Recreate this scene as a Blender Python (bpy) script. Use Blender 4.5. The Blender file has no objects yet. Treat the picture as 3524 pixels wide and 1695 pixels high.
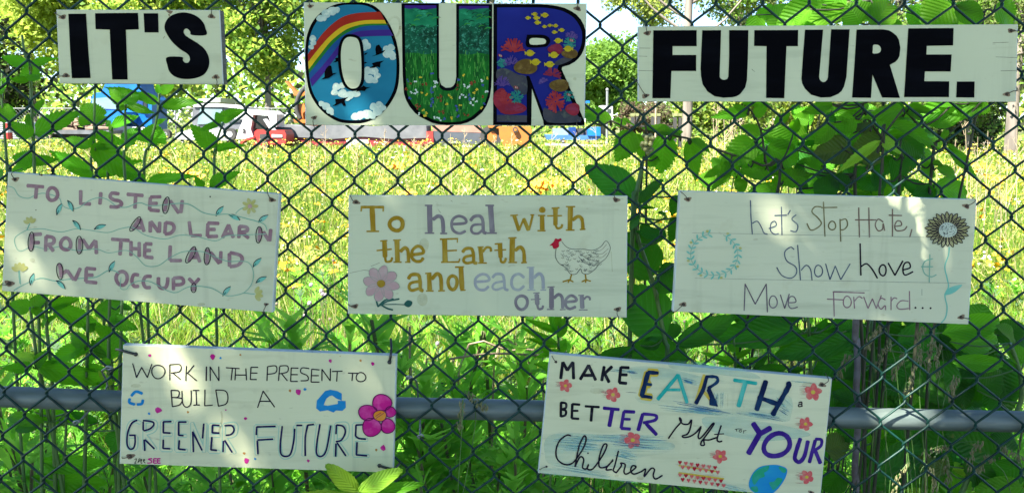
import bpy, math, random
import numpy as np
from mathutils import Vector, Matrix
from mathutils.geometry import tessellate_polygon

random.seed(7); RNG = np.random.default_rng(7)
scene = bpy.context.scene
C = scene.collection

# ---------------------------------------------------------------- camera
W, H = 3524.0, 1695.0            # the photograph's own pixel grid, used for measuring
F, CX, CY = 2932.0, 1762.0, 705.0
D, CAMZ, PITCH = 1.75, 1.60, math.radians(5.6)
cam_data = bpy.data.cameras.new('camera')
cam = bpy.data.objects.new('camera', cam_data); C.objects.link(cam)
cam.location = (0, -D, CAMZ)
cam.rotation_euler = (math.pi/2 - PITCH, 0, 0)
cam_data.sensor_width = 36.0
cam_data.lens = 36.0*F/W
cam_data.shift_y = -(H/2 - CY)/W
cam_data.clip_start = 0.05; cam_data.clip_end = 6000
scene.camera = cam

# ---------------------------------------------------------------- light
SUN_DIR = Vector((0.50, 0.58, -1.0)).normalized()      # the way the light travels
world = bpy.data.worlds.new('World'); scene.world = world; world.use_nodes = True
wn = world.node_tree; wn.nodes.clear()
sky = wn.nodes.new('ShaderNodeTexSky'); sky.sky_type = 'NISHITA'; sky.sun_disc = False
sky.sun_elevation = math.asin(-SUN_DIR.z)
sky.sun_rotation = math.atan2(-SUN_DIR.x, -SUN_DIR.y)
sky.air_density = 0.6; sky.dust_density = 0.0; sky.ozone_density = 2.0
bg = wn.nodes.new('ShaderNodeBackground'); bg.inputs['Strength'].default_value = 0.066
wo = wn.nodes.new('ShaderNodeOutputWorld')
wn.links.new(sky.outputs[0], bg.inputs[0]); wn.links.new(bg.outputs[0], wo.inputs[0])
sd = bpy.data.lights.new('sun', 'SUN'); sun = bpy.data.objects.new('sun', sd); C.objects.link(sun)
sd.energy = 5.0; sd.angle = math.radians(0.53); sd.color = (1.0, 0.95, 0.84)
sun.rotation_euler = SUN_DIR.to_track_quat('-Z', 'Y').to_euler(); sun.location = (-8, -10, 20)
scene.view_settings.view_transform = 'Standard'; scene.view_settings.look = 'None'
scene.view_settings.gamma = 1.0; scene.view_settings.use_curve_mapping = False
scene.view_settings.exposure = 2.70
scene.render.engine = 'CYCLES'
cy = scene.cycles
cy.max_bounces = 6; cy.diffuse_bounces = 3; cy.glossy_bounces = 2; cy.transmission_bounces = 4
cy.transparent_max_bounces = 8; cy.caustics_reflective = False; cy.caustics_refractive = False
cy.use_denoising = True; cy.use_adaptive_sampling = False
try:
    cy.denoiser = 'OPENIMAGEDENOISE'; cy.denoising_input_passes = 'RGB_ALBEDO_NORMAL'
except Exception: pass

# ---------------------------------------------------------------- measuring helpers
CAM = np.array([0, -D, CAMZ])
FW = np.array([0, math.cos(PITCH), -math.sin(PITCH)]); UP = np.array([0, math.sin(PITCH), math.cos(PITCH)])
def P(px, py, y):
    """the world point that a pixel of the photograph shows at distance y behind the fence plane"""
    d = FW*F + np.array([1.0, 0, 0])*(px-CX) + UP*(CY-py)
    return CAM + d*((y + D)/d[1])
def pix(p):
    v = np.asarray(p, float) - CAM
    z = v@FW
    return CX + F*v[0]/z, CY - F*(v@UP)/z
CROPS = {'1': (0, 0, 2.0644), '2': (1000, 0, 2.3418), '3': (2100, 0, 1.809), '4': (0, 560, 2.294),
         '5': (1150, 620, 2.4533), '6': (2250, 620, 2.022), '7': (380, 1150, 2.2731), '8': (1820, 1180, 2.3852),
         'A': (0, 240, 2.3418), 'B': (0, 0, 1.77), 'C': (2000, 340, 3.22), 'D': (2724, 340, 3.22),
         'E': (0, 950, 3.0978), 'F': (0, 1300, 3.138), 'G': (1350, 1060, 1.9517), 'H': (2800, 1050, 1.9213),
         'I': (2150, 1050, 3.22), 'J': (2000, 560, 1.769), 'K': (2100, 0, 1.809), 'M': (950, 400, 2.1467),
         'O': (0, 0, 1/1.368), 'S': (0, 0, 1.0)}
def S(crop, x, y):
    ox, oy, s = CROPS[crop]
    return ox + x/s, oy + y/s

# ---------------------------------------------------------------- node materials
def new_mat(name):
    m = bpy.data.materials.new(name); m.use_nodes = True
    nt = m.node_tree; b = nt.nodes.get('Principled BSDF')
    return m, nt, b
def N(nt, kind, **kw):
    n = nt.nodes.new(kind)
    for k, v in kw.items():
        if k in n.inputs: n.inputs[k].default_value = v
        else: setattr(n, k, v)
    return n
def rgba(c): return (c[0], c[1], c[2], 1.0)
def ramp_mix(nt, fac, c0, c1):
    mx = nt.nodes.new('ShaderNodeMix'); mx.data_type = 'RGBA'
    nt.links.new(fac, mx.inputs[0])
    for sock, c in ((mx.inputs[6], c0), (mx.inputs[7], c1)):
        if isinstance(c, tuple): sock.default_value = rgba(c)
        else: nt.links.new(c, sock)
    return mx.outputs[2]
def rng_map(nt, v, a, b, c=0.0, d=1.0):
    m = nt.nodes.new('ShaderNodeMapRange'); m.clamp = True
    nt.links.new(v, m.inputs[0])
    for i, q in enumerate((a, b, c, d)): m.inputs[i+1].default_value = q
    return m.outputs[0]
def noise(nt, vec, scale, detail=4, rough=0.55, stretch=(1, 1, 1)):
    n = nt.nodes.new('ShaderNodeTexNoise'); n.inputs['Scale'].default_value = scale
    n.inputs['Detail'].default_value = detail; n.inputs['Roughness'].default_value = rough
    if vec is not None:
        mp = nt.nodes.new('ShaderNodeMapping'); mp.inputs['Scale'].default_value = stretch
        nt.links.new(vec, mp.inputs[0]); nt.links.new(mp.outputs[0], n.inputs['Vector'])
    return n.outputs[0]
def geo_pos(nt): return nt.nodes.new('ShaderNodeNewGeometry').outputs['Position']
def bump(nt, b, h, strength=0.3, dist=0.002):
    n = nt.nodes.new('ShaderNodeBump'); n.inputs['Strength'].default_value = strength
    n.inputs['Distance'].default_value = dist
    nt.links.new(h, n.inputs['Height']); nt.links.new(n.outputs[0], b.inputs['Normal'])

MATS = {}
def simple(name, c0, c1=None, scale=6.0, rough=0.5, metal=0.0, bumpy=0.0, stretch=(1, 1, 1), spec=0.5, edge=(0.35, 0.65)):
    """a colour that drifts to a second one in worn patches"""
    if name in MATS: return MATS[name]
    m, nt, b = new_mat(name)
    c1 = c1 or tuple(x*0.8 for x in c0)
    v = noise(nt, geo_pos(nt), scale, stretch=stretch)
    f = rng_map(nt, v, *edge)
    nt.links.new(ramp_mix(nt, f, c0, c1), b.inputs['Base Color'])
    b.inputs['Roughness'].default_value = rough; b.inputs['Metallic'].default_value = metal
    b.inputs['Specular IOR Level'].default_value = spec
    if bumpy: bump(nt, b, v, bumpy, 0.003)
    MATS[name] = m
    return m

def leaf_mat(name, c0, c1, trans, scale=3.0, tfac=0.45, veins=False, rough=0.45, spec=0.35, pertone=True):
    if name in MATS: return MATS[name]
    m, nt, b = new_mat(name)
    oi = nt.nodes.new('ShaderNodeObjectInfo')
    v = noise(nt, geo_pos(nt), scale, 3)
    f = rng_map(nt, v, 0.3, 0.7)
    col = ramp_mix(nt, f, c0, c1)
    if veins:
        uv = nt.nodes.new('ShaderNodeUVMap'); sp = nt.nodes.new('ShaderNodeSeparateXYZ')
        nt.links.new(uv.outputs[0], sp.inputs[0])
        a = N(nt, 'ShaderNodeMath', operation='SUBTRACT'); a.inputs[1].default_value = 0.5
        nt.links.new(sp.outputs[1], a.inputs[0])
        ab = N(nt, 'ShaderNodeMath', operation='ABSOLUTE'); nt.links.new(a.outputs[0], ab.inputs[0])
        k = N(nt, 'ShaderNodeMath', operation='MULTIPLY_ADD'); k.inputs[1].default_value = -0.75
        nt.links.new(ab.outputs[0], k.inputs[0]); nt.links.new(sp.outputs[0], k.inputs[2])
        k9 = N(nt, 'ShaderNodeMath', operation='MULTIPLY'); k9.inputs[1].default_value = 9.0; nt.links.new(k.outputs[0], k9.inputs[0])
        pp = N(nt, 'ShaderNodeMath', operation='PINGPONG'); pp.inputs[1].default_value = 0.5; nt.links.new(k9.outputs[0], pp.inputs[0])
        side = rng_map(nt, pp.outputs[0], 0.0, 0.13, 1.0, 0.0)
        mid = rng_map(nt, ab.outputs[0], 0.0, 0.022, 1.0, 0.0)
        mxv = N(nt, 'ShaderNodeMath', operation='MAXIMUM'); nt.links.new(side, mxv.inputs[0]); nt.links.new(mid, mxv.inputs[1])
        vf = N(nt, 'ShaderNodeMath', operation='MULTIPLY'); vf.inputs[1].default_value = 0.38; nt.links.new(mxv.outputs[0], vf.inputs[0])
        col = ramp_mix(nt, vf.outputs[0], col, tuple(min(1, x*2.2+0.02) for x in c1))
        sp_ = noise(nt, geo_pos(nt), 42, 3, 0.6); col = ramp_mix(nt, rng_map(nt, sp_, 0.66, 0.74, 0, 0.7), col, (0.16, 0.13, 0.03))
        bn = nt.nodes.new('ShaderNodeBump'); bn.inputs['Strength'].default_value = 0.8; bn.inputs['Distance'].default_value = 0.004
        inv = N(nt, 'ShaderNodeMath', operation='SUBTRACT'); inv.inputs[0].default_value = 1.0; nt.links.new(pp.outputs[0], inv.inputs[1])
        nt.links.new(pp.outputs[0], bn.inputs['Height']); nt.links.new(bn.outputs[0], b.inputs['Normal'])
    if pertone:
        hsv = nt.nodes.new('ShaderNodeHueSaturation')
        nt.links.new(rng_map(nt, oi.outputs['Random'], 0, 1, 0.62, 1.5), hsv.inputs['Value'])
        nt.links.new(rng_map(nt, oi.outputs['Random'], 0, 1, 0.485, 0.51), hsv.inputs['Hue'])
        nt.links.new(col, hsv.inputs['Color']); col = hsv.outputs[0]
    nt.links.new(col, b.inputs['Base Color'])
    b.inputs['Roughness'].default_value = rough; b.inputs['Specular IOR Level'].default_value = spec
    tr = nt.nodes.new('ShaderNodeBsdfTranslucent'); tr.inputs[0].default_value = rgba(trans)
    ms = nt.nodes.new('ShaderNodeMixShader'); ms.inputs[0].default_value = tfac
    out = nt.nodes.get('Material Output')
    nt.links.new(b.outputs[0], ms.inputs[1]); nt.links.new(tr.outputs[0], ms.inputs[2]); nt.links.new(ms.outputs[0], out.inputs[0])
    MATS[name] = m
    return m

def smear_mat(name, c, scale=60, stretch=(0.12, 1, 1), lo=0.42, hi=0.72, top=0.75):
    """dry brush marks: paint on the board's grain with bare board between"""
    if name in MATS: return MATS[name]
    m, nt, b = new_mat(name)
    v = noise(nt, geo_pos(nt), scale, 5, 0.6, stretch)
    f = rng_map(nt, v, lo, hi, 0.0, top)
    b.inputs['Base Color'].default_value = rgba(c); b.inputs['Roughness'].default_value = 0.6
    nt.links.new(f, b.inputs['Alpha'])
    MATS[name] = m
    return m

# ---------------------------------------------------------------- mesh helpers
class MB:
    def __init__(self): self.v = []; self.f = []; self.m = []; self.uv = []; self.mats = []; self.smooth = False
    def mi(self, mat):
        if mat not in self.mats: self.mats.append(mat)
        return self.mats.index(mat)
    def add(self, vs, fs, mat):
        o = len(self.v); k = self.mi(mat)
        self.v += [tuple(map(float, p)) for p in vs]
        for f in fs: self.f.append(tuple(i+o for i in f)); self.m.append(k)
    def box(self, a, b, mat):
        (x0, y0, z0), (x1, y1, z1) = a, b
        vs = [(x0, y0, z0), (x1, y0, z0), (x1, y1, z0), (x0, y1, z0), (x0, y0, z1), (x1, y0, z1), (x1, y1, z1), (x0, y1, z1)]
        self.add(vs, [(0, 3, 2, 1), (4, 5, 6, 7), (0, 1, 5, 4), (1, 2, 6, 5), (2, 3, 7, 6), (3, 0, 4, 7)], mat)
    def prism(self, pts, off, mat, inset=0.0):
        """front outline pts pushed along off"""
        n = len(pts); pts = [np.array(p, float) for p in pts]; off = np.array(off, float)
        tri = tessellate_polygon([[Vector(p) for p in pts]])
        vs = pts + [p+off for p in pts]
        fs = [tuple(t) for t in tri] + [tuple(i+n for i in reversed(t)) for t in tri]
        fs += [(i, (i+1) % n, (i+1) % n + n, i+n) for i in range(n)]
        self.add(vs, fs, mat)
    def tube(self, pts, r, mat, sides=6, cap=True):
        pts = [np.array(p, float) for p in pts]; n = len(pts)
        rs = r if hasattr(r, '__len__') else [r]*n
        vs = []; ref = np.array([0.13, 0.97, 0.21])
        for i, p in enumerate(pts):
            t = pts[min(i+1, n-1)] - pts[max(i-1, 0)]
            t = t/(np.linalg.norm(t)+1e-12)
            a = np.cross(t, ref); la = np.linalg.norm(a)
            if la < 1e-3: a = np.cross(t, [1, 0, 0]); la = np.linalg.norm(a)
            a /= la; b2 = np.cross(t, a)
            for k in range(sides):
                g = 2*math.pi*k/sides
                vs.append(p + rs[i]*(math.cos(g)*a + math.sin(g)*b2))
        fs = []
        for i in range(n-1):
            for k in range(sides):
                k2 = (k+1) % sides
                fs.append((i*sides+k, i*sides+k2, (i+1)*sides+k2, (i+1)*sides+k))
        if cap: fs.append(tuple(range(sides-1, -1, -1))); fs.append(tuple((n-1)*sides+k for k in range(sides)))
        self.add(vs, fs, mat)
    def ball(self, c, r, mat, seg=8, rings=5, sc=(1, 1, 1)):
        vs = [(c[0], c[1], c[2]+r*sc[2])]
        for i in range(1, rings):
            th = math.pi*i/rings
            for k in range(seg):
                g = 2*math.pi*k/seg
                vs.append((c[0]+r*sc[0]*math.sin(th)*math.cos(g), c[1]+r*sc[1]*math.sin(th)*math.sin(g), c[2]+r*sc[2]*math.cos(th)))
        vs.append((c[0], c[1], c[2]-r*sc[2])); L = len(vs)-1; fs = []
        for k in range(seg): fs.append((0, 1+k, 1+(k+1) % seg))
        for i in range(rings-2):
            for k in range(seg):
                a = 1+i*seg+k; b = 1+i*seg+(k+1) % seg
                fs.append((a, a+seg, b+seg, b))
        o = 1+(rings-2)*seg
        for k in range(seg): fs.append((L, o+(k+1) % seg, o+k))
        self.add(vs, fs, mat)
    def build(self, name, parent=None, smooth=False):
        org = np.array(world_loc(parent)) if parent else np.array([0, 0, 0.0])
        me = bpy.data.meshes.new(name)
        v = np.array(self.v, dtype=float) - org
        me.from_pydata(v.tolist(), [], self.f)
        for m in self.mats: me.materials.append(m)
        me.polygons.foreach_set('material_index', self.m)
        if smooth: me.polygons.foreach_set('use_smooth', [True]*len(self.f))
        me.update()
        o = bpy.data.objects.new(name, me); C.objects.link(o)
        if parent: o.parent = parent
        return o
def world_loc(o):
    l = Vector((0, 0, 0))
    while o is not None: l += o.location; o = o.parent
    return l
def tag(o, label=None, cat=None, group=None, kind=None):
    if label: o['label'] = label
    if cat: o['category'] = cat
    if group: o['group'] = group
    if kind: o['kind'] = kind
    return o
def thing(name, loc, label, cat, group=None):
    o = bpy.data.objects.new(name, None); o.empty_display_size = 0.1
    C.objects.link(o); o.location = tuple(float(x) for x in loc)
    return tag(o, label, cat, group)
def top_mb(mb, name, label, cat, group=None, kind=None, smooth=False):
    o = mb.build(name, None, smooth); return tag(o, label, cat, group, kind)
def fast_mesh(name, verts, loops, nper, mats, midx=None, uv=None, smooth=False, parent=None):
    """verts (n,3); loops (m,nper) all faces the same size"""
    me = bpy.data.meshes.new(name)
    org = np.array(world_loc(parent)) if parent else np.zeros(3)
    verts = np.asarray(verts, np.float32) - org.astype(np.float32); loops = np.asarray(loops, np.int32)
    me.vertices.add(len(verts)); me.vertices.foreach_set('co', verts.ravel())
    me.loops.add(loops.size); me.loops.foreach_set('vertex_index', loops.ravel())
    me.polygons.add(len(loops)); me.polygons.foreach_set('loop_start', np.arange(len(loops), dtype=np.int32)*nper)
    me.polygons.foreach_set('loop_total', np.full(len(loops), nper, dtype=np.int32))
    for m in mats: me.materials.append(m)
    if midx is not None: me.polygons.foreach_set('material_index', np.asarray(midx, np.int32))
    me.update(calc_edges=True)
    o = bpy.data.objects.new(name, me); C.objects.link(o)
    if parent: o.parent = parent
    return o
def smooth_pts(pts, sub=5, closed=False):
    pts = [np.array(p, float) for p in pts]; n = len(pts)
    if n < 3: return pts
    out = []
    rngi = range(n) if closed else range(n-1)
    for i in rngi:
        if closed: p0, p1, p2, p3 = pts[i-1], pts[i], pts[(i+1) % n], pts[(i+2) % n]
        else: p0, p1, p2, p3 = pts[max(i-1, 0)], pts[i], pts[i+1], pts[min(i+2, n-1)]
        for k in range(sub):
            t = k/sub
            out.append(0.5*((2*p1)+(-p0+p2)*t+(2*p0-5*p1+4*p2-p3)*t*t+(-p0+3*p1-3*p2+p3)*t**3))
    if not closed: out.append(pts[-1])
    return out

ORD = ['first', 'second', 'third', 'fourth', 'fifth', 'sixth', 'seventh', 'eighth', 'ninth', 'tenth', 'eleventh', 'twelfth', 'thirteenth', 'fourteenth', 'fifteenth', 'sixteenth', 'seventeenth', 'eighteenth', 'nineteenth', 'twentieth', 'twenty first', 'twenty second', 'twenty third', 'twenty fourth']
def ordinals(pxs, zone, noun):
    """a label for each of a run of look-alikes: its place counted from the left in its own stretch of the picture"""
    zs = [zone(*q) for q in pxs]; out = []
    for q, z in zip(pxs, zs):
        mates = sorted(p for p, zz in zip(pxs, zs) if zz == z); i = mates.index(q)
        out.append(('%s %s' % (noun, z)) if len(mates) == 1 else '%s from the left of the %s %s' % (ORD[i], noun, z))
    return out
# ================================================================ GROUND
def ground_mat():
    m, nt, b = new_mat('meadow_soil')
    p = geo_pos(nt)
    a = noise(nt, p, 0.35, 5); c = noise(nt, p, 9.0, 5)
    col = ramp_mix(nt, rng_map(nt, a, 0.35, 0.65), (0.085, 0.12, 0.03), (0.14, 0.15, 0.045))
    col = ramp_mix(nt, rng_map(nt, c, 0.45, 0.75), col, (0.07, 0.055, 0.03))
    nt.links.new(col, b.inputs['Base Color']); b.inputs['Roughness'].default_value = 0.95
    bump(nt, b, c, 0.6, 0.05)
    return m
g = MB(); gm = ground_mat()
xs = [-1500, -300, -80, -30, -12, -6, -3, 0, 3, 6, 12, 30, 80, 300, 1500]
ys = [-400, -60, -20, -8, -3, 0, 2, 5, 10, 20, 35, 55, 90, 200, 600, 2500]
gv = [(x, y, 0.04*math.sin(x*0.7+y*0.3) if abs(x) < 40 and 2 < y < 60 else 0.0) for y in ys for x in xs]
nx = len(xs)
g.add(gv, [(j*nx+i, j*nx+i+1, (j+1)*nx+i+1, (j+1)*nx+i) for j in range(len(ys)-1) for i in range(nx-1)], gm)
bounce_path = simple('pale_bounce_gravel', (0.34, 0.31, 0.26), (0.24, 0.22, 0.18), 12, 0.95, bumpy=0.4)
pm = MB(); pm.add([(-40, -9, 0.05), (40, -9, 0.05), (40, -0.9, 0.05), (-40, -0.9, 0.05)], [(0, 1, 2, 3)], bounce_path)  # added out of view: pale gravel that bounces light up onto the boards
top_mb(pm, 'bounce_path', 'unseen pale gravel strip added before the fence to bounce light', None, kind='structure')
top_mb(g, 'ground', 'rough meadow ground behind and before the fence', None, kind='structure')

# ================================================================ CHAIN LINK FENCE
knots = """
-1 1 18 119;-1 3 23 276;-1 5 29 431;-1 7 33 581;0 0 92 39;0 2 97 199;0 4 103 361;0 6 106 514;1 1 170 121;1 3 178 281;1 5 182 438;1 7 182 588;
2 4 259 366;2 6 257 516;3 3 332 293;3 5 332 446;3 7 331 591;4 4 407 371;4 6 407 528;5 3 476 295;5 5 479 450;6 4 551 373;6 6 556 528;
7 3 624 298;7 5 626 448;8 4 696 378;8 6 704 533;9 3 770 300;9 5 774 458;10 0 841 63;10 2 844 225;10 4 845 383;10 6 848 538;
13 5 1073 465;15 5 1222 463;17 5 1372 463;19 5 1522 468;21 5 1672 470;23 5 1824 474;25 5 1978 478;26 0 2065 85;26 2 2062 248;26 4 2058 406;
27 -1 2147 7;29 -1 2306 7;31 -1 2463 7;33 -1 2625 7;35 -1 2784 6;37 -1 2946 7;39 -1 3112 7;41 -1 3282 10;43 -1 3449 14;27 1 2140 166;27 3 2138 323;
28 4 2213 404;30 4 2369 406;32 4 2527 409;34 4 2688 409;36 4 2845 409;38 4 3008 411;40 4 3174 413;42 4 3340 413;44 4 3510 420;
27 5 2133 490;29 5 2288 489;31 5 2445 489;33 5 2603 492;35 5 2762 489;37 5 2922 492;41 5 3249 498;43 5 3418 498;
26 6 2053 562;28 6 2207 568;30 6 2363 568;32 6 2521 570;34 6 2680 570;36 6 2838 570;38 6 2999 573;40 6 3162 571;42 6 3329 578;44 6 3497 581;
27 7 2126 641;29 7 2282 645;31 7 2438 646;33 7 2596 647;35 7 2753 648;37 7 2913 647;39 7 3075 647;41 7 3238 657;43 7 3406 661;
11 7 921 614;13 7 1070 619;15 7 1220 622;12 8 994 696;14 8 1143 697;13 9 1066 775;12 10 994 848;14 10 1137 852;13 11 1060 926;12 12 983 1000;14 12 1126 1003;
13 13 1052 1075;15 13 1195 1083;12 14 978 1151;14 14 1124 1156;16 14 1268 1159;28 8 2202 721;29 9 2275 800;28 10 2194 876;29 11 2264 956;28 12 2181 1032;
29 13 2256 1111;31 13 2410 1111;26 14 2025 1188;28 14 2180 1188;30 14 2332 1190;27 13 2105 1106;19 13 1494 1093;21 13 1645 1093;23 13 1797 1098;
18 14 1415 1168;20 14 1567 1169;22 14 1717 1174;24 14 1873 1180;19 15 1491 1242;21 15 1640 1244;23 15 1792 1256;18 16 1415 1316;20 16 1564 1322;22 16 1714 1329;24 16 1865 1329;
19 17 1486 1393;21 17 1634 1398;23 17 1785 1406;18 18 1409 1470;20 18 1558 1474;22 18 1707 1483;19 19 1480 1543;21 19 1628 1553;23 19 1779 1561;18 20 1401 1618;20 20 1551 1624;22 20 1701 1630;24 20 1852 1636;
9 13 774 1070;7 13 620 1068;5 13 470 1061;3 13 319 1055;1 13 171 1051;-1 13 22 1042;0 14 96 1123;2 14 242 1126;4 14 393 1136;-1 15 21 1199;1 15 166 1200;3 15 315 1211;
0 16 92 1274;2 16 237 1278;4 16 382 1287;-1 17 11 1353;1 17 159 1357;3 17 308 1362;0 18 81 1429;2 18 234 1424;4 18 377 1440;-1 19 5 1504;1 19 156 1502;3 19 306 1507;
0 20 81 1576;2 20 230 1580;4 20 378 1584;1 21 153 1654;3 21 302 1657;37 13 2877 1128;39 13 3038 1128;41 13 3202 1144;43 13 3366 1141;44 12 3454 1058;
38 14 2957 1206;40 14 3119 1211;42 14 3283 1222;44 14 3449 1224;37 15 2873 1282;39 15 3034 1289;41 15 3197 1300;43 15 3363 1305;38 16 2950 1365;40 16 3112 1370;42 16 3277 1373;44 16 3444 1383;
39 17 3029 1456;41 17 3194 1456;43 17 3358 1464;38 18 2946 1534;40 18 3109 1529;42 18 3275 1531;44 18 3440 1539;39 19 3024 1602;41 19 3186 1604;43 19 3352 1615"""
KN = np.array([[float(q) for q in t.split()] for t in knots.replace('\n', '').split(';') if t.strip()])
def basis(c, r):
    c = (np.asarray(c, float)-22)/22; r = (np.asarray(r, float)-9)/10
    return np.stack([np.ones_like(c), c, r, c*r, c*c, r*r, c*c*r, c*r*r], -1)
cx_, *_ = np.linalg.lstsq(basis(KN[:, 0], KN[:, 1]), KN[:, 2], rcond=None)
cy_, *_ = np.linalg.lstsq(basis(KN[:, 0], KN[:, 1]), KN[:, 3], rcond=None)
resx = KN[:, 2]-basis(KN[:, 0], KN[:, 1])@cx_; resy = KN[:, 3]-basis(KN[:, 0], KN[:, 1])@cy_
print('fence fit residual', resx.std(), resy.std())
def knot_px(c, r):
    cc = min(max(c, -8), 52)
    b = basis(cc, r); x = float(b@cx_) + (c-cc)*80; y = float(b@cy_)
    d2 = (KN[:, 0]-c)**2 + (KN[:, 1]-r)**2
    w = np.exp(-d2/3.0)
    s = w.sum()
    if s > 1e-4: x += float((w*resx).sum()/(s+0.15)); y += float((w*resy).sum()/(s+0.15))
    return x, y
m_wire = simple('green_vinyl_wire', (0.002, 0.016, 0.012), (0.006, 0.040, 0.030), 40, 0.42, bumpy=0.15, spec=0.22)
m_rail = simple('galvanised_steel', (0.14, 0.18, 0.165), (0.07, 0.095, 0.085), 30, 0.5, 0.1, 0.35, (0.15, 1, 1))
fence = thing('chain_link_fence', (0, 0, 0), 'dark green chain link fence carrying all the painted signs', 'fence')
WR = 0.0026
for k in range(-7, 52):
    pts = []
    rows = list(range(-5, 32)); prev = None
    tips = []
    for r in rows:
        left = (k + r) % 2 == 0
        x, y = knot_px(k if left else k+1, r)
        p = P(x, y, 0.0)
        if p[2] < 0.02: break
        p = p + np.array([(-0.0009 if left else 0.0009), 0, 0])
        tips.append((p, left))
    for i in range(len(tips)-1):
        (a, la), (b, lb) = tips[i], tips[i+1]
        d = b-a; sgn = 1 if la else -1
        q = lambda fx, fz, yy: a + np.array([d[0]*fx, yy, d[2]*fz])
        pts += [q(0, 0, 0), q(0.05, 0.13, 0.0029*sgn), q(0.33, 0.36, 0.0034*sgn), q(0.67, 0.64, 0.0034*sgn), q(0.95, 0.87, 0.0029*sgn)]
    pts.append(tips[-1][0])
    w = MB(); w.tube(smooth_pts(pts, 2), WR, m_wire, 6)
    w.build('wire', fence, True)
# horizontal rail and two posts outside the frame
rail_pts = [(0, 1363), (600, 1385), (1400, 1402), (1860, 1412), (2900, 1436), (3524, 1450)]
RY, RR = 0.032, 0.0225
rl = [P(x, y, RY) for x, y in rail_pts]
rl = [rl[0]+(rl[0]-rl[1])*1.6] + rl + [rl[-1]+(rl[-1]-rl[-2])*1.2]
rb = MB(); rb.tube(smooth_pts(rl, 3), RR, m_rail, 24); rb.build('rail', fence, True)
for sx in (-1.75, 1.72):
    pb = MB(); pb.tube([(sx, 0.075, -0.1), (sx, 0.075, 2.3)], 0.03, m_rail, 16); pb.build('post', fence, True)
m_tie = simple('grey_tie_wire', (0.30, 0.33, 0.34), (0.16, 0.18, 0.18), 80, 0.45, 0.6)
def tie(a, b, up=0.02):
    """aluminium tie looped over the rail between two mesh points"""
    A = P(a[0], a[1], -0.007); B = P(b[0], b[1], -0.007)
    t = MB(); mid = (A+B)/2
    pts = [A + [0.006, -0.002, 0.004], A + [-0.005, -0.003, 0.006], A+[-0.006, 0.002, -0.002], A+[0.003, 0.006, 0.0],
           mid + [0, RY-0.0+0.012, 0.040], mid + [0, RY+RR+0.010, 0.0], B*0.6+mid*0.4 + [0, RY+0.012, -0.004], B+[0.0, 0.004, -0.004], B+[-0.004, -0.003, 0.0], B+[0.004, -0.003, 0.004], B+[0.008, 0.001, -0.002]]
    t.tube(smooth_pts(pts, 3), 0.0022, m_tie, 6); t.build('tie_wire', fence, True)
tie((378, 1268), (262, 1450)); tie((1410, 1302), (1444, 1498))

# ================================================================ SHADE TREE BEHIND THE CAMERA
m_bark = simple('brown_bark', (0.10, 0.075, 0.055), (0.17, 0.14, 0.11), 14, 0.9, bumpy=0.8, stretch=(1, 1, 0.25))
m_shade_leaf = leaf_mat('shade_leaf', (0.05, 0.10, 0.02), (0.08, 0.13, 0.03), (0.34, 0.52, 0.12), 2.0, 0.5, pertone=False)
def quads(cent, ax, ay):
    n = len(cent)
    v = np.empty((n, 4, 3), np.float32)
    v[:, 0] = cent-ax-ay*0.2; v[:, 1] = cent+ay*-1.0+ax*0.1; v[:, 2] = cent+ax+ay*0.15; v[:, 3] = cent+ay
    return v.reshape(-1, 3), np.arange(n*4).reshape(-1, 4)
def rand_dirs(n):
    d = RNG.normal(size=(n, 3)); return d/np.linalg.norm(d, axis=1, keepdims=True)
def leaf_cloud(cent, size, flat=0.0):
    n = len(cent); a = rand_dirs(n); nrm = rand_dirs(n); nrm[:, 2] += flat
    nrm /= np.linalg.norm(nrm, axis=1, keepdims=True)
    a = np.cross(nrm, a); a /= np.linalg.norm(a, axis=1, keepdims=True)+1e-9
    b = np.cross(nrm, a)
    s = size*(0.6+0.8*RNG.random(n))[:, None]
    return quads(cent, a*s, b*s*0.62)
# where the sun still reaches the fence through gaps in the crown: (x, y, rx, ry, slant) in the photograph
GAPS = [(560, 1270, 80, 110, 0.0, 0.62), (800, 1480, 100, 135, 0.1, 0.72), (700, 1250, 60, 60, 0),
        (230, 960, 120, 60, 0.2, 0.5), (1640, 1020, 40, 90, 0.6),
        (2800, 930, 80, 200, 0.45, 0.7), (3060, 740, 130, 130, 0.35, 0.90), (3300, 900, 50, 190, 0.5, 0.75), (2560, 690, 60, 60, 0), (3150, 1020, 60, 80, 0.3),
        (3110, 1310, 150, 120, 0.3, 0.92), (3050, 1570, 140, 90, 0.3, 0.9), (3010, 1430, 110, 50, 0.3, 0.95), (2990, 1230, 60, 60, 0),
        (3035, 500, 115, 55, 0, 1.0), (90, 1230, 60, 35, 0)]
gap_w = []
for (gx, gy, rx, ry, sl, *st_) in GAPS:
    c0 = P(gx, gy, -0.02); sc = D/F
    gap_w.append((c0[0], c0[2], rx*sc, ry*sc, sl, st_[0] if st_ else 0.60))
def in_gap(pts, grow):
    t = (-0.02-pts[:, 1])/SUN_DIR.y
    X = pts[:, 0]+t*SUN_DIR.x; Z = pts[:, 2]+t*SUN_DIR.z
    m = np.zeros(len(pts))
    for (x, z, rx, rz, sl, st_) in gap_w:
        dz = Z-z; dx = X-x + dz*sl
        m = np.maximum(m, st_*((dx/(rx+grow))**2 + (dz/(rz+grow))**2 < 1))
    return m
n = 52000
tgt = np.stack([RNG.uniform(-3.2, 4.2, n), RNG.uniform(-4.2, 3.0, n)], 1)
edge = 2.1 + 0.5*np.sin(tgt[:, 0]*1.7) + 0.35*np.sin(tgt[:, 0]*4.1+1)
edge = edge + np.where(tgt[:, 0] > 1.0, 0.3, 0)
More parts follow.
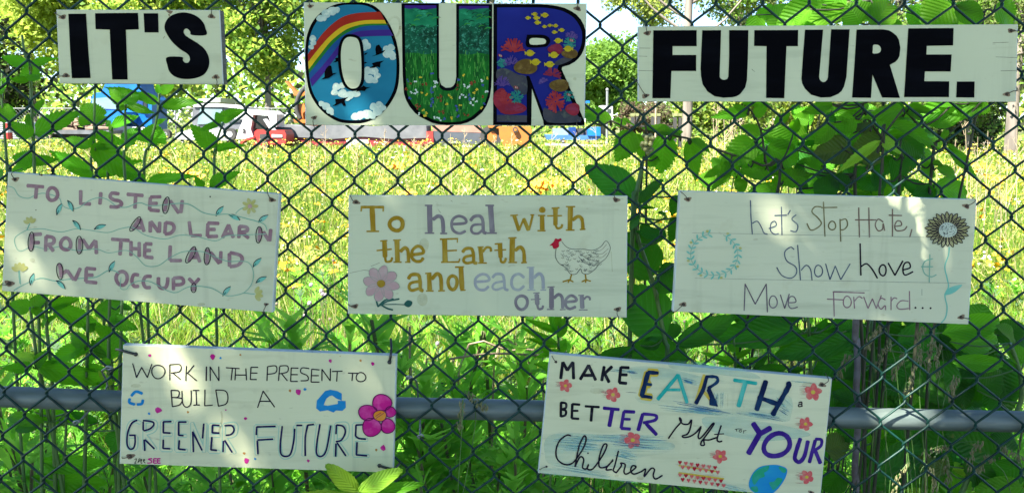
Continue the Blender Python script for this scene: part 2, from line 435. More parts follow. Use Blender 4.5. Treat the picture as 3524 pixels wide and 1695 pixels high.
keep = (tgt[:, 1] < edge) & ((tgt[:, 1] < 1.14) | (RNG.random(n) < 0.18)) & ((tgt[:, 1] < -0.5) | (tgt[:, 1] > 0.40) | (RNG.random(n) < 0.35))
tgt = tgt[keep]; n = len(tgt)
hz = RNG.uniform(4.6, 7.6, n)
k = hz/(-SUN_DIR.z)
lc = np.stack([tgt[:, 0]-SUN_DIR.x*k, tgt[:, 1]-SUN_DIR.y*k, hz], 1)
keep = RNG.random(n) >= in_gap(lc, 0.035)
lc = lc[keep]
v, f = leaf_cloud(lc, 0.085, 0.6)
st_loc = (-3.9, -7.5, 0)
st = thing('shade_tree', st_loc, 'broad leafy tree behind the photographer that shades the fence', 'tree')
fast_mesh('crown', v, f, 4, [m_shade_leaf], parent=st)
tb = MB(); tb.tube([(-3.9, -7.5, -0.1), (-3.8, -7.4, 1.5), (-3.6, -7.0, 3.6), (-3.2, -6.3, 5.6), (-3.0, -5.6, 7.0)], [0.32, 0.27, 0.23, 0.16, 0.08], m_bark, 12)
for (a, b, c2) in (((-3.6, -7, 3.6), (-2.2, -5.4, 5.2), (-0.6, -4.2, 6.2)), ((-3.4, -6.6, 4.6), (-4.2, -4.6, 5.6), (-4.6, -3.0, 6.1)), ((-3.6, -7, 3.4), (-1.4, -7.2, 5.4), (0.4, -7.0, 6.4))):
    tb.tube(smooth_pts([a, b, c2], 4), [0.13-0.011*i for i in range(9)], m_bark, 8)
tb.build('trunk', st, True)

# ================================================================ PAINTED SIGNS
def board_mat(name, c0, c1, stain=(0.33, 0.31, 0.18)):
    c0 = tuple(q*0.88 for q in c0); c1 = tuple(q*0.88 for q in c1)
    m, nt, b = new_mat(name)
    p = geo_pos(nt)
    big = noise(nt, p, 3.0, 4); grain = noise(nt, p, 38, 5, 0.6, (0.10, 1, 1)); spots = noise(nt, p, 16, 3, 0.5)
    col = ramp_mix(nt, rng_map(nt, big, 0.3, 0.7), c0, c1)
    col = ramp_mix(nt, rng_map(nt, spots, 0.63, 0.82, 0, 0.40), col, stain)
    dark = tuple(x*0.82 for x in c1)
    col = ramp_mix(nt, rng_map(nt, grain, 0.52, 0.72, 0, 0.7), col, dark)
    run = noise(nt, p, 22, 4, 0.6, (1, 1, 0.07)); col = ramp_mix(nt, rng_map(nt, run, 0.60, 0.78, 0, 0.35), col, (0.26, 0.27, 0.19))
    fine = noise(nt, p, 110, 2, 0.5, (0.4, 1, 1))
    col = ramp_mix(nt, rng_map(nt, fine, 0.70, 0.8, 0, 0.45), col, (0.30, 0.28, 0.2))
    nt.links.new(col, b.inputs['Base Color']); b.inputs['Roughness'].default_value = 0.6; b.inputs['Specular IOR Level'].default_value = 0.2
    bump(nt, b, grain, 0.5, 0.002)
    MATS[name] = m
    return m
B_sage = board_mat('sage_white_board_paint', (0.59, 0.63, 0.425), (0.53, 0.575, 0.385))
B_cream = board_mat('cream_board_paint', (0.69, 0.69, 0.44), (0.62, 0.63, 0.39))
B_warm = board_mat('pale_board_paint', (0.61, 0.635, 0.435), (0.55, 0.585, 0.395))
m_edge = simple('dark_ply_edge', (0.13, 0.13, 0.12), (0.05, 0.05, 0.05), 60, 0.8, stretch=(1, 1, 6))  # right-hand edge, darker than the other three
m_edgew = simple('painted_board_edge', (0.50, 0.56, 0.53), (0.42, 0.47, 0.44), 30, 0.6)
m_hole = simple('drilled_hole', (0.02, 0.016, 0.012), (0.05, 0.03, 0.02), 50, 0.9)
m_rust = simple('rust_stain', (0.26, 0.20, 0.12), (0.14, 0.09, 0.06), 60, 0.9)
m_thin = simple('dark_binding_wire', (0.03, 0.028, 0.025), (0.10, 0.08, 0.06), 60, 0.6, 0.4)
m_zip = simple('black_cable_tie', (0.012, 0.012, 0.013), (0.02, 0.02, 0.02), 30, 0.35)

def paint(name, c, c1=None, scale=45, stretch=(0.5, 1, 1), edge=(0.45, 0.72), rough=0.6, spec=0.08):
    c = tuple(q*0.88 for q in c); c1 = tuple(q*0.88 for q in c1) if c1 else None
    return simple('paint_'+name, c, c1 or tuple(min(1, x*1.25+0.003) for x in c), scale, rough, 0, 0.0, stretch, spec, edge)
INK = {
 'black': paint('black', (0.0008, 0.0010, 0.0022), (0.0035, 0.0042, 0.0075), 22, (0.25, 1, 1), (0.5, 0.8), rough=0.7, spec=0.03),
 'ink': paint('ink', (0.010, 0.006, 0.016), (0.03, 0.02, 0.035)),
 'mauve': paint('mauve', (0.26, 0.146, 0.17), (0.34, 0.25, 0.25), 60, (1, 1, 1), (0.4, 0.7)),
 'vine': paint('vine', (0.19, 0.41, 0.30), (0.28, 0.46, 0.34), 30),
 'leafteal': paint('leafteal', (0.16, 0.47, 0.37), (0.24, 0.50, 0.39), 40),
 'paleyellow': paint('paleyellow', (0.44, 0.43, 0.14), (0.46, 0.48, 0.24), 60),
 'gold': paint('gold', (0.30, 0.185, 0.012), (0.40, 0.30, 0.05), 70, (1, 1, 0.3)),
 'grey': paint('grey', (0.19, 0.165, 0.18), (0.29, 0.28, 0.27), 50, (1, 1, 0.4)),
 'palegrey': paint('palegrey', (0.31, 0.33, 0.34), (0.38, 0.42, 0.38), 50, (1, 1, 0.4)),
 'pencil': paint('pencil', (0.09, 0.10, 0.09), (0.24, 0.28, 0.22), 90, (1, 1, 1)),
 'faint': paint('faint', (0.28, 0.31, 0.25), (0.36, 0.42, 0.33), 90, (1, 1, 1)),
 'red': paint('red', (0.42, 0.01, 0.03), (0.52, 0.05, 0.06)),
 'pink': paint('pink', (0.46, 0.30, 0.29), (0.48, 0.38, 0.34), 60),
 'darkgreen': paint('darkgreen', (0.02, 0.09, 0.07), (0.05, 0.15, 0.12)),
 'slate': paint('slate', (0.08, 0.10, 0.15), (0.17, 0.22, 0.24), 60, (1, 1, 1)),
 'olive': paint('olive', (0.16, 0.14, 0.06), (0.28, 0.27, 0.14), 60, (1, 1, 1)),
 'rosebrown': paint('rosebrown', (0.18, 0.12, 0.09), (0.28, 0.22, 0.17), 60, (1, 1, 1)),
 'purplegrey': paint('purplegrey', (0.12, 0.09, 0.12), (0.22, 0.19, 0.21), 60, (1, 1, 1)),
 'petal': paint('petal', (0.30, 0.29, 0.13), (0.36, 0.36, 0.20), 60),
 'chalk': paint('chalk', (0.50, 0.57, 0.46), (0.45, 0.52, 0.42), 40),
 'navy': paint('navy', (0.012, 0.008, 0.06), (0.02, 0.015, 0.09)),
 'mint': paint('mint', (0.32, 0.54, 0.40), (0.38, 0.56, 0.42), 50),
 'cream': B_cream,
 'blue': paint('blue', (0.01, 0.20, 0.47), (0.02, 0.25, 0.52)),
 'magenta': paint('magenta', (0.50, 0.012, 0.20), (0.60, 0.08, 0.30), 50, (1, 1, 1)),
 'magentaline': paint('magentaline', (0.13, 0.005, 0.08)),
 'orange': paint('orange', (0.70, 0.22, 0.02), (0.62, 0.28, 0.06)),
 'ochre': paint('ochre', (0.42, 0.20, 0.05)),
 'charcoal': paint('charcoal', (0.008, 0.008, 0.014), (0.05, 0.05, 0.06), 60, (1, 1, 1), (0.5, 0.75)),
 'teal': paint('teal', (0.015, 0.36, 0.30), (0.12, 0.50, 0.40), 70, (1, 1, 0.3), (0.45, 0.68)),
 'prussian': paint('prussian', (0.003, 0.012, 0.055), (0.01, 0.05, 0.12), 60, (1, 1, 0.5)),
 'yellow': paint('yellow', (0.58, 0.42, 0.04), (0.62, 0.50, 0.12)),
 'violet': paint('violet', (0.035, 0.010, 0.17), (0.07, 0.03, 0.25), 40, (1, 1, 0.4)),
 'coralred': paint('coralred', (0.62, 0.10, 0.10), (0.62, 0.24, 0.18), 120, (1, 1, 1)),
 'globeblue': paint('globeblue', (0.01, 0.22, 0.52), (0.02, 0.30, 0.50), 20),
 'globegreen': paint('globegreen', (0.02, 0.33, 0.16), (0.04, 0.32, 0.28), 50, (1, 1, 1)),
}
def strokes(spec):
    for part in spec.split(';'):
        part = part.strip()
        if not part: continue
        w = None
        if '@' in part: part, ws = part.split('@'); w = float(ws); part = part.strip()
        mode = 'l'
        if part[0] in 'cpPoe': mode = part[0]; part = part[1:].strip()
        toks = [tuple(float(q) for q in t.split(',')) for t in part.split()]
        yield mode, toks, w
class Sign:
    def __init__(self, crop, corners, thick, label, mat, edge, edge_side=None, gap=0.006, extra_right=None):
        self.crop = crop; self.y = -(gap + thick)
        q = [P(*S(crop, *c), self.y) for c in corners]              # tl tr br bl
        self.q = q
        base = (q[2]+q[3])/2; base = np.array([base[0], -gap, min(q[2][2], q[3][2])])
        self.root = thing('painted_sign', base, label, 'sign')
        mb = MB(); cen = sum(q)/4; e = 0.0012
        front = [p + (cen-p)/np.linalg.norm(cen-p)*e*1.6 for p in q]
        mid = [p + np.array([0, e, 0]) for p in q]; back = [p + np.array([0, thick, 0]) for p in q]
        # subdivided, very slightly wavy outline so the sawn edges are not perfectly straight
        mb.add([*front], [(3, 2, 1, 0)], mat)
        mb.add([*front, *mid], [(0, 1, 5, 4), (1, 2, 6, 5), (2, 3, 7, 6), (3, 0, 4, 7)], m_edgew)
        mb.add([*mid, *back], [(0, 1, 5, 4), (2, 3, 7, 6), (3, 0, 4, 7)], m_edgew)
        mb.add([*mid, *back], [(1, 2, 6, 5)], edge_side or edge)
        mb.add([*back], [(0, 1, 2, 3)], edge)
        mb.build('board', self.root)
        self.n = 0
    def pt(self, x, y, z): 
        p = P(*S(self.crop, x, y), self.y); p[1] -= z; return p
    def ribbon(self, mb, pts, w, z, mat, jit=0.05, taper=False):
        pts = [np.array(p, float) for p in pts]
        q = [pts[0]]
        for p in pts[1:]:
            L = np.linalg.norm(p-q[-1])
            if L < 0.5: continue
            m = max(1, int(L/(max(w, 8)*1.3)))
            a = q[-1]
            for i in range(1, m+1): q.append(a+(p-a)*i/m)
        pts = q; n = len(pts)
        if n < 2: return
        hw = w/2; L = []; R = []; tt = []
        for i in range(n):
            t = pts[min(i+1, n-1)]-pts[max(i-1, 0)]; t = t/(np.linalg.norm(t)+1e-9); tt.append(t)
            nn = np.array([-t[1], t[0]]); k = hw*(1+random.uniform(-jit, jit))
            if taper: k *= 0.35+0.65*math.sin(math.pi*(i+0.5)/n)
            L.append(pts[i]+nn*k); R.append(pts[i]-nn*k)
        dz = 0.000008
        vs = []
        for i in range(n): vs += [self.pt(*L[i], z+dz*i), self.pt(*R[i], z+dz*i)]
        fs = [(2*i, 2*i+1, 2*i+3, 2*i+2) for i in range(n-1)]
        if w > 5:                                # rounded ends of the brush
            for end, sgn in ((0, -1), (n-1, 1)):
                t = tt[end]*sgn; nn = np.array([-t[1], t[0]]); zz = z+dz*end
                o = len(vs); c = pts[end]
                for g in (-90, -45, 0, 45, 90):
                    g = math.radians(g); p = c + hw*0.9*(math.cos(g)*0.45*t + math.sin(g)*nn)
                    vs.append(self.pt(*p, zz+0.000004))
                fs.append(tuple(range(o, o+5)) if sgn > 0 else tuple(range(o+4, o-1, -1)))
        mb.add(vs, fs, mat)
    def ellipse(self, cx, cy, rx, ry, ang=0, n=20, wob=0.03):
        a = math.radians(ang); out = []
        ph = random.uniform(0, 6)
        for i in range(n):
            g = 2*math.pi*i/n; k = 1+wob*math.sin(3*g+ph)
            x, y = rx*k*math.cos(g), ry*k*math.sin(g)
            out.append((cx+x*math.cos(a)-y*math.sin(a), cy+x*math.sin(a)+y*math.cos(a)))
        return out
    def poly(self, mb, pts, z, mat, smooth=False):
        if smooth: pts = smooth_pts(pts, 4, True)
        vs = [self.pt(p[0], p[1], z) for p in pts]
        tri = tessellate_polygon([[Vector((p[0], p[1], 0)) for p in pts]])
        mb.add(vs, [tuple(t) for t in tri], mat)
    def draw(self, mb, spec, width, mat, z, jit=0.05):
        i = 0
        for mode, t, w in strokes(spec):
            w = w or width; zz = z + 0.00004*i; i += 1
            if mode == 'l': self.ribbon(mb, t, w, zz, mat, jit)
            elif mode == 'c': self.ribbon(mb, smooth_pts(t, 5), w, zz, mat, jit)
            elif mode == 'p': self.poly(mb, t, zz, mat)
            elif mode == 'P': self.poly(mb, t, zz, mat, True)
            elif mode == 'o':
                a = t[2][0] if len(t) > 2 else 0
                e = self.ellipse(*t[0], *t[1], a, 24); self.ribbon(mb, e+[e[0], e[1]], w, zz, mat, jit)
            elif mode == 'e':
                a = t[2][0] if len(t) > 2 else 0
                self.poly(mb, self.ellipse(*t[0], *t[1], a), zz, mat)
    def add(self, name, mat, width, spec, layer=1, jit=0.05):
        mb = MB(); self.draw(mb, spec, width, INK[mat] if isinstance(mat, str) else mat, 0.00025+0.00035*layer, jit)
        return mb.build(name, self.root)
    def smear(self, mat, spec, layer=0, kind='smeared_paint'):
        """dry brush: many hair-thin strokes side by side, each starting and stopping where it likes"""
        for q in spec.split(';'):
            (mode, t, w), = list(strokes(q)); a, b = np.array(t[0]), np.array(t[-1]); d = (b-a); L = np.linalg.norm(d); d = d/L; nn = np.array([-d[1], d[0]])
            mb = MB(); n = max(4, int(w/3.2))
            for i in range(n):
                o = random.gauss(0, w*0.28); f0 = abs(random.gauss(0, 0.22)); f1 = 1-abs(random.gauss(0, 0.25))
                if f1-f0 < 0.1: continue
                p0, p1 = a+d*L*f0+nn*o, a+d*L*f1+nn*(o+random.uniform(-3, 3)); pm = (p0+p1)/2+nn*random.uniform(-3, 3)
                self.ribbon(mb, smooth_pts([p0, pm, p1], 4), random.uniform(2.5, 7.5), 0.00025+0.00035*layer+0.000012*i, mat, 0.3, True)
            mb.build(kind, self.root)['kind'] = 'stuff'
    def add_each(self, name, mat, width, spec, layer=1, jit=0.05):
        for i, q in enumerate(spec.split(';')): self.add(name, mat, width, q, layer+0.06*i, jit)
    def letters(self, mat, width, specs, layer=1, name='letter', jit=0.05):
        for s in specs: self.add(name, mat, width, s, layer, jit)
    def fastener(self, x, y, dx, dy, r=6, stain=True, open_=False):
        """a drilled hole with binding wire running back to the mesh"""
        s = CROPS[self.crop][2]; k = s*r
        mb = MB()
        if stain: self.poly(mb, self.ellipse(x+random.uniform(-4, 4), y, k*2.2, k*1.3, random.uniform(-20, 20), 12, 0.2), 0.0003, m_rust)
        self.poly(mb, self.ellipse(x, y, k, k*0.95, 0, 12, 0.1), 0.0006, m_hole)
        mb.build('fastening_hole', self.root)
        if dx or dy:
            t = MB(); a = self.pt(x, y, 0.001); b = self.pt(x+dx, y+dy, 0.003); c = self.pt(x+dx*1.3, y+dy*1.3, 0); c[1] = 0.004
            m = (a+b)/2 + np.array([random.uniform(-.004, .004), -0.005, random.uniform(-.003, .003)])
            t.tube(smooth_pts([a, m, b, c], 4), 0.0008, m_thin, 5); t.build('binding_wire', self.root)

# ---- first board: block letters
s = Sign('1', [(398, 69), (1562, 72), (1588, 599), (422, 592)], 0.024, 'white board with black block letters and an apostrophe, leftmost of the top row', B_sage, m_edgew, m_edge)
s.letters('black', 10, ['p 486,100 612,99 630,380 645,555 512,557 500,380', 'p 676,96 981,93 987,210 895,213 908,566 798,566 780,212 680,209',
  'P 1465,250 1363,250 1352,225 1330,205 1312,210 1305,228 1318,252 1350,275 1400,305 1450,345 1480,395 1488,440 1480,485 1455,525 1410,550 1350,562 1290,560 1240,543 1205,510 1190,465 1186,408 1293,406 1300,430 1318,447 1338,445 1350,425 1345,400 1325,378 1280,350 1225,300 1190,250 1170,205 1175,165 1200,125 1245,100 1300,90 1350,97 1400,118 1440,155 1460,200'])
s.letters('black', 10, ['p 1021,96 1124,96 1128,232 1028,232'], name='apostrophe')
s.fastener(447, 122, -50, -30); s.fastener(472, 537, -55, -5); s.fastener(1503, 118, 10, -60); s.fastener(1533, 547, 15, 60)
s.add('scuff_mark', m_rust, 6, 'P 1180,75 1225,78 1215,100 1195,92; P 1195,102 1208,104 1203,120;l 1160,275 1172,258@4'.replace('l ', ''), 0)

# ---- last board: block letters with a full stop
s = Sign('3', [(173, 165), (2540, 152), (2528, 634), (173, 632)], 0.009, 'long white board with seven black block shapes, rightmost of the top row', B_sage, m_edgew, m_edge)
s.letters('black', 10, ['p 268,190 538,189 538,289 388,289 388,343 535,343 535,443 381,443 374,612 262,612',
  'p 573,190 690,189 685,350 681,480 688,490 698,496 710,498 727,493 735,478 740,350 740,189 860,189 857,350 851,500 840,545 810,585 785,600 760,606 705,609 650,600 605,570 575,525 566,480 562,430 567,310',
  'p 897,189 1170,188 1168,289 1097,289 1083,612 970,610 973,289 895,287',
  'p 1212,186 1325,186 1312,340 1300,480 1303,494 1312,506 1325,512 1338,509 1350,497 1355,480 1375,184 1490,184 1470,480 1455,540 1440,567 1420,585 1370,606 1310,608 1250,590 1210,550 1195,520 1190,490 1200,340',
  'p 1533,185 1700,184 1735,190 1760,205 1783,225 1797,250 1806,300 1800,350 1790,370 1775,386 1740,405 1803,610 1692,608 1632,465 1623,610 1505,608 1520,400',
  'p 1855,178 2137,176 2134,284 1970,287 1968,340 2125,340 2119,446 1958,446 1955,506 2110,507 2108,605 1829,605'])
s.add('letter_counter', B_sage, 5, 'P 1637,282 1665,281 1680,293 1684,312 1672,330 1635,333 1634,310', 2)
s.add('full_stop', 'black', 5, 'p 2157,508 2268,508 2266,608 2153,607')
s.fastener(230, 207, -10, -45); s.fastener(222, 597, -60, -90); s.fastener(2495, 192, 50, 0); s.fastener(2468, 587, 65, -20)
s.add('grain_crack', 'pencil', 2.5, '175,440 270,442; 175,350 230,352; 180,300 250,301; 2400,355 2535,360; 2430,442 2530,440; 2380,268 2480,264; 880,430 890,440 900,447', 0)

# ---- middle board: picture letters
OUR = Sign('2', [(105, 20), (2387, 30), (2370, 1015), (118, 1008)], 0.006, 'white board with three big picture letters showing rainbow, meadow and coral reef', B_sage, m_edgew)
s = OUR
SKYB = paint('letter_sky', (0.010, 0.15, 0.25), (0.015, 0.19, 0.29), 12)
def banded(name, c0, c1, c2, scale, st):
    m, nt, b = new_mat(name); p = geo_pos(nt)
    a = noise(nt, p, scale, 4, 0.6, st); d = noise(nt, p, scale*2.3, 4, 0.6, st)
    col = ramp_mix(nt, rng_map(nt, a, 0.4, 0.6), c0, c1); col = ramp_mix(nt, rng_map(nt, d, 0.55, 0.68), col, c2)
    nt.links.new(col, b.inputs['Base Color']); b.inputs['Roughness'].default_value = 0.6; b.inputs['Specular IOR Level'].default_value = 0.08; MATS[name] = m
    return m
m_hill = banded('painted_hills', (0.004, 0.11, 0.05), (0.01, 0.19, 0.08), (0.03, 0.30, 0.15), 30, (0.6, 1, 1.2))
m_forest = banded('painted_forest', (0.003, 0.035, 0.018), (0.006, 0.09, 0.045), (0.05, 0.26, 0.17), 60, (1, 1, 1))
m_grassp = banded('painted_grass', (0.004, 0.075, 0.01), (0.01, 0.14, 0.015), (0.05, 0.26, 0.03), 60, (1, 1, 0.18))
m_sea = paint('reef_sea', (0.008, 0.012, 0.16), (0.01, 0.02, 0.20), 10)
m_cloud = banded('painted_cloud', (0.30, 0.42, 0.38), (0.42, 0.52, 0.45), (0.55, 0.62, 0.50), 50, (1, 1, 1))
m_rock = banded('painted_rock', (0.03, 0.035, 0.05), (0.05, 0.05, 0.06), (0.07, 0.08, 0.07), 30, (1, 1, 1))
O_out = '430,24 500,22 600,24 690,60 770,150 835,280 870,420 878,560 865,700 825,800 760,890 680,955 590,990 500,995 400,985 310,940 230,870 170,780 140,690 122,560 117,430 130,300 165,200 220,125 300,65 370,35'
s.add('letter', 'black', 5, 'P '+O_out, 0)
s.add('letter_picture', SKYB, 5, 'P 435,42 500,40 590,44 672,78 748,165 810,290 846,425 853,560 840,690 802,786 742,870 668,930 585,964 500,970 405,960 322,918 248,852 192,770 163,685 146,560 141,430 153,310 188,215 240,142 312,85 378,54', 1)
bnd = [[(140, 440), (200, 350), (270, 260), (350, 185), (440, 130), (560, 105), (725, 97)], [(143, 500), (230, 390), (310, 300), (400, 225), (480, 190), (600, 165), (757, 163)],
       [(147, 560), (240, 440), (320, 340), (410, 265), (480, 225), (600, 195), (772, 192)], [(150, 592), (240, 480), (330, 370), (410, 295), (500, 245), (600, 212), (780, 206)],
       [(157, 640), (250, 540), (340, 430), (400, 350), (480, 280), (570, 250), (800, 240)], [(172, 700), (260, 600), (345, 490), (400, 420), (470, 340), (560, 300), (828, 290)]]
for i, cc in enumerate([(0.28, 0.018, 0.008), (0.50, 0.34, 0.012), (0.012, 0.13, 0.015), (0.008, 0.06, 0.20), (0.035, 0.015, 0.16)]):
    a = smooth_pts(bnd[i], 3); b = smooth_pts(bnd[i+1], 3)
    mb = MB(); vs = [s.pt(*p, 0.0010+0.00002*i) for p in a]+[s.pt(*p, 0.0010+0.00002*i) for p in b]; n = len(a)
    mb.add(vs, [(k, k+1, n+k+1, n+k) for k in range(n-1)], paint('rainbow_band_%d' % i, cc, tuple(min(1, x*1.3) for x in cc), 20)); mb.build('rainbow_band', s.root)
for cl in ([(240, 150, 28), (290, 110, 35), (340, 90, 35), (372, 82, 25), (270, 150, 22)], [(180, 310, 25), (185, 345, 22), (168, 380, 20)], [(600, 345, 28), (622, 372, 26), (600, 388, 22)],
           [(780, 400, 32), (810, 385, 28), (775, 440, 28), (815, 440, 30), (825, 465, 22)], [(625, 570, 32), (670, 570, 34), (698, 610, 26), (640, 640, 34), (680, 650, 24), (608, 620, 26)],
           [(370, 700, 30), (420, 690, 25), (355, 745, 26), (420, 755, 35), (480, 765, 32), (530, 755, 30), (460, 795, 20)], [(250, 835, 22), (285, 855, 30), (318, 890, 28), (335, 915, 14)],
           [(520, 940, 30), (570, 925, 32), (620, 920, 38), (670, 860, 30), (715, 850, 32), (745, 870, 24), (700, 900, 36), (660, 935, 26), (560, 955, 12)]):
    mb = MB()
    for i, (x, y, r) in enumerate(cl): s.poly(mb, s.ellipse(x, y, r*1.1, r, 0, 14, 0.08), 0.0012+0.00004*i, m_cloud)
    mb.build('painted_cloud', s.root)
GZ = ['650,457 690,440 683,400 690,370 715,360 725,378 738,395 737,415 765,402 762,410 735,432 700,445', '632,550 668,530 655,512 690,500 755,490 725,512 722,548 700,538 675,548',
      '245,643 275,622 275,580 290,550 310,530 330,530 335,570 340,592 378,588 345,605 310,630', '338,857 365,835 360,800 400,797 440,790 470,780 435,812 447,850 430,857 410,830 370,850',
      '342,505 365,488 360,470 385,465 395,490 370,502', '593,445 600,430 625,425 610,440', '593,515 600,500 622,505 605,512']
for q in GZ: s.add('painted_goose', 'black', 5, 'p '+q, 4)
s.add('letter_counter', 'black', 5, 'P 450,282 510,280 555,300 582,350 593,450 596,560 592,660 560,712 520,733 478,726 430,690 398,600 384,500 386,400 405,328', 5)
s.add('letter_counter', B_sage, 5, 'P 460,303 510,302 543,320 560,370 570,460 573,570 568,650 545,700 510,714 475,706 440,660 418,580 408,490 410,400 427,335', 6)
s.add('painted_goose', 'black', 5, 'p 525,741 550,715 580,700 590,690 612,705 648,702 612,718 600,735 570,732', 7)
s.add('letter', 'black', 5, 'p 893,28 1195,28 1196,330 1197,620 1203,655 1215,685 1250,708 1290,706 1312,692 1328,665 1335,620 1335,32 1625,35 1624,320 1622,600 1618,700 1605,785 1580,850 1545,905 1480,960 1425,988 1370,1003 1260,1008 1190,1002 1140,990 1040,940 1000,908 960,860 930,805 913,750 903,600 898,300', 0)
s.add_each('letter_picture', 'violet', 5, 'p 920,45 1175,45 1175,75 920,75; p 1358,50 1597,50 1597,80 1358,80', 1)
s.add_each('letter_picture', m_hill, 5, 'p 920,68 960,75 1010,66 1060,85 1110,78 1176,68 1177,250 922,250; p 1358,78 1400,70 1450,82 1520,72 1597,68 1598,250 1358,250', 2)
s.add_each('letter_picture', m_forest, 5, 'p 922,205 960,190 1010,215 1060,200 1110,225 1177,210 1179,450 925,450; p 1358,220 1410,200 1470,215 1540,190 1598,205 1599,450 1357,450', 3)
s.add('letter_picture', m_grassp, 5, 'p 925,432 1000,425 1080,440 1178,430 1180,620 1184,660 1192,690 1210,715 1230,728 1258,733 1285,733 1310,726 1330,712 1345,690 1352,665 1355,640 1357,435 1440,442 1520,428 1599,440 1600,600 1590,760 1570,820 1540,870 1460,940 1415,964 1365,980 1270,985 1205,980 1150,965 1055,915 985,840 955,790 940,750 930,600', 4)
mb = MB()
def in_u(x, y):
    if y > 640: return ((x-1265)/300.0)**2+((y-640)/320.0)**2 < 1 and not (1195 < x < 1342 and y < 745)
    return 935 < x < 1165 or 1372 < x < 1585
cols = [paint('blade_%d' % i, c) for i, c in enumerate([(0.03, 0.24, 0.03), (0.06, 0.33, 0.05), (0.004, 0.05, 0.012), (0.10, 0.34, 0.06)])]
for i in range(420):
    x, y = random.uniform(930, 1595), random.uniform(450, 965)
    if in_u(x, y) and in_u(x, y-30): s.ribbon(mb, [(x, y), (x+random.uniform(-12, 12), y-random.uniform(22, 55))], random.uniform(3, 6), 0.0021+0.000003*i, random.choice(cols), 0.05)
for i in range(260):
    x, y = random.uniform(930, 1595), random.uniform(210, 420)
    if in_u(x, y): s.ribbon(mb, [(x, y), (x+random.uniform(-14, 14), y-random.uniform(4, 14))], random.uniform(3, 6), 0.0021+0.000003*i, random.choice([m_hill, m_forest, paint('forest_tip', (0.06, 0.30, 0.2)), cols[2]]), 0.05)
for i in range(60):
    x, y = random.uniform(930, 1595), random.uniform(90, 250)
    if in_u(x, y): s.ribbon(mb, smooth_pts([(x, y), (x+20, y-14), (x+45, y-8)], 3), random.uniform(5, 9), 0.0021+0.000003*i, random.choice([m_hill, cols[0], m_forest]), 0.05)
mb.build('painted_grass_blades', s.root)['kind'] = 'stuff'
mb = MB(); k = 0
FL = {'ru': (0.22, 0.05, 0.02), 'wh': (0.55, 0.66, 0.58), 'ye': (0.55, 0.42, 0.03), 'bl': (0.05, 0.07, 0.32)}
FM = {q: paint('wildflower_'+q, c) for q, c in FL.items()}
for q, pts in {'ru': [(965, 675), (1065, 683), (1090, 678), (1450, 660), (1480, 660), (1465, 680), (1350, 690), (1340, 715), (1185, 790), (1210, 775), (1210, 808), (1545, 780), (1020, 845), (1050, 855), (1025, 870), (1195, 905), (1230, 895), (1235, 912), (1400, 920), (1425, 925), (935, 720)],
               'wh': [(1010, 655), (1165, 655), (1175, 670), (1160, 695), (975, 745), (1010, 730), (1020, 745), (1000, 755), (1400, 690), (1425, 705), (1385, 765), (1405, 780), (1370, 785), (1545, 650), (1475, 800), (1500, 820), (1450, 830), (1470, 840), (1165, 945), (1190, 945), (1205, 965), (1580, 740), (1035, 920), (1440, 690)],
               'ye': [(1050, 620), (1400, 610), (1498, 725), (1480, 745), (1060, 745), (1095, 760), (1280, 770), (1300, 790), (1100, 910), (1085, 930), (1260, 840), (1370, 850), (1540, 870), (1300, 950), (1070, 890), (1590, 630)],
               'bl': [(1143, 600), (1355, 640), (1135, 720), (1140, 745), (1140, 800), (1145, 825), (1550, 690), (1440, 770), (1445, 800), (945, 650), (1340, 890), (1335, 860), (1350, 940), (965, 790), (1240, 960), (1140, 850), (1560, 840)]}.items():
    for (x, y) in pts:
        for j in range(4):
            k += 1; g = random.uniform(0, 6.3); r = random.uniform(5, 9)
            s.poly(mb, s.ellipse(x+r*math.cos(g), y+r*(1.3 if q == 'bl' else 1)*math.sin(g), r*0.9, r*0.8, 0, 7), 0.0035+0.000004*k, FM[q])
        if q == 'ru': s.poly(mb, s.ellipse(x, y, 4, 4, 0, 6), 0.0045+0.000004*k, INK['black'])
mb.build('painted_wildflowers', s.root)['kind'] = 'stuff'
s.add('letter', 'black', 5, 'p 1635,33 1800,33 2000,35 2080,40 2150,50 2210,66 2260,90 2305,120 2340,160 2362,200 2378,250 2379,305 2374,360 2362,402 2345,440 2320,473 2290,500 2245,525 2190,540 2185,560 2230,660 2300,820 2370,980 2368,1010 2040,1010 2035,970 1945,715 1940,1010 1632,1008 1634,500', 0)
s.add('letter_picture', m_sea, 5, 'p 1665,62 1990,62 2060,65 2130,75 2190,90 2240,115 2280,143 2310,180 2333,218 2348,260 2350,305 2345,350 2333,390 2315,425 2270,475 2225,500 2160,525 2150,555 2200,680 2270,830 2340,985 2068,985 1925,615 1900,610 1905,985 1662,982 1664,500', 1)
s.add_each('painted_rock', m_rock, 5, 'P 1665,565 1740,555 1830,600 1900,625 1900,760 1820,740 1740,650 1665,640;p 1664,925 1905,930 1904,984 1663,980; P 2040,870 2120,900 2230,880 2300,920 2335,980 2070,984; P 2130,505 2200,465 2300,455 2310,430 2270,478 2225,503 2150,528', 2)
s.add('letter_counter', 'black', 5, 'P 1905,290 1920,282 2030,283 2075,300 2092,330 2075,365 2040,380 1905,380', 5)
s.add('letter_counter', B_sage, 5, 'P 1935,312 2030,312 2055,325 2058,338 2040,357 1935,360', 6)
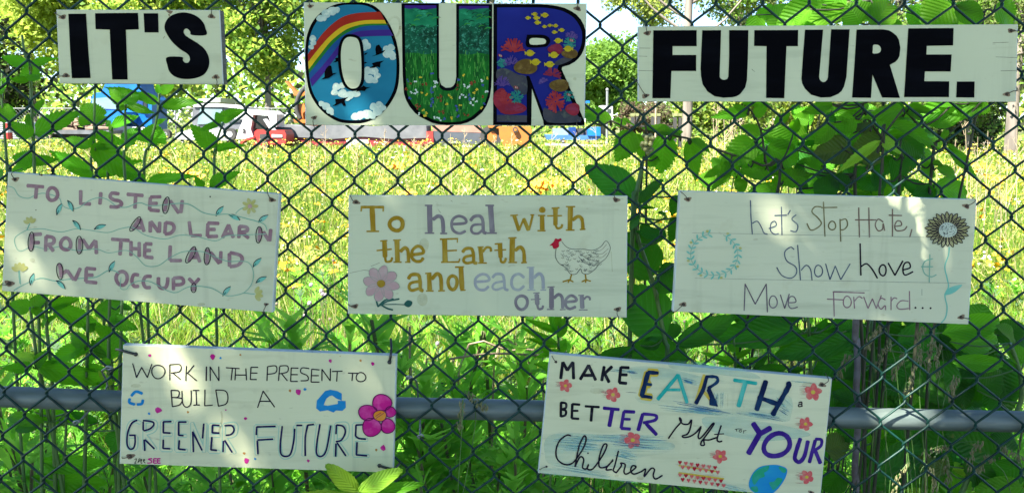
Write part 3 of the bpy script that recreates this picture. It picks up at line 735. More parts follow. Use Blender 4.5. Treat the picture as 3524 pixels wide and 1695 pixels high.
def coral(cx, cy, r, mat, n, fan=(0, 360), w=9, name='painted_coral', ry=None):
    mb = MB(); ry = ry or r
    for i in range(n):
        g = math.radians(fan[0]+(fan[1]-fan[0])*(i+random.uniform(-.3, .3))/n); L = random.uniform(0.75, 1.0)
        p0 = (cx+0.1*r*math.cos(g), cy-0.1*ry*math.sin(g)); p2 = (cx+L*r*math.cos(g), cy-L*ry*math.sin(g))
        m_ = ((p0[0]+p2[0])/2+random.uniform(-.1, .1)*r, (p0[1]+p2[1])/2+random.uniform(-.1, .1)*r)
        s.ribbon(mb, smooth_pts([p0, m_, p2], 2), w, 0.0022+0.00003*i, mat, 0.15)
        g2 = g+random.choice((-.6, .6)); s.ribbon(mb, [m_, (m_[0]+.4*r*math.cos(g2), m_[1]-.4*ry*math.sin(g2))], w*0.8, 0.0023+0.00003*i, mat, 0.1)
    mb.build(name, s.root)
cR = paint('coral_red', (0.26, 0.022, 0.03), (0.36, 0.05, 0.055), 70); cP = paint('coral_pink', (0.18, 0.018, 0.045), (0.26, 0.04, 0.08), 70)
cV = paint('coral_violet', (0.08, 0.045, 0.20), (0.12, 0.08, 0.26)); cT = paint('coral_teal', (0.015, 0.18, 0.15), (0.06, 0.28, 0.22)); cB = paint('coral_brown', (0.10, 0.06, 0.012), (0.18, 0.12, 0.03), 90, (1, 1, 1)); cY = paint('fish_yellow', (0.44, 0.36, 0.015), (0.32, 0.24, 0.01), 60)
cD = paint('coral_dark_red', (0.20, 0.015, 0.03), (0.30, 0.03, 0.05), 60)
for (x, y, rx, ry, mm) in ((1785, 870, 110, 55, cD), (1690, 800, 55, 90, cD), (2275, 880, 58, 50, cD), (2135, 400, 60, 40, cD)):
    mb = MB(); s.poly(mb, s.ellipse(x, y, rx, ry, 0, 18, 0.08), 0.0015+0.0000003*x, mm); mb.build('painted_coral', s.root)
coral(1790, 420, 100, cR, 11, (10, 170), 14, ry=120); coral(1715, 840, 85, cR, 9, (30, 150), 15, ry=120); coral(1800, 890, 90, cP, 14, (0, 180), 11, ry=60)
coral(2110, 610, 75, cP, 10, (0, 190), 12); coral(2135, 820, 90, cR, 13, (0, 360), 15); coral(2270, 890, 50, cP, 10, (0, 180), 10); coral(2140, 410, 62, cP, 10, (0, 180), 12)
coral(1780, 520, 75, cV, 12, (20, 200), 6); coral(1705, 700, 70, cV, 13, (20, 170), 6, ry=90); coral(2260, 310, 60, cV, 11, (0, 170), 6); coral(2040, 665, 45, cV, 9, (30, 220), 6)
coral(1705, 510, 42, cT, 14, (0, 360), 7); coral(1820, 780, 60, cT, 16, (0, 360), 8); coral(2250, 350, 55, cT, 14, (0, 360), 8); coral(2240, 775, 48, cT, 12, (0, 360), 8)
for (x, y, rx, ry) in ((1895, 540, 95, 62), (2250, 435, 66, 38), (2165, 690, 80, 50)):
    mb = MB(); s.poly(mb, s.ellipse(x, y, rx, ry, 0, 20, 0.05), 0.0036, cB); 
    for i in range(12):
        a, b_ = random.uniform(-.7, .7), random.uniform(-.7, .7); s.ribbon(mb, smooth_pts([(x+a*rx, y+b_*ry), (x+a*rx+12, y+b_*ry+8), (x+a*rx+22, y+b_*ry-4)], 2), 4, 0.0037+0.00002*i, paint('coral_brown_line', (0.09, 0.05, 0.015)))
    mb.build('painted_coral', s.root)
for (x, y, r, d) in [(1912, 147, 20, -1), (1968, 117, 22, 1), (1980, 148, 24, -1), (1988, 185, 24, -1), (2050, 125, 28, 1), (2045, 217, 18, -1), (2088, 208, 18, -1), (2135, 210, 20, 1), (2185, 245, 22, 1), (2125, 262, 20, -1),
                     (2155, 330, 30, -1), (2235, 395, 34, -1), (1930, 430, 36, 1), (2122, 445, 36, 1), (1975, 502, 38, 1), (2088, 520, 36, 1)]:
    r *= 0.86; mb = MB(); s.poly(mb, s.ellipse(x, y, r, r*0.85, 0, 14), 0.0040, cY)
    s.poly(mb, [(x-d*r*0.7, y), (x-d*r*1.45, y-r*0.55), (x-d*r*1.35, y+r*0.55)], 0.00405, cY); s.poly(mb, [(x+d*r*0.7, y-r*.35), (x+d*r*1.4, y), (x+d*r*.7, y+r*.35)], 0.0041, cY)
    s.poly(mb, s.ellipse(x+d*r*0.55, y-r*.2, 2.5, 2.5, 0, 6), 0.0043, INK['black']); mb.build('painted_fish', s.root)
for (x, y) in ((1690, 450), (1818, 705), (2262, 328), (2242, 765)):
    mb = MB(); s.poly(mb, s.ellipse(x, y, 20, 10, 25, 10), 0.0044, cR); s.ribbon(mb, [(x-4, y-8), (x-4, y+8)], 4, 0.0045, INK['chalk']); s.ribbon(mb, [(x+7, y-5), (x+7, y+10)], 4, 0.0045, INK['chalk']); mb.build('painted_fish', s.root)
s.fastener(160, 52, 20, -50, 5); s.fastener(193, 948, 0, 75, 5); s.fastener(2315, 72, 5, -60, 6); s.fastener(2315, 965, 5, 60, 5)
s.add_each('water_stain', smear_mat('stain_tan', (0.42, 0.36, 0.16), 30, (1, 1, 1), 0.3, 0.7, 0.35), 12, 'o 835,215 50,80@20; e 2290,637 14,12', 0)

# ---- listen and learn
s = Sign('4', [(62, 74), (2207, 246), (2152, 1180), (15, 1010)], 0.018, 'cream board with mauve lettering, green vines and small leaves, leftmost of the middle row', B_warm, m_edgew)
s.add('painted_vine', 'vine', 7, 'c 62,185 110,200 150,260 220,280 270,260 330,240 400,250 470,280 490,330 540,360 620,355 700,300 780,275 850,290 920,340 1000,350 1100,315 1200,340 1400,320 1500,330 1600,390 1700,410 1800,405 1950,440 2080,480 2110,530; c 1860,400 1890,370 1930,350', 0)
s.add('painted_vine', 'vine', 6, 'c 210,530 330,520 480,545 600,520 700,530 850,550 950,520 1050,510 1150,570 1300,600 1420,570 1550,580 1700,615 1790,575 1900,570 2100,560', 0)
s.add('painted_vine', 'vine', 6, 'c 210,530 120,590 130,670 170,695 260,660 370,680 480,660 600,690 760,680 860,710 1000,690 1080,740 1150,810 1250,810 1340,750 1450,700 1600,700 1700,740 1800,775 1950,780 2000,850 1990,950 1930,1020 1850,1045 1780,1045 1680,990 1560,970 1480,980 1400,1020 1330,1010 1200,940 1100,930 1030,960 1000,995 955,985 960,900', 0)
s.add('painted_vine', 'vine', 8, 'c 110,1005 190,960 320,910 430,930 520,920 640,910 760,900 850,850 900,850 940,870; c 165,960 150,900 155,860; c 1925,1025 2010,1035', 0)
s.letters('mauve', 29, ['215,180 345,190; 290,195 282,280', 'o 415,247 40,50', '638,220 637,322 715,325', '797,235 790,325', 'c 940,245 885,240 872,270 900,292 945,302 960,328 925,348 870,346', '1005,248 1130,258; 1072,260 1066,358', '1190,270 1270,268; 1188,275 1182,370; 1185,372 1258,378; 1190,320 1242,320', '1315,285 1303,380; 1345,300 1412,395; 1440,298 1428,392',
  '1100,445 1048,525; 1108,445 1138,540; 1075,512 1118,512', '1187,465 1187,545; 1192,462 1252,545; 1262,468 1258,548', '1308,470 1302,555; c 1310,470 1362,482 1375,518 1350,552 1305,562', '1494,465 1508,570; 1512,575 1590,572', '1642,475 1728,478; 1642,480 1638,578; 1640,582 1718,578; 1645,525 1700,525', '1758,588 1805,490; 1805,490 1842,588; 1778,560 1830,560', '1892,500 1886,590; c 1892,500 1945,508 1952,535 1900,548; 1912,552 1962,592', '2054,515 2046,615; 2080,545 2122,612; 2138,525 2130,615',
  '252,565 245,680; 265,565 328,562; 265,630 312,628', '365,580 360,695; c 366,578 422,592 422,632 372,645; 388,648 422,695', 'o 520,640 40,47', '632,598 626,705; 655,605 705,680; 705,680 752,612; 758,615 762,715', '882,602 1020,612; 955,625 948,725', '1035,620 1035,730; 1100,628 1100,738; 1040,677 1095,677', '1148,638 1200,640; 1145,640 1142,740; 1145,742 1208,748; 1148,690 1190,690', '1345,655 1340,765; 1345,770 1432,770', '1530,672 1492,775; 1540,680 1578,780; 1512,745 1568,745', '1638,685 1635,790; 1662,705 1732,792; 1745,700 1740,788', '1812,715 1812,815; c 1818,708 1895,728 1912,765 1880,805 1818,818',
  '472,800 483,900; 497,872 530,848; 532,850 582,920; 592,925 635,832', '683,830 755,838; 683,830 678,935; 680,938 765,945; 683,885 735,885', 'o 962,910 44,54', 'c 1095,885 1058,882 1042,930 1060,972 1095,972', 'c 1195,895 1150,898 1132,940 1150,980 1188,982', 'c 1252,905 1252,960 1275,988 1308,982 1322,950 1326,905', '1370,910 1370,1000; c 1372,908 1435,908 1450,940 1428,958 1378,962', '1492,912 1530,950; 1573,912 1535,955; 1530,965 1530,1005'])
ov = [(1312, 335, 25, 66, 10), (1070, 483, 22, 68, 35), (2045, 566, 24, 65, 5), (248, 622, 24, 75, 3), (628, 648, 26, 70, 0), (1507, 725, 24, 72, 28), (1637, 737, 24, 68, 3), (474, 853, 25, 64, -5), (1530, 985, 20, 37, 3)]
for (x, y, rx, ry, a) in ov: s.add('inked_outline', 'ink', 7, 'o %f,%f %f,%f %f,0' % (x, y, rx, ry, a), 2)
for (x, y, a) in [(468, 368, -65), (556, 338, 65), (605, 490, 52), (790, 507, -18), (1735, 382, -50), (1850, 430, 28), (2078, 442, -35), (885, 818, -60), (255, 918, -70), (480, 960, 45), (2030, 787, -45), (2062, 922, -28), (1790, 1012, -48)]:
    L = 48; ca, sa = math.cos(math.radians(a)), math.sin(math.radians(a))
    R_ = lambda u, v: (x+u*ca-v*sa, y+u*sa+v*ca)
    mb = MB(); s.poly(mb, [R_(-L, 0), R_(-L*.4, -15), R_(L*.3, -15), R_(L, 0), R_(L*.3, 13), R_(-L*.4, 13)], 0.0008, INK['leafteal'], True)
    s.ribbon(mb, smooth_pts([R_(-L, 3), R_(-L*.4, -15), R_(L*.3, -17), R_(L*1.05, -2)], 3), 6, 0.0009, INK['ink']); s.ribbon(mb, [R_(-L, 3), R_(-L*.2, 0)], 5, 0.0010, INK['ink'])
    mb.build('painted_leaf', s.root)
def petals(s, x, y, r, rr, n, mat, a0=0, a1=360, z=0.0008, name='painted_flower', cen=None, cr=10, cmat=None, rt=None, line=None):
    mb = MB()
    for i in range(n):
        g = math.radians(a0+(a1-a0)*i/(n if a1-a0 == 360 else max(1, n-1)))
        e = s.ellipse(x+r*math.cos(g), y+r*math.sin(g), rr, rt or rr*0.55, math.degrees(g), 12, 0.05)
        s.poly(mb, e, z+0.00003*i, INK[mat])
        if line: s.ribbon(mb, e+[e[0], e[1]], line[1], z+0.0004+0.00003*i, INK[line[0]])
    if cmat: s.poly(mb, s.ellipse(x, y, cr, cr*0.9, 0, 12), z+0.001, INK[cmat])
    return mb.build(name, s.root)
petals(s, 1975, 342, 40, 26, 7, 'paleyellow', cmat='pink', cr=18)
petals(s, 240, 478, 32, 26, 4, 'paleyellow', 200, 320); petals(s, 158, 855, 40, 32, 5, 'paleyellow', 205, 330); petals(s, 2010, 1035, 40, 30, 4, 'paleyellow', -60, 50)
s.add('painted_stem', 'vine', 14, '235,480 215,525@10;150,850 160,950', 0)
s.fastener(120, 130, -5, -60); s.fastener(2148, 292, -35, -80); s.fastener(2105, 1115, -5, 70, 4); s.fastener(330, 95, 0, -25, 4, False)
s.fastener(75, 950, -50, 0, 8)
s.add('dark_fleck', 'ink', 6, 'e 1660,267 6,6; e 285,372 4,4', 1)
s.add_each('water_stain', smear_mat('stain_tan', (0.42, 0.36, 0.16)), 12, 'e 255,768 22,15; e 1590,1115 30,12', 0)

# ---- heal with the earth
s = Sign('5', [(122, 128), (2477, 131), (2470, 1158), (115, 1127)], 0.009, 'white board with gold and grey serif lettering, a pink flower and a hen', B_sage, m_edgew)
s.letters('gold', 40, ['320,225 330,425@45;228,226 418,226@24;230,225 228,262@12;415,225 414,262@12;275,430 378,430@14', 'o 525,370 56,54@34',
  '1520,300 1560,422@32;1560,422 1600,325@18;1600,325 1640,420@32;1645,420 1675,300@18;1488,297 1550,293@12;1658,292 1688,292@12', 'e 1757,250 28,26;1755,305 1757,415@38;1722,297 1780,297@13;1718,425 1783,425@13', '1868,240 1868,375@40;c 1868,375 1885,405 1918,395 1924,372@20;1800,300 1922,298@13;1838,236 1900,232@14', '1995,228 1990,412@42;1958,222 2033,222@12;1957,420 2028,420@13;c 2015,335 2058,305 2092,330 2100,412@30;2075,415 2120,412@13',
  '425,518 430,645@40;c 430,645 440,685 478,680 490,652@20;360,592 485,580@14;390,512 448,508@13', '530,508 535,682@42;500,505 562,502@12;502,690 568,690@12;c 560,600 600,568 624,600 628,682@30;600,690 643,690@12', 'c 658,628 750,612 742,572 705,555 662,590 657,650 690,682 732,680 752,655@27',
  '932,502 937,682@46;895,497 1045,492@15;1040,495 1040,525@10;905,690 1055,688@15;1053,688 1060,662@12;940,595 1035,590@13', 'c 1085,605 1110,577 1158,577 1175,620 1180,690 1205,698@28;c 1175,632 1110,645 1092,678 1120,698 1170,688@24', '1235,572 1245,688@38;1212,565 1260,562@12;1217,697 1288,697@12;c 1255,602 1285,567 1318,570 1324,598@22', '1400,542 1405,648@40;c 1405,648 1410,686 1438,688 1450,657@22;1354,590 1450,585@13;1357,537 1418,533@13', '1505,492 1500,682@45;1472,487 1538,484@13;1472,692 1542,692@13;c 1530,592 1570,562 1600,600 1605,688@30;1580,695 1626,692@13',
  'c 627,830 652,797 708,797 725,840 728,918 750,930@30;c 718,852 650,865 632,900 655,928 712,912@26', '802,792 806,922@40;770,785 820,782@13;777,932 838,932@13;c 825,832 870,788 900,820 905,922@32;880,932 933,930@13', '1070,738 1080,915@42;1022,732 1093,730@13;1067,927 1108,925@13;o 1000,862 38,58@30'], jit=0.08)
s.letters('grey', 40, ['805,218 810,435@44;767,212 828,212@14;767,445 843,445@14;c 835,330 880,302 914,330 922,435@32;897,448 953,448@14', 'c 992,370 1108,360 1102,320 1050,302 1002,330 992,385 1012,428 1060,448 1108,428@24', 'c 1152,340 1180,307 1230,302 1255,340 1260,430 1283,446@28;c 1252,372 1180,377 1157,410 1172,443 1215,448 1252,420@22', '1320,218 1335,435@44;1278,212 1348,212@14;1292,445 1373,445@14'])
s.letters('palegrey', 24, ['c 1197,855 1303,845 1293,802 1245,792 1197,825 1192,880 1220,918 1268,923 1303,895', 'c 1337,820 1365,792 1418,795 1435,840 1440,910 1468,925;c 1428,852 1360,865 1337,900 1365,923 1423,905@20', 'c 1603,820 1560,790 1512,810 1497,860 1512,908 1560,923 1603,890', '1665,743 1665,912@40;1627,735 1690,733@10;1632,925 1698,925@10;c 1685,822 1730,787 1760,820 1765,912@28;1742,925 1788,925@10'])
s.letters('grey', 24, ['o 1582,1030 50,58@26', '1710,962 1715,1045@38;c 1715,1045 1725,1083 1755,1080 1764,1057@20;1662,1005 1743,1000@10;1682,950 1733,948@10', '1835,910 1835,1075@40;1802,900 1860,897@10;1797,1088 1858,1088@10;c 1855,992 1895,962 1925,990 1930,1076@28;1907,1090 1953,1088@10', 'c 1965,1025 2043,1015 2033,985 1995,972 1957,1005 1957,1060 1990,1083 2038,1065', '2090,978 2095,1076@38;2062,970 2108,968@10;2067,1092 2138,1092@10;c 2110,1002 2130,982 2155,987 2159,1008@18'])
hen = s.add('painted_hen', B_warm, 5, 'P 1920,515 1960,560 2010,580 2100,580 2180,590 2250,560 2295,510 2330,560 2320,610 2290,660 2240,700 2200,750 2140,790 2095,780 2080,745 2040,790 1990,785 1960,740 1900,700 1870,650 1870,600 1875,575', 0)
s.add('hen_outline', 'pencil', 5, 'c 1920,515 1960,560 2010,580 2100,580 2180,590 2250,560 2295,510 2330,560 2320,610 2290,660 2240,700 2200,750 2140,790 2095,780 2080,745 2040,790 1990,785 1960,740 1900,700 1870,650 1870,600 1875,575;c 2190,600 2250,590 2300,540@3;c 2200,620 2260,620 2315,575@3;c 2205,645 2260,650 2305,610@3;c 2060,640 2120,700 2210,710@4;c 2080,620 2150,670 2230,680@4;c 2150,690 2190,720 2215,700@4;c 2100,660 2150,710 2200,725@3', 1)
mb = MB()
for i in range(90):
    x = random.uniform(1885, 2250); y = random.uniform(585, 765); c_ = 580+max(0, (1960-x))*.2
    if y < c_ or y > 700+min(80, max(0, x-1890)*.9) or y > 790-max(0, x-2120)*.5: continue
    w_ = random.uniform(9, 14); s.ribbon(mb, smooth_pts([(x-w_, y-2), (x, y+8), (x+w_, y-4)], 2), 3.2, 0.0011+0.000005*i, INK['pencil'])
mb.build('hen_feathers', s.root)['kind'] = 'stuff'
s.add('hen_comb', 'red', 5, 'P 1818,550 1850,520 1868,490 1890,496 1912,488 1920,508 1897,522 1897,560 1862,578 1845,565 1840,550', 2)
s.add('hen_leg', 'gold', 12, '2005,790 1992,835;1930,855 1985,838;1985,838 2018,855;1985,838 1975,862', 2); s.add('hen_leg', 'gold', 12, '2120,790 2126,835;2090,855 2125,838;2125,838 2165,850;2125,838 2122,862', 2)
petals(s, 397, 870, 88, 68, 8, 'pink', 10, 370, cmat='gold', cr=36, rt=42, line=('faint', 4))
s.add('painted_stem', 'darkgreen', 14, 'c 365,940 355,1000 370,1065;c 370,1065 430,1010 500,1000;c 385,1055 450,1020 550,1000;390,1047 520,1045 600,1048@8;c 400,1052 450,1080 495,1092;P 590,1045 620,1010 658,1022 655,1050 625,1070', 1)
s.fastener(187, 185, -45, -50); s.fastener(2378, 165, -5, -70); s.fastener(178, 1062, -55, -15); s.fastener(2393, 1087, 10, 75)
s.add_each('water_stain', smear_mat('stain_tan', (0.42, 0.36, 0.16)), 12, 'e 745,1005 45,55; e 760,545 40,60; 2340,600 2348,770@5; 2310,160 2440,158@8', 0)
s.add('pencil_line', 'pencil', 3, '130,782 250,757 330,765; 310,725 385,695; 880,250 900,275; 985,170 1000,180', 0)

# ---- stop hate, show love
s = Sign('6', [(180, 74), (2247, 134), (2190, 1002), (133, 912)], 0.016, 'pale board with thin handwriting, an inked sunflower and a leafy wreath ring', B_warm, m_edgew)
s.letters('slate', 8, ['672,140 675,250 685,375;c 685,300 720,285 750,330 765,365 790,375', 'c 800,335 850,315 842,285 815,300 812,350 840,375 868,370', '887,185 891,380;840,245 925,242', '950,208 932,238', 'c 990,240 960,270 1000,310 990,355 950,350'])
s.letters('olive', 9, ['c 1165,185 1120,185 1100,220 1140,260 1165,300 1130,335 1090,345 1065,300', '1180,150 1190,390;1165,190 1275,188', 'o 1240,315 25,30', '1295,270 1300,425;c 1295,280 1335,270 1347,310 1325,340 1300,345'])
s.letters('rosebrown', 9, ['1425,190 1430,395;1495,190 1500,395;1400,275 1545,275', 'c 1595,290 1560,270 1540,310 1560,350 1590,340 1595,300 1605,350', '1660,200 1660,390;1635,243 1725,245', 'c 1680,320 1722,312 1715,285 1690,285 1675,320 1690,350 1740,345 1760,320', '1795,340 1780,395'])
s.letters('slate', 8, ['c 975,480 950,465 910,500 925,560 985,600 990,650 950,680 890,660 855,605', '1000,450 1020,695;c 1025,625 1060,590 1090,620 1100,695', 'o 1145,630 28,40', '1195,580 1225,690;1225,690 1262,595;1262,595 1300,690;1300,690 1365,580'])
s.letters('ink', 11, ['1435,440 1440,660;c 1440,600 1480,580 1520,620 1555,680', 'o 1592,625 24,38', '1630,575 1677,660;1677,660 1732,560', 'c 1735,622 1782,607 1775,572 1745,577 1732,620 1747,658 1802,635'])
s.letters('vine', 8, ['c 1940,545 1890,560 1870,600 1885,650 1930,670 1965,655;1920,515 1915,710;1860,600 1942,600'])
s.letters('purplegrey', 8, ['628,905 635,720;635,720 705,860;705,860 782,720;782,720 790,915', 'o 830,845 28,42', '880,795 910,890;910,890 942,790', 'c 935,850 987,845 975,810 945,812 935,860 955,890 1000,880'])
s.letters('mauve', 8, ['1245,775 1465,782;1250,780 1255,945;1205,825 1320,830', 'o 1345,845 28,40', '1390,810 1396,890;c 1395,840 1425,808 1450,820', '1460,810 1490,890;1490,890 1520,822;1520,822 1547,890;1547,890 1582,800', 'c 1610,830 1580,820 1560,860 1580,895 1608,870 1612,900', '1650,810 1650,900;c 1650,842 1670,817 1692,822', 'c 1770,840 1720,837 1690,870 1710,895 1772,890;1778,770 1780,900'])
s.letters('ink', 7, ['e 1820,885 7,7', 'e 1870,887 7,7', 'e 1925,888 7,7'], name='dot')
s.add('pencil_line', 'faint', 3, '265,365 1880,395; 285,680 2170,715; 1865,755 1865,800@4; 1250,770 1500,765', 0)
mb = MB()
for i in range(26):
    g = 2*math.pi*i/26+0.1; L = 152 if i % 2 else 140; ux, uy = math.cos(g), math.sin(g)*0.80
    ang = math.degrees(math.atan2(uy, ux)); x, y = 2040+L*0.68*ux, 343+L*0.68*uy
    nx_, ny_ = -math.sin(math.radians(ang)), math.cos(math.radians(ang)); q = 17
    tip = (2040+L*1.04*ux, 343+L*1.04*uy); ba = (2040+58*ux, 343+58*uy)
    e = smooth_pts([ba, (x+nx_*q, y+ny_*q), tip, (x-nx_*q, y-ny_*q)], 3, True)
    s.poly(mb, e, 0.0007+0.00004*i, INK['petal']); s.ribbon(mb, e+[e[0], e[1]], 6, 0.0008+0.00004*i, INK['ink'])
s.poly(mb, s.ellipse(2042, 345, 63, 52, 0, 20), 0.0022, INK['chalk']); 
for i in range(70):
    g = random.uniform(0, 6.3); r = math.sqrt(random.random())*0.92; s.poly(mb, s.ellipse(2042+60*r*math.cos(g), 345+49*r*math.sin(g), 3, 3, 0, 5), 0.0023+0.000004*i, INK['ink'])
mb.build('painted_sunflower', s.root)
s.add('painted_stem', 'leafteal', 9, 'c 2055,465 2050,520 2025,600 2040,680 2050,740 2025,800 2040,880 2030,950 2000,990;P 2020,795 2060,745 2145,725 2110,765 2070,790', 0)
mb = MB(); wr = [(420+165*math.cos(g), 515+145*math.sin(g)) for g in [math.radians(a) for a in range(-68, 262, 12)]]
s.ribbon(mb, wr, 4.5, 0.0006, INK['vine'])
for i, a in enumerate(range(-60, 262, 15)):
    g = math.radians(a); x, y = 420+165*math.cos(g), 515+145*math.sin(g)
    for sd_ in (1, -1):
        t = math.degrees(g)+90+sd_*50; xx, yy = x+20*math.cos(math.radians(t)), y+20*math.sin(math.radians(t))
        s.poly(mb, s.ellipse(xx, yy, 18, 6.5, t, 9), 0.0007+0.00002*i, INK['leafteal'])
    if i % 3 == 0: s.poly(mb, s.ellipse(x+22*math.cos(g), y+22*math.sin(g), 11, 9, 0, 8), 0.0012+0.00002*i, INK['paleyellow'])
mb.build('painted_wreath', s.root)
s.fastener(238, 132, -50, -50); s.fastener(2175, 180, 55, -50); s.fastener(205, 862, -60, 50); s.fastener(2137, 950, 60, 10)

# ---- work in the present
s = Sign('7', [(97, 82), (2238, 165), (2212, 1080), (70, 1010)], 0.017, 'cream board with a magenta flower and blue recycling arrows, bottom left', B_cream, m_edgew)
s.letters('ink', 9, ['175,225 205,335;205,335 245,255;245,255 290,335;290,335 325,230', 'o 375,290 52,53', '465,235 465,355;c 465,235 545,235 545,285 475,300;490,300 550,350', '595,245 590,360;655,240 600,305;605,300 675,360', '752,250 750,360@11', '782,360 780,250;780,250 850,360;850,360 848,250',
  '905,258 1010,265;955,262 945,355', '980,262 975,355;1060,265 1065,355;980,315 1060,315', '1100,255 1095,350;1100,255 1155,255;1100,300 1150,300;1095,350 1145,350', '1230,250 1225,360;c 1230,250 1295,245 1295,295 1230,310', '1325,250 1315,360;c 1325,245 1385,245 1385,290 1325,305;1340,305 1385,360', '1415,260 1410,365;1415,260 1470,262;1412,312 1465,312;1410,365 1465,365', 'c 1555,265 1500,260 1490,295 1540,320 1545,355 1490,360', '1575,270 1570,370;1575,270 1635,275;1575,320 1630,320;1570,370 1635,370', '1655,360 1655,270;1655,270 1720,360;1720,360 1722,265', '1735,288 1815,285;1775,288 1770,365', '1860,300 1935,302;1895,302 1890,360', 'o 1960,332 38,36',
  '475,435 485,560;c 475,435 535,440 530,485 485,490;c 485,490 560,500 545,545 485,562', 'c 560,440 565,530 590,565 620,555 632,520 632,435', '670,435 675,550;645,435 695,435;650,550 700,548', '740,430 738,555;738,555 800,550', '825,432 845,555;c 825,432 900,440 920,490 905,540 845,558', '1152,570 1195,440;1195,440 1285,565;1170,520 1250,520'])
sk = ['c 235,690 195,675 150,700 135,780 140,870 170,895 200,880 205,800;150,795 205,795', '268,680 265,895;c 268,680 350,680 345,745 275,775;275,785 355,895', '405,680 400,900;405,680 490,680;405,780 480,780;400,900 480,903', '520,685 515,905;520,685 605,685;520,790 595,790;515,905 600,905', '640,915 640,690;640,690 735,915;735,915 745,695', '780,705 775,915;780,705 865,705;780,790 855,790;775,915 855,915', '890,705 885,920;c 890,705 980,700 975,780 900,800;900,805 975,925',
      '1135,715 1145,935;1135,715 1300,712;1140,815 1280,810', 'c 1330,715 1325,850 1340,945 1390,955 1435,900 1445,715', '1450,700 1600,695;1520,705 1510,945', 'c 1625,705 1610,850 1625,945 1665,950 1700,880 1725,710', '1765,700 1760,950;c 1765,700 1850,700 1845,800 1770,830;1780,840 1855,945', '1905,700 1905,945;1905,700 1980,698;1905,820 2010,822;1905,945 2020,948']
s.letters('mint', 32, sk, 0, 'letter_outline'); s.letters('cream', 17, sk, 1, 'letter_fill')
s.letters('navy', 14, ['c 210,668 170,690 138,760 132,850 152,890 182,885 195,840 193,780;150,785 190,785', 'c 258,670 330,680 340,705 310,735 262,750;258,680 258,745;265,820 270,905;272,820 345,890', '415,680 478,678;415,680 415,765;415,765 470,768;415,820 413,888;415,888 468,890', '535,682 595,682;535,682 535,785;535,785 572,788;540,825 535,892;535,892 588,898', '650,915 645,758;645,758 718,902;732,695 722,808', '800,705 853,708;800,705 798,765;798,765 852,768;795,800 787,898;787,898 833,903', 'c 895,710 950,710 968,745 945,778 905,785;885,830 882,915;895,825 953,918',
  '1145,720 1292,715;1145,720 1142,782;1152,822 1272,815;1150,830 1155,930', 'c 1345,715 1330,850 1335,930 1370,950 1410,930 1435,830 1442,735', '1457,708 1500,708;1545,706 1592,700;c 1545,705 1525,800 1525,945', 'c 1640,700 1615,850 1615,930 1650,950 1690,900 1725,710', 'c 1770,705 1820,715 1838,760 1810,820 1765,835;1768,705 1765,775;1765,850 1762,950;1775,845 1842,945', '1922,705 1972,702;1922,705 1918,790;c 1918,790 1945,810 1998,815;1930,840 1925,938;1925,938 2008,945'], 2)
s.add_each('recycling_arrows', 'blue', 30, 'c 165,478 200,445 250,460@22;c 255,510 245,540 210,545@22;c 190,545 150,530 152,500@22', 1)
s.add('recycling_arrows', 'blue', 44, 'p 1615,515 1680,440 1720,430 1775,440 1810,460 1810,515 1770,500 1735,475 1715,480 1690,500 1680,520 1670,550 1700,555 1780,540 1778,515 1840,518 1842,570 1815,595 1765,592 1745,608 1700,590 1640,600 1610,575', 1)
for (x, y, rx, ry) in ((2125, 530, 76, 66), (2015, 607, 74, 60), (2192, 602, 42, 42), (2045, 722, 74, 72), (2172, 712, 54, 58)):
    mb = MB(); e = s.ellipse(x, y, rx, ry, 0, 22, 0.04); s.poly(mb, e, 0.0012+0.00002*x/100, INK['magenta']); s.ribbon(mb, e+[e[0], e[1]], 7, 0.0018+0.00002*x/100, INK['magentaline']); mb.build('painted_petal', s.root)
s.add('flower_centre', 'orange', 6, 'e 2110,630 52,43', 7); s.add('flower_centre_outline', 'magentaline', 6, 'o 2110,630 52,43;2080,650 2140,610@4;2075,635 2120,605@4', 8)
for q, mm in (([(308, 163, 14), (800, 173, 24), (1720, 205, 15), (2052, 228, 16), (1470, 448, 25), (375, 590, 28), (1057, 655, 14), (1065, 985, 24), (1548, 985, 13), (2133, 885, 24), (903, 588, 7)], 'magenta'), ([(862, 183, 10), (1522, 427, 13), (303, 617, 11), (1132, 970, 10)], 'blue'), ([(1017, 158, 9), (1957, 203, 11), (1405, 438, 12), (607, 605, 10), (1047, 927, 12), (2080, 900, 11), (1797, 168, 4)], 'ochre')):
    for (x, y, r) in q:
        mb = MB(); s.poly(mb, s.ellipse(x, y, r, r*0.85, random.uniform(0, 90), 7, 0.15), 0.0005, INK[mm]); mb.build('confetti_dot', s.root)
s.letters('black', 5, ['c 190,975 205,968 200,990 190,1003 205,1003', 'c 215,1003 225,970 235,975 215,1000', 'c 232,985 245,985 245,970 240,1003 250,1000', 'c 262,985 270,978 262,972 260,990 275,1003'])
s.letters('magenta', 10, ['c 325,968 297,972 322,985 318,1000 290,1002', '340,968 338,1003;340,1003 362,1003;340,968 362,968;340,985 360,985', '370,968 368,1003;370,1003 392,1003;370,968 392,968;370,985 388,985'])
s.fastener(155, 950, -60, 5, 7)
def ziptie(s, pts, w=0.0028):
    t = MB(); q = [s.pt(x, y, z) for (x, y, z) in pts]; t.tube(smooth_pts(q, 3), w, m_zip, 6); t.ball(q[-1], w*1.6, m_zip); t.build('cable_tie', s.root, True)
ziptie(s, [(8, 138, -0.022), (90, 122, 0.002), (150, 138, 0.003), (200, 153, 0.001)]); ziptie(s, [(2180, 55, -0.024), (2192, 110, -0.010), (2195, 150, 0.003), (2183, 215, 0.001)]); ziptie(s, [(2250, 1040, -0.024), (2225, 1050, 0.000), (2170, 1040, 0.003), (2105, 1022, 0.001)])
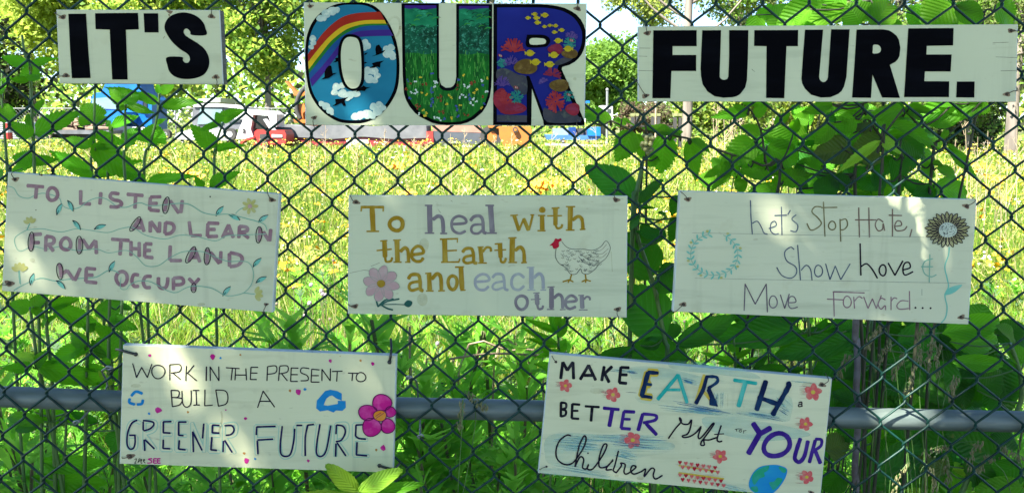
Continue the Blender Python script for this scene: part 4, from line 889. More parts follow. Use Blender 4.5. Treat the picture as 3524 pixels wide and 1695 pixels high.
s.add_each('water_stain', smear_mat('stain_tan', (0.42, 0.36, 0.16)), 12, 'c 865,600 875,650 860,720 850,760@16; e 1225,440 14,12; e 200,400 40,16', 0)

# ---- make earth
s = Sign('8', [(172, 84), (2490, 292), (2393, 1277), (75, 1064)], 0.016, 'tilted board with purple and teal letters, red flowers and a small painted globe', B_cream, m_edgew)
SM = smear_mat('smeared_blue', (0.02, 0.14, 0.26), 60, (0.12, 1, 1), 0.3, 0.6, 0.8); SM2 = smear_mat('smeared_teal', (0.14, 0.42, 0.44), 40, (0.10, 1, 1), 0.3, 0.7, 0.55); SP = smear_mat('smeared_pink', (0.60, 0.22, 0.20), 60, (0.2, 1, 1), 0.35, 0.75, 0.6)
WASH = smear_mat('turquoise_wash', (0.24, 0.55, 0.50), 26, (0.12, 1, 1), 0.38, 0.72, 0.42)
s.add_each('colour_wash', WASH, 10, 'P 830,200 1100,200 1500,290 2100,400 2150,600 2050,640 1500,590 1180,510 900,480 860,330; P 160,760 420,740 900,780 1180,820 1150,890 900,940 860,1020 600,1010 200,1000 130,900; P 120,1020 700,1090 900,1150 500,1100 130,1075; P 1450,600 1900,640 2200,700 2300,760 1900,800 1500,720; P 1200,140 1700,200 1900,290 1500,250 1180,210; P 1500,1120 1800,1160 1830,1215 1560,1190', -0.4)
s.smear(SM2, '1050,520 1640,585@46;1560,400 1555,540@110;1700,560 2110,625@40;200,800 620,830@110;450,770 1150,800@60;700,850 1200,860@36;600,215 900,240@30;180,1000 700,1090@50;1240,290 1400,330@50;2020,440 2140,560@60;700,900 900,940@90;1550,1150 1800,1200@30;2150,320 2400,345@40', 0)
s.smear(SM, '1180,475 1600,560@26;1300,535 1680,585@16;1800,575 2120,640@24;640,810 1030,845@26;640,775 1160,790@12;800,235 900,243@8;780,400 900,407@8;2050,540 2130,590@18;2060,520 2130,560@8;1270,300 1350,330@8', 1)
s.letters('charcoal', 26, ['262,288 278,155;280,155 315,220;315,220 362,155;362,155 367,290', '422,295 490,180;490,180 548,300;452,262 520,262', '618,190 598,305;682,190 625,245;618,240 658,318', '755,195 742,320;757,197 822,200;752,256 806,258;742,322 802,328',
  '264,485 262,600@22;c 262,485 303,492 303,528 268,540@20;c 268,540 303,552 298,588 262,598@20', '357,497 352,612@22;357,497 418,502@20;356,552 404,552@18;352,614 410,618@20', '462,515 578,522@20;520,522 510,636@24'])
s.letters('yellow', 64, ['978,238 925,432;978,236 1056,242;948,332 994,337;925,432 1005,442', '1440,258 1368,492@26;1440,400 1490,462@26'], 1, 'letter_outline')
s.letters('prussian', 34, ['978,238 925,430@38;978,236 1060,242@30;945,330 1006,338@28;925,430 1008,442@30', '1460,272 1430,380@32;1430,380 1370,492@32;c 1455,272 1535,275 1545,315 1470,368@26;1475,375 1525,500@38;p 1480,455 1530,450 1552,518 1480,505', '1945,308 1868,545@40;c 2125,320 2130,350 2070,460 2000,585@42;1882,440 2050,500@38'], 3, jit=0.14)
s.letters('teal', 30, ['1057,458 1225,258;1225,258 1298,485;1125,380 1240,380@24', '1682,300 1868,328;1775,325 1720,515@38'], 3, jit=0.08)
s.letters('ink', 10, ['c 2215,487 2238,480 2240,500 2242,518;c 2240,498 2214,502 2216,518 2240,514', 'c 1690,705 1720,700 1750,702@5;1702,703 1706,722@5', 'o 1735,718 10,9@5', '1762,738 1762,712@5;1762,718 1785,712@5'])
s.letters('violet', 28, ['612,530 740,542;685,545 660,678@34', '780,558 868,562;780,560 757,692;772,620 832,622@22;757,695 832,702', '935,578 897,712@30;c 937,578 1040,590 1035,628 940,650@26;962,658 1048,748@30'], jit=0.08)
s.letters('violet', 46, ['1840,655 1893,735;1985,692 1895,742@42;1893,742 1802,902@48', 'o 2035,832 112,88 -28,0@40', 'c 2228,780 2195,880 2183,945 2220,972 2262,920 2290,800@34', '2350,795 2302,975@32;c 2352,785 2400,790 2395,840 2340,878@26;2352,885 2392,982@32'], jit=0.08)
s.letters('ink', 13, ['c 1145,778 1200,700 1250,640 1238,608 1238,625 1262,658 1308,660 1335,625 1322,700 1300,742 1260,757 1272,770 1320,762 1370,730 1410,682', 'c 1412,690 1390,755 1400,780 1440,742 1500,665 1520,655 1500,690 1440,772 1415,805 1412,832 1440,830 1436,792 1480,790 1540,770', 'c 1578,672 1545,780 1560,805 1585,800; 1522,745 1600,740@9',
  'c 345,757 310,752 250,800 222,880 235,950 290,990 350,985 400,930 450,850 470,780 450,760 410,850 378,1010', 'c 378,1010 420,930 450,950 440,1015 470,1028 490,990 480,1028 520,1030 570,970 620,890 640,830 612,832 580,920 575,1000 600,1018 650,1000 690,950', 'c 735,880 705,1000 692,1040 720,1060;c 690,960 650,1000 635,1035 680,1032', 'c 720,1055 760,1000 752,980 790,992 780,1050 800,1070 850,1040 880,1010 850,1002 835,1040 860,1070 920,1050 958,1028 945,1090 1000,1025 1030,1032 1020,1080 1040,1110 1095,1080'], 2)
s.letters('ink', 6, ['e 485,900 7,7', 'e 1412,683 7,7'], name='dot')
def redflower(x, y, r, smear=-1):
    mb = MB()
    if smear: s.smear(SP, '%f,%f %f,%f@%f' % (x-r*2.1, y-8, x+r*.2, y, r*1.5), 0)
    a0 = random.uniform(0, 90)
    for i in range(5):
        g = math.radians(a0+72*i); s.poly(mb, s.ellipse(x+r*.7*math.cos(g), y+r*.7*math.sin(g), r*.62, r*.5, math.degrees(g), 10, 0.1), 0.0007+0.00003*i, INK['coralred'])
    s.poly(mb, s.ellipse(x, y, r*.33, r*.3, 0, 8), 0.0011, INK['yellow']); mb.build('painted_flower', s.root)
for a in ((300, 347, 42), (690, 420, 48), (2332, 400, 56), (2270, 660, 45), (852, 792, 54), (1570, 925, 46), (2280, 1095, 46)): redflower(*a)
s.smear(SP, '1200,985 1580,1045@60;1200,1070 1620,1120@80', 0); mb = MB()
s.ribbon(mb, [(1230, 1000), (1540, 1050)], 12, 0.0007, INK['yellow']); s.ribbon(mb, [(1230, 1060), (1600, 1110)], 14, 0.00072, INK['yellow'])
for row in range(4):
    for i in range(7 if row < 2 else 8):
        x = 1240+i*48+(row % 2)*22; y = 975+row*38+i*7+(25 if row > 1 else 0)
        s.poly(mb, [(x, y+20), (x-16, y-3), (x-12, y-14), (x-4, y-13), (x, y-7), (x+5, y-14), (x+13, y-13), (x+16, y-2)], 0.0009+0.00002*(row*8+i), INK['coralred'] if (i+row) % 3 else INK['red'])
mb.build('painted_hearts', s.root)
s.add('painted_globe', 'globeblue', 5, 'P 1805,1140 1840,1060 1900,1010 1990,995 2060,1000 2118,1030 2110,1090 2070,1160 2020,1215 1960,1248 1880,1235 1820,1200', 1)
s.add_each('globe_land', 'globegreen', 5, 'P 1830,1100 1860,1050 1910,1020 1970,1000 1960,1040 1930,1060 1935,1090 1890,1110 1850,1160; P 1970,1140 2010,1130 2040,1100 2080,1110 2060,1150 2010,1200 1990,1180; P 1820,1180 1870,1170 1880,1210 1850,1215; P 2050,1010 2110,1030 2100,1060 2070,1050', 2)
s.fastener(222, 152, -30, -45, 5, False); s.fastener(2405, 340, 50, -50, 6); s.fastener(145, 1010, -55, 20, 4, False); s.fastener(2315, 1222, 10, 50, 5)
s.add_each('water_stain', smear_mat('stain_tan', (0.42, 0.36, 0.16)), 12, 'e 915,1105 30,16;e 720,1085 18,10;e 560,390 60,24;e 2300,340 60,20', 0)
# ================================================================ LARGE-LEAVED PLANTS BEHIND THE FENCE
m_leafA = leaf_mat('sunflower_leaf', (0.050, 0.19, 0.008), (0.07, 0.23, 0.012), (0.20, 0.66, 0.01), 14, 0.45, True, spec=0.15)
m_leafB = leaf_mat('shrub_leaf', (0.060, 0.195, 0.010), (0.085, 0.24, 0.014), (0.20, 0.62, 0.01), 14, 0.45, True, spec=0.15)
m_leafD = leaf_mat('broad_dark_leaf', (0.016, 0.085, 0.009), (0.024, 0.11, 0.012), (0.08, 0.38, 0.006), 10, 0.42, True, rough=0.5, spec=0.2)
m_leafY = leaf_mat('young_leaf', (0.17, 0.34, 0.02), (0.21, 0.38, 0.03), (0.42, 0.70, 0.03), 14, 0.42, True)
m_leafO = leaf_mat('olive_leaf', (0.07, 0.10, 0.015), (0.05, 0.09, 0.012), (0.14, 0.22, 0.02), 14, 0.42, True)
m_stem = simple('green_stem', (0.045, 0.12, 0.02), (0.07, 0.15, 0.03), 20, 0.5)
m_twig = simple('brown_twig', (0.018, 0.026, 0.010), (0.04, 0.04, 0.018), 30, 0.7)
def leaf_mesh(name, kind, mat, seed):
    r = random.Random(seed); nu, nv = (22, 3)
    teeth = {'S': 0.05, 'L': 0.035, 'E': 0.0, 'H': 0.04}[kind]
    def half(u):
        if kind == 'E': return 0.5*(math.sin(math.pi*min(1, u**0.85))**0.62)
        if kind == 'L': return 0.5*(math.sin(math.pi*u**0.72)**0.9)
        if kind == 'H': return 0.5*min(1, (u/0.10)**0.5)*max(0, (1-u))**0.55*(1.10+0.25*math.sin(u*2.6))
        return 0.5*math.sin(math.pi*u**0.66)**0.72*(1-0.12*u)
    fold = r.uniform(0.10, 0.28); droop = r.uniform(0.05, 0.26); ph = r.uniform(0, 6); side = r.uniform(-0.06, 0.06)
    vs = []; uv = []
    us = [i/nu for i in range(nu+1)]
    for i, u in enumerate(us):
        h = max(half(u), 0.004)
        for j in range(-nv, nv+1):
            v = j/nv; t = h*v
            x = u
            if abs(j) == nv and 0 < i < nu:
                x += (0.5/nu if i % 2 else -0.3/nu); t *= (1+teeth*(1.6 if i % 2 else -1.6))
            z = fold*abs(t) - droop*u*u + 0.035*math.sin(7*u+ph+v*2)*abs(v) + 0.018*math.sin(13*u+ph*2)*v
            vs.append((x, t + side*math.sin(math.pi*u), z)); uv.append((u, 0.5+t))
    w = 2*nv+1; fs = [(i*w+j, (i+1)*w+j, (i+1)*w+j+1, i*w+j+1) for i in range(nu) for j in range(w-1)]
    me = bpy.data.meshes.new(name); me.from_pydata(vs, [], fs); me.materials.append(mat)
    ul = me.uv_layers.new(name='UVMap')
    for lp in me.loops: ul.data[lp.index].uv = uv[lp.vertex_index]
    me.polygons.foreach_set('use_smooth', [True]*len(fs)); me.update()
    return me
LEAFM = {}
for key, mat in (('A', m_leafA), ('B', m_leafB), ('D', m_leafD), ('Y', m_leafY), ('O', m_leafO)):
    for kind in 'SELH':
        LEAFM[key+kind] = [leaf_mesh('leaf_'+kind, kind, mat, 11*ord(kind)+q) for q in range(4)]
def put_leaf(parent, b, t, width, key, up=0.35, roll=0.0, name='leaf', flip=False):
    """one leaf from its base b to its tip t (world points); its face looks at the fence side and partly up"""
    b = np.array(b, float); t = np.array(t, float); X = t-b; L = np.linalg.norm(X); X = X/L
    n = np.array([random.uniform(-.25, .25)+roll, -1.0, up*0.8]); n -= X*np.dot(n, X); n /= np.linalg.norm(n)
    if flip: n = -n
    Y = np.cross(n, X)
    width *= 1.22
    o = bpy.data.objects.new(name, random.choice(LEAFM[key])); C.objects.link(o)
    M = Matrix(((X[0]*L, Y[0]*width, n[0]*L), (X[1]*L, Y[1]*width, n[1]*L), (X[2]*L, Y[2]*width, n[2]*L))).to_4x4()
    M.translation = Vector(b - np.array(world_loc(parent)))
    o.parent = parent; o.matrix_local = M
    return o
def plant(name, label, crop, y0, stems, leaves, key, stem_r=0.0045, cat='plant', mat=None, group=None, petioles=True, up=0.35, yj=0.05):
    """stems: [(pixel polyline)]; leaves: (bx,by,tx,ty,w[,key[,up]]) measured in the crop"""
    mat = mat or m_stem
    sc = CROPS[crop][2]
    pl = [[P(*S(crop, *q), y0) for q in st] for st in stems]
    foot = pl[0][-1]; root = thing(name, (foot[0], y0, 0), label, cat, group)
    sky_pts = []
    for st in pl:
        low = st[-1]
        if low[2] > 0.02: st = st + [np.array([low[0]*0.7+foot[0]*0.3+random.uniform(-.03, .03), y0+.02, max(0, low[2]*0.62)]), np.array([low[0]*0.6+foot[0]*0.4+random.uniform(-.04, .04), y0, max(0, low[2]*0.3)]), np.array([low[0]*0.5+foot[0]*0.5, y0, -0.02])]
        q = smooth_pts(st, 4); n = len(q); mb = MB()
        mb.tube(q, [stem_r*(0.55+0.45*i/n) for i in range(n)], mat, 7); mb.build('stem', root, True)
        sky_pts += q
    sky_pts = np.array(sky_pts); pm = MB(); any_p = False
    for lf in leaves:
        bx, by, tx, ty, w = lf[:5]; k = lf[5] if len(lf) > 5 else key; u = lf[6] if len(lf) > 6 else up
        yy = y0 + random.uniform(-yj, yj)
        b = P(*S(crop, bx, by), yy); t = P(*S(crop, tx, ty), yy+random.uniform(-0.03, 0.03)); wd = w/sc*(D+yy)/F
        put_leaf(root, b, t, wd, k, u)
        if petioles:
            d = np.linalg.norm(sky_pts-b, axis=1); i = int(d.argmin()); a = sky_pts[i]
            if 0.008 < d[i] < 0.35:
                mid = (a*0.5+b*0.5)+np.array([0, 0, -0.01]); pm.tube(smooth_pts([a, mid, b], 3), [0.0022]*6+[0.0016], mat, 5); any_p = True
    if any_p: pm.build('petioles', root, True)['kind'] = 'stuff'
    return root
# --- tall sunflower-like plants on the left, one stem each
plant('leafy_plant', 'tall plant with a closed green bud, left of the first board', 'B', 0.20, [[(135, 215), (150, 330), (183, 400), (188, 520), (200, 830), (208, 975)]],
  [(178, 400, 2, 338, 60, 'AL'), (192, 400, 348, 350, 45, 'AL'), (184, 500, 184, 362, 105, 'AH'), (178, 490, 60, 480, 40, 'AL'), (185, 495, 238, 440, 60, 'AS'), (196, 830, 70, 745, 85, 'AS'), (212, 815, 478, 672, 105, 'AS'), (190, 800, 150, 680, 35, 'AE'), (215, 690, 250, 605, 42, 'AE'), (200, 975, 72, 950, 95, 'AS'), (200, 990, 345, 965, 60, 'AS'), (205, 975, 60, 1040, 70, 'AS')], 'AS')
mb = MB()
plant('leafy_plant', 'leafy plant at the left frame edge beside the orange marker', 'A', 0.26, [[(18, 0), (15, 250), (30, 430), (58, 780), (60, 860)]],
  [(35, 425, 30, 262, 150, 'AH'), (10, 200, 2, 130, 60, 'AE'), (20, 870, -60, 820, 110, 'AS'), (10, 150, 75, 60, 60, 'AL'), (10, 180, -70, 100, 60)], 'AS')
plant('leafy_plant', 'leafy plant with a heart shaped leaf over the blue truck hood', 'A', 0.30, [[(765, 118), (760, 420), (752, 700), (742, 880)]],
  [(772, 428, 672, 262, 175, 'AH'), (770, 430, 850, 380, 70, 'AE'), (742, 620, 505, 535, 85), (765, 515, 1008, 602, 80), (770, 630, 985, 618, 50), (755, 640, 735, 520, 60), (765, 865, 375, 640, 105, 'AL'), (740, 600, 1140, 915, 170, 'AL'), (760, 860, 1135, 718, 105, 'AL'), (745, 860, 600, 800, 70)], 'AS')
plant('leafy_plant', 'leafy plant whose top leaves cross the blue truck windscreen', 'A', 0.22, [[(1012, 270), (1008, 400), (1018, 620), (1010, 900)]],
  [(1020, 285, 862, 140, 95, 'AS'), (1015, 290, 1245, 345, 62, 'AL'), (1010, 280, 1110, 180, 110, 'AS'), (1010, 290, 950, 330, 40), (1022, 590, 1105, 445, 115), (1010, 610, 1080, 590, 50), (1020, 260, 985, 130, 60, 'AL')], 'AS')
plant('leafy_plant', 'leafy plant with long leaves on either side of a bent stem below the letter s', 'A', 0.28, [[(1285, 120), (1280, 260), (1262, 400), (1212, 600), (1160, 900)]],
  [(1282, 275, 805, 120, 60, 'AL'), (1278, 265, 1082, 172, 75), (1290, 190, 1392, 112, 75, 'AE'), (1285, 190, 1265, 112, 45), (1308, 300, 1622, 245, 78, 'AL'), (1250, 440, 1325, 395, 40), (1212, 595, 1235, 435, 195, 'AH'), (1200, 600, 1280, 600, 40), (1190, 905, 1562, 842, 80, 'AL'), (1170, 890, 985, 820, 80), (1180, 930, 1010, 940, 70)], 'AS')
plant('leafy_plant', 'short leafy plant with small leaves between the two truck doors', 'A', 0.34, [[(905, 440), (903, 560), (893, 720), (870, 890)]],
  [(888, 458, 1112, 366, 80, 'AL'), (895, 450, 840, 400, 50), (905, 462, 860, 480, 40), (890, 700, 820, 760, 50)], 'AS')
plant('leafy_plant', 'leafy plant standing in front of the white loader', 'A', 0.25, [[(1800, 425), (1765, 520), (1740, 620), (1728, 900)]],
  [(1742, 622, 1532, 448, 125), (1745, 640, 1945, 598, 62), (1775, 412, 1955, 312, 95), (1770, 430, 1610, 475, 55), (1790, 420, 1735, 340, 70), (1640, 940, 1572, 862, 60), (1690, 940, 1928, 815, 100, 'AS'), (1720, 660, 1690, 660, 20)], 'AS')
# --- below the first middle board
plant('broad_leaf_plant', 'broad leaved plant with pale upright stems left above the rail', 'E', 0.22, [[(325, 330), (350, 560), (395, 880), (450, 1130)], [(490, 180), (500, 560), (520, 760), (560, 1180)], [(940, 220), (935, 600), (928, 940)]],
  [(335, 335, 80, 285, 150, 'AS'), (330, 340, 480, 195, 130, 'AS'), (350, 330, 470, 460, 90), (545, 330, 835, 225, 120, 'AS'), (560, 335, 1110, 565, 170, 'AL'), (480, 300, 380, 320, 60), (930, 600, 1010, 480, 120, 'AS'), (935, 720, 700, 600, 140), (900, 740, 460, 920, 150, 'AS'), (500, 450, 420, 560, 60), (520, 480, 580, 420, 60), (350, 960, 25, 975, 110, 'AS'), (390, 870, 60, 850, 110, 'YS'), (390, 960, 490, 790, 120), (370, 940, 1140, 1115, 190, 'AE'), (920, 960, 1150, 1000, 80), (960, 700, 760, 860, 120), (930, 900, 1010, 860, 90)], 'AS', 0.006)
plant('milkweed_plant', 'milkweed with big rounded paired leaves near the zip tie', 'E', 0.20, [[(1172, 200), (1165, 480), (1160, 820), (1185, 1150)], [(1300, 240), (1290, 700), (1280, 1100)]],
  [(1172, 460, 1150, 215, 260, 'AE'), (1168, 890, 1165, 575, 350, 'AE'), (1200, 470, 1420, 560, 140, 'AS'), (1175, 500, 1300, 400, 100), (1170, 900, 960, 680, 80, 'DE'), (1180, 900, 1060, 920, 70), (1180, 620, 1020, 540, 110), (1200, 1150, 1050, 1020, 70, 'YE'), (1215, 1120, 1420, 950, 150, 'AE'), (1190, 1150, 900, 1180, 60), (1290, 300, 1400, 350, 60, 'DE')], 'AE', 0.006)
plant('broad_leaf_plant', 'low plant with long entire leaves under the rail at bottom left', 'F', 0.24, [[(700, 250), (712, 600), (690, 1250)]],
  [(375, 365, 970, 455, 140, 'AE'), (480, 470, 0, 420, 130, 'AE'), (430, 500, 130, 560, 110, 'DE'), (440, 905, 1090, 925, 175, 'AE'), (500, 1070, 1090, 1140, 210, 'AE'), (340, 1060, 720, 1110, 90), (1290, 560, 1150, 830, 160, 'DE'), (1060, 480, 760, 380, 90, 'DE'), (640, 450, 700, 520, 60)], 'AE', 0.005)
# --- shrub on the right
plant('berry_shrub', 'serrated leaf shrub with a hanging cluster of green berries', 'C', 0.24, [[(330, 240), (560, 345), (720, 350)], [(720, 350), (1090, 420), (1230, 455), (1560, 580), (2010, 740), (2200, 900)], [(690, 640), (680, 800), (650, 1150)], [(1850, 100), (1930, 205), (2000, 385), (2060, 745), (2200, 900)]],
  [(320, 250, 55, 110, 130), (330, 262, 150, 60, 90), (340, 250, 520, 270, 90, 'BL'), (120, 250, 50, 130, 90), (560, 350, 385, 715, 240, 'BS'), (1110, 415, 680, 275, 130, 'BE', 1.6), (905, 395, 885, 865, 270, 'BS'), (590, 380, 700, 690, 130), (450, 225, 620, 300, 50, 'BL', 1.6), (1215, 445, 1470, 585, 110, 'BS', 1.6), (1180, 455, 1285, 905, 170, 'BL'), (1570, 750, 1350, 870, 90), (960, 420, 1110, 360, 110), (1910, 465, 1560, 720, 280, 'BS'), (1990, 385, 1790, 312, 110, 'BE'), (2010, 375, 2420, 490, 210, 'BE'), (2140, 280, 2310, 160, 90, 'BE'), (2350, 390, 2410, 215, 70, 'BE'), (2060, 520, 2420, 700, 260, 'BE'), (2030, 640, 1855, 850, 150, 'BS'), (1850, 720, 1720, 900, 70, 'BS', 1.6), (1680, 740, 1440, 985, 100, 'BS', 1.6), (2265, 760, 1920, 875, 90, 'BS'), (2240, 910, 2550, 830, 190, 'BS'), (2040, 580, 1850, 660, 70, 'BE', 1.6), (2120, 880, 1740, 760, 120), (1845, 145, 1455, 185, 120), (1930, 195, 2060, 55, 110), (1780, 55, 2140, 45, 70), (1840, 150, 1700, 60, 80), (2000, 760, 2200, 640, 200), (1640, 700, 1560, 860, 110), (850, 640, 720, 750, 100)], 'BS', 0.004, 'shrub', m_twig)
bc = thing('berry_cluster', P(*S('C', 730, 640), 0.21), 'drooping cluster of small round green berries among the shrub leaves', 'berries')
for i in range(46):
    a, b_ = random.uniform(-1, 1), random.uniform(-1, 1)
    if a*a+b_*b_ > 1: continue
    x, y = 730+75*a*(1-0.25*b_), 500+115*b_
    mb = MB(); mb.ball(P(*S('C', x, y), 0.21+random.uniform(-.02, .015)), random.uniform(0.0042, 0.0062), simple('green_berry', (0.16, 0.20, 0.06), (0.22, 0.20, 0.09), 200, 0.4), 8, 5); mb.build('berry', bc, True)
plant('broad_leaf_plant', 'tall dark plant with very large oval leaves between the middle boards', 'J', 0.18, [[(372, 20), (362, 60), (330, 200), (315, 300)], [(372, 20), (335, 220), (335, 420), (440, 740), (505, 1070), (520, 1230)]],
  [(368, 235, 38, 12, 165, 'DE'), (358, 245, 478, 95, 75, 'DE', 1.6), (520, 445, 338, 400, 100, 'DS', 1.6), (360, 330, 275, 400, 80, 'DE', 1.6), (415, 715, 292, 420, 215, 'DE'), (520, 1050, 245, 770, 260, 'DE'), (470, 790, 575, 640, 120, 'DE'), (560, 610, 470, 700, 60, 'DE', 1.6), (590, 330, 540, 480, 90, 'DS'), (520, 330, 480, 295, 40, 'DE', 1.6), (450, 400, 390, 470, 120, 'DE'), (660, 1190, 232, 1165, 190, 'DE'), (360, 1110, 500, 1080, 70, 'DE'), (100, 1190, 330, 1130, 70, 'DE'), (500, 1050, 605, 990, 90, 'DE', 1.4), (290, 265, 460, 272, 26, 'DL'), (590, 200, 545, 320, 70, 'DS', 1.5)], 'DE', 0.007)
plant('broad_leaf_plant', 'large smooth leaves spreading below the handwritten board', 'I', 0.22, [[(2030, 120), (2040, 300), (2060, 700), (2050, 1100)]],
  [(1960, 280, 990, 350, 290, 'DE'), (570, 440, 1230, 110, 220, 'DE'), (2310, 190, 1600, 575, 140, 'DE', 1.6), (2520, 400, 1760, 560, 230, 'DE'), (1440, 720, 1830, 690, 110, 'DE'), (2540, 540, 2120, 780, 200, 'DE'), (1950, 130, 1150, 130, 180, 'DE'), (1980, 110, 2110, 180, 90, 'AE'), (2130, 240, 2240, 150, 80, 'DE'), (1590, 560, 1420, 690, 90, 'DE', 1.6), (2560, 250, 2300, 180, 150, 'DE'), (2130, 600, 2080, 780, 50, 'AE'), (1800, 720, 1980, 700, 70, 'DE')], 'DE', 0.006)
plant('leafy_shrub', 'dense shrub with bright young leaf at its centre between the right boards', 'D', 0.22, [[(800, 40), (805, 140), (1000, 430), (1220, 630), (1180, 1100)], [(1235, 120), (1120, 260), (1000, 430), (900, 740), (700, 830)], [(1240, 120), (1370, 250), (1580, 560), (1560, 700)]],
  [(450, 50, 150, 125, 110), (430, 60, 520, 180, 80), (790, 110, 465, 170, 120), (560, 210, 830, 150, 100), (1230, 110, 840, 190, 150), (960, 320, 1230, 150, 150), (1440, 240, 1255, 70, 110), (1480, 250, 1875, 210, 160, 'BE'), (1300, 100, 1600, 150, 90), (2130, 0, 1960, 180, 220, 'BS'), (1800, 40, 1600, 60, 90), (470, 262, 285, 505, 150, 'BE'), (440, 400, 60, 420, 80), (700, 210, 440, 370, 200, 'BS'), (680, 380, 520, 200, 160), (1000, 420, 690, 540, 240, 'OS'), (870, 340, 700, 280, 150, 'OS'), (660, 560, 275, 620, 270, 'OE'), (1215, 440, 1535, 665, 210, 'DS'), (1695, 540, 2105, 905, 110, 'BL'), (1720, 500, 1940, 645, 50, 'BE'), (1600, 770, 1910, 870, 110), (1580, 960, 2010, 1050, 240, 'BE'), (1120, 640, 1250, 1110, 190, 'DS'), (1440, 740, 1610, 870, 150, 'BS'), (1330, 1060, 1660, 990, 150, 'DE'), (1060, 900, 700, 960, 170, 'DS'), (500, 1060, 260, 900, 260, 'DE'), (10, 780, 210, 910, 170, 'DS'), (640, 990, 420, 850, 170, 'DE'), (1500, 1090, 1240, 880, 160, 'DE'), (330, 740, 150, 660, 120), (820, 760, 640, 920, 150, 'DE'), (1000, 640, 800, 700, 120, 'OE'), (1340, 640, 1240, 850, 130, 'DS'), (900, 800, 1040, 1060, 150, 'DS'), (60, 1000, 180, 900, 100, 'DE'), (1720, 330, 1660, 470, 70), (1740, 300, 1560, 290, 60), (1560, 700, 1700, 740, 60), (20, 560, 240, 540, 60, 'BE', 1.6), (60, 720, 260, 640, 60, 'BE', 1.6), (1260, 150, 1440, 140, 50, 'BE', 1.6), (1500, 940, 1640, 1080, 50, 'DE', 1.6), (300, 1070, 520, 1000, 140, 'DS')], 'BS', 0.005, 'shrub', m_twig)
plant('leafy_shrub', 'sunlit drooping pale green leaves hanging in front of the dense shrub', 'D', 0.09, [[(1245, 100), (1140, 240), (1000, 440), (1020, 500)]],
  [(1095, 285, 1705, 490, 165, 'AS', 0.8), (995, 450, 1225, 590, 165, 'YS', 0.9), (990, 460, 492, 828, 95, 'YL', 0.6)], 'YS', 0.0035, 'shrub', m_twig, yj=0.01)
plant('leafy_shrub', 'top of the shrub rising above the last top board', 'K', 0.22, [[(1830, 0), (1760, 110), (1720, 160), (1700, 600)], [(1620, 0), (1690, 120), (1720, 160)], [(2370, 60), (2320, 120), (2300, 600)]],
  [(1320, 30, 1035, 155, 160, 'BE'), (1480, 60, 1140, 158, 110, 'BS'), (1560, 150, 1480, 30, 170, 'BE'), (1620, 160, 1760, -10, 150, 'BE'), (1700, 40, 1770, 150, 110), (1420, -30, 1340, 90, 120), (2130, 30, 1970, 155, 210, 'BE'), (2150, 40, 2330, 120, 140, 'BE'), (2400, 30, 2550, 160, 160, 'BS'), (1500, 10, 1640, 60, 90), (2150, 30, 2300, 60, 60, 'BE', 1.5), (1240, 60, 1160, 150, 70, 'BE', 1.5), (2320, 640, 1900, 720, 150, 'BE'), (2140, 640, 2330, 700, 100), (1380, 650, 1210, 690, 80)], 'BS', 0.004, 'shrub', m_twig)
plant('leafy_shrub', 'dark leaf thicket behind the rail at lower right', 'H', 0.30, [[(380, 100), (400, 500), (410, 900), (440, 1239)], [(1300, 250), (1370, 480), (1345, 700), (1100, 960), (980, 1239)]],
  [(250, 190, 0, 340, 170, 'DE'), (20, 430, 255, 280, 150, 'DE'), (10, 260, 240, 110, 130, 'DE'), (330, 130, 180, 240, 130, 'DE'), (550, 250, 860, 150, 160, 'DE'), (900, 640, 520, 380, 160, 'DE'), (360, 600, 520, 500, 120), (560, 560, 720, 620, 130, 'BE'), (850, 180, 1260, 90, 140, 'BE'), (900, 240, 1270, 220, 150, 'BE'), (910, 370, 1280, 390, 100, 'BE'), (1080, 560, 1265, 450, 150), (1330, 230, 1245, 130, 110, 'BE', 1.5), (1390, 380, 1290, 260, 110, 'BE'), (1230, 630, 1180, 700, 90), (80, 960, 255, 900, 170, 'OS'), (880, 1080, 600, 1005, 110, 'OS'), (350, 1180, 740, 900, 220, 'DE'), (640, 1230, 300, 1100, 200, 'DE'), (1060, 1110, 910, 1075, 60, 'YS'), (720, 1230, 600, 1225, 50, 'YS'), (950, 900, 600, 900, 200, 'DE'), (1200, 1000, 900, 860, 170, 'DE'), (1380, 1050, 1180, 1160, 170, 'DE'), (1000, 1000, 1230, 1220, 150, 'DE'), (300, 650, 130, 560, 110, 'DE', 1.2), (200, 1100, 60, 1230, 150, 'DE'), (480, 1000, 420, 1220, 160, 'DE'), (760, 1000, 950, 1120, 150, 'DE'), (700, 330, 480, 360, 130, 'DE'), (980, 480, 700, 470, 170, 'DE'), (650, 470, 420, 560, 150, 'DE'), (820, 300, 620, 300, 120, 'DE'), (1350, 920, 1200, 860, 120, 'DE', 1.4), (560, 720, 760, 900, 170, 'DE'), (200, 480, 330, 340, 130, 'DE'), (1380, 1200, 1100, 1230, 140, 'BE'), (350, 760, 160, 880, 140, 'DE'), (100, 700, 250, 560, 100, 'DS', 1.3)], 'DE', 0.009)
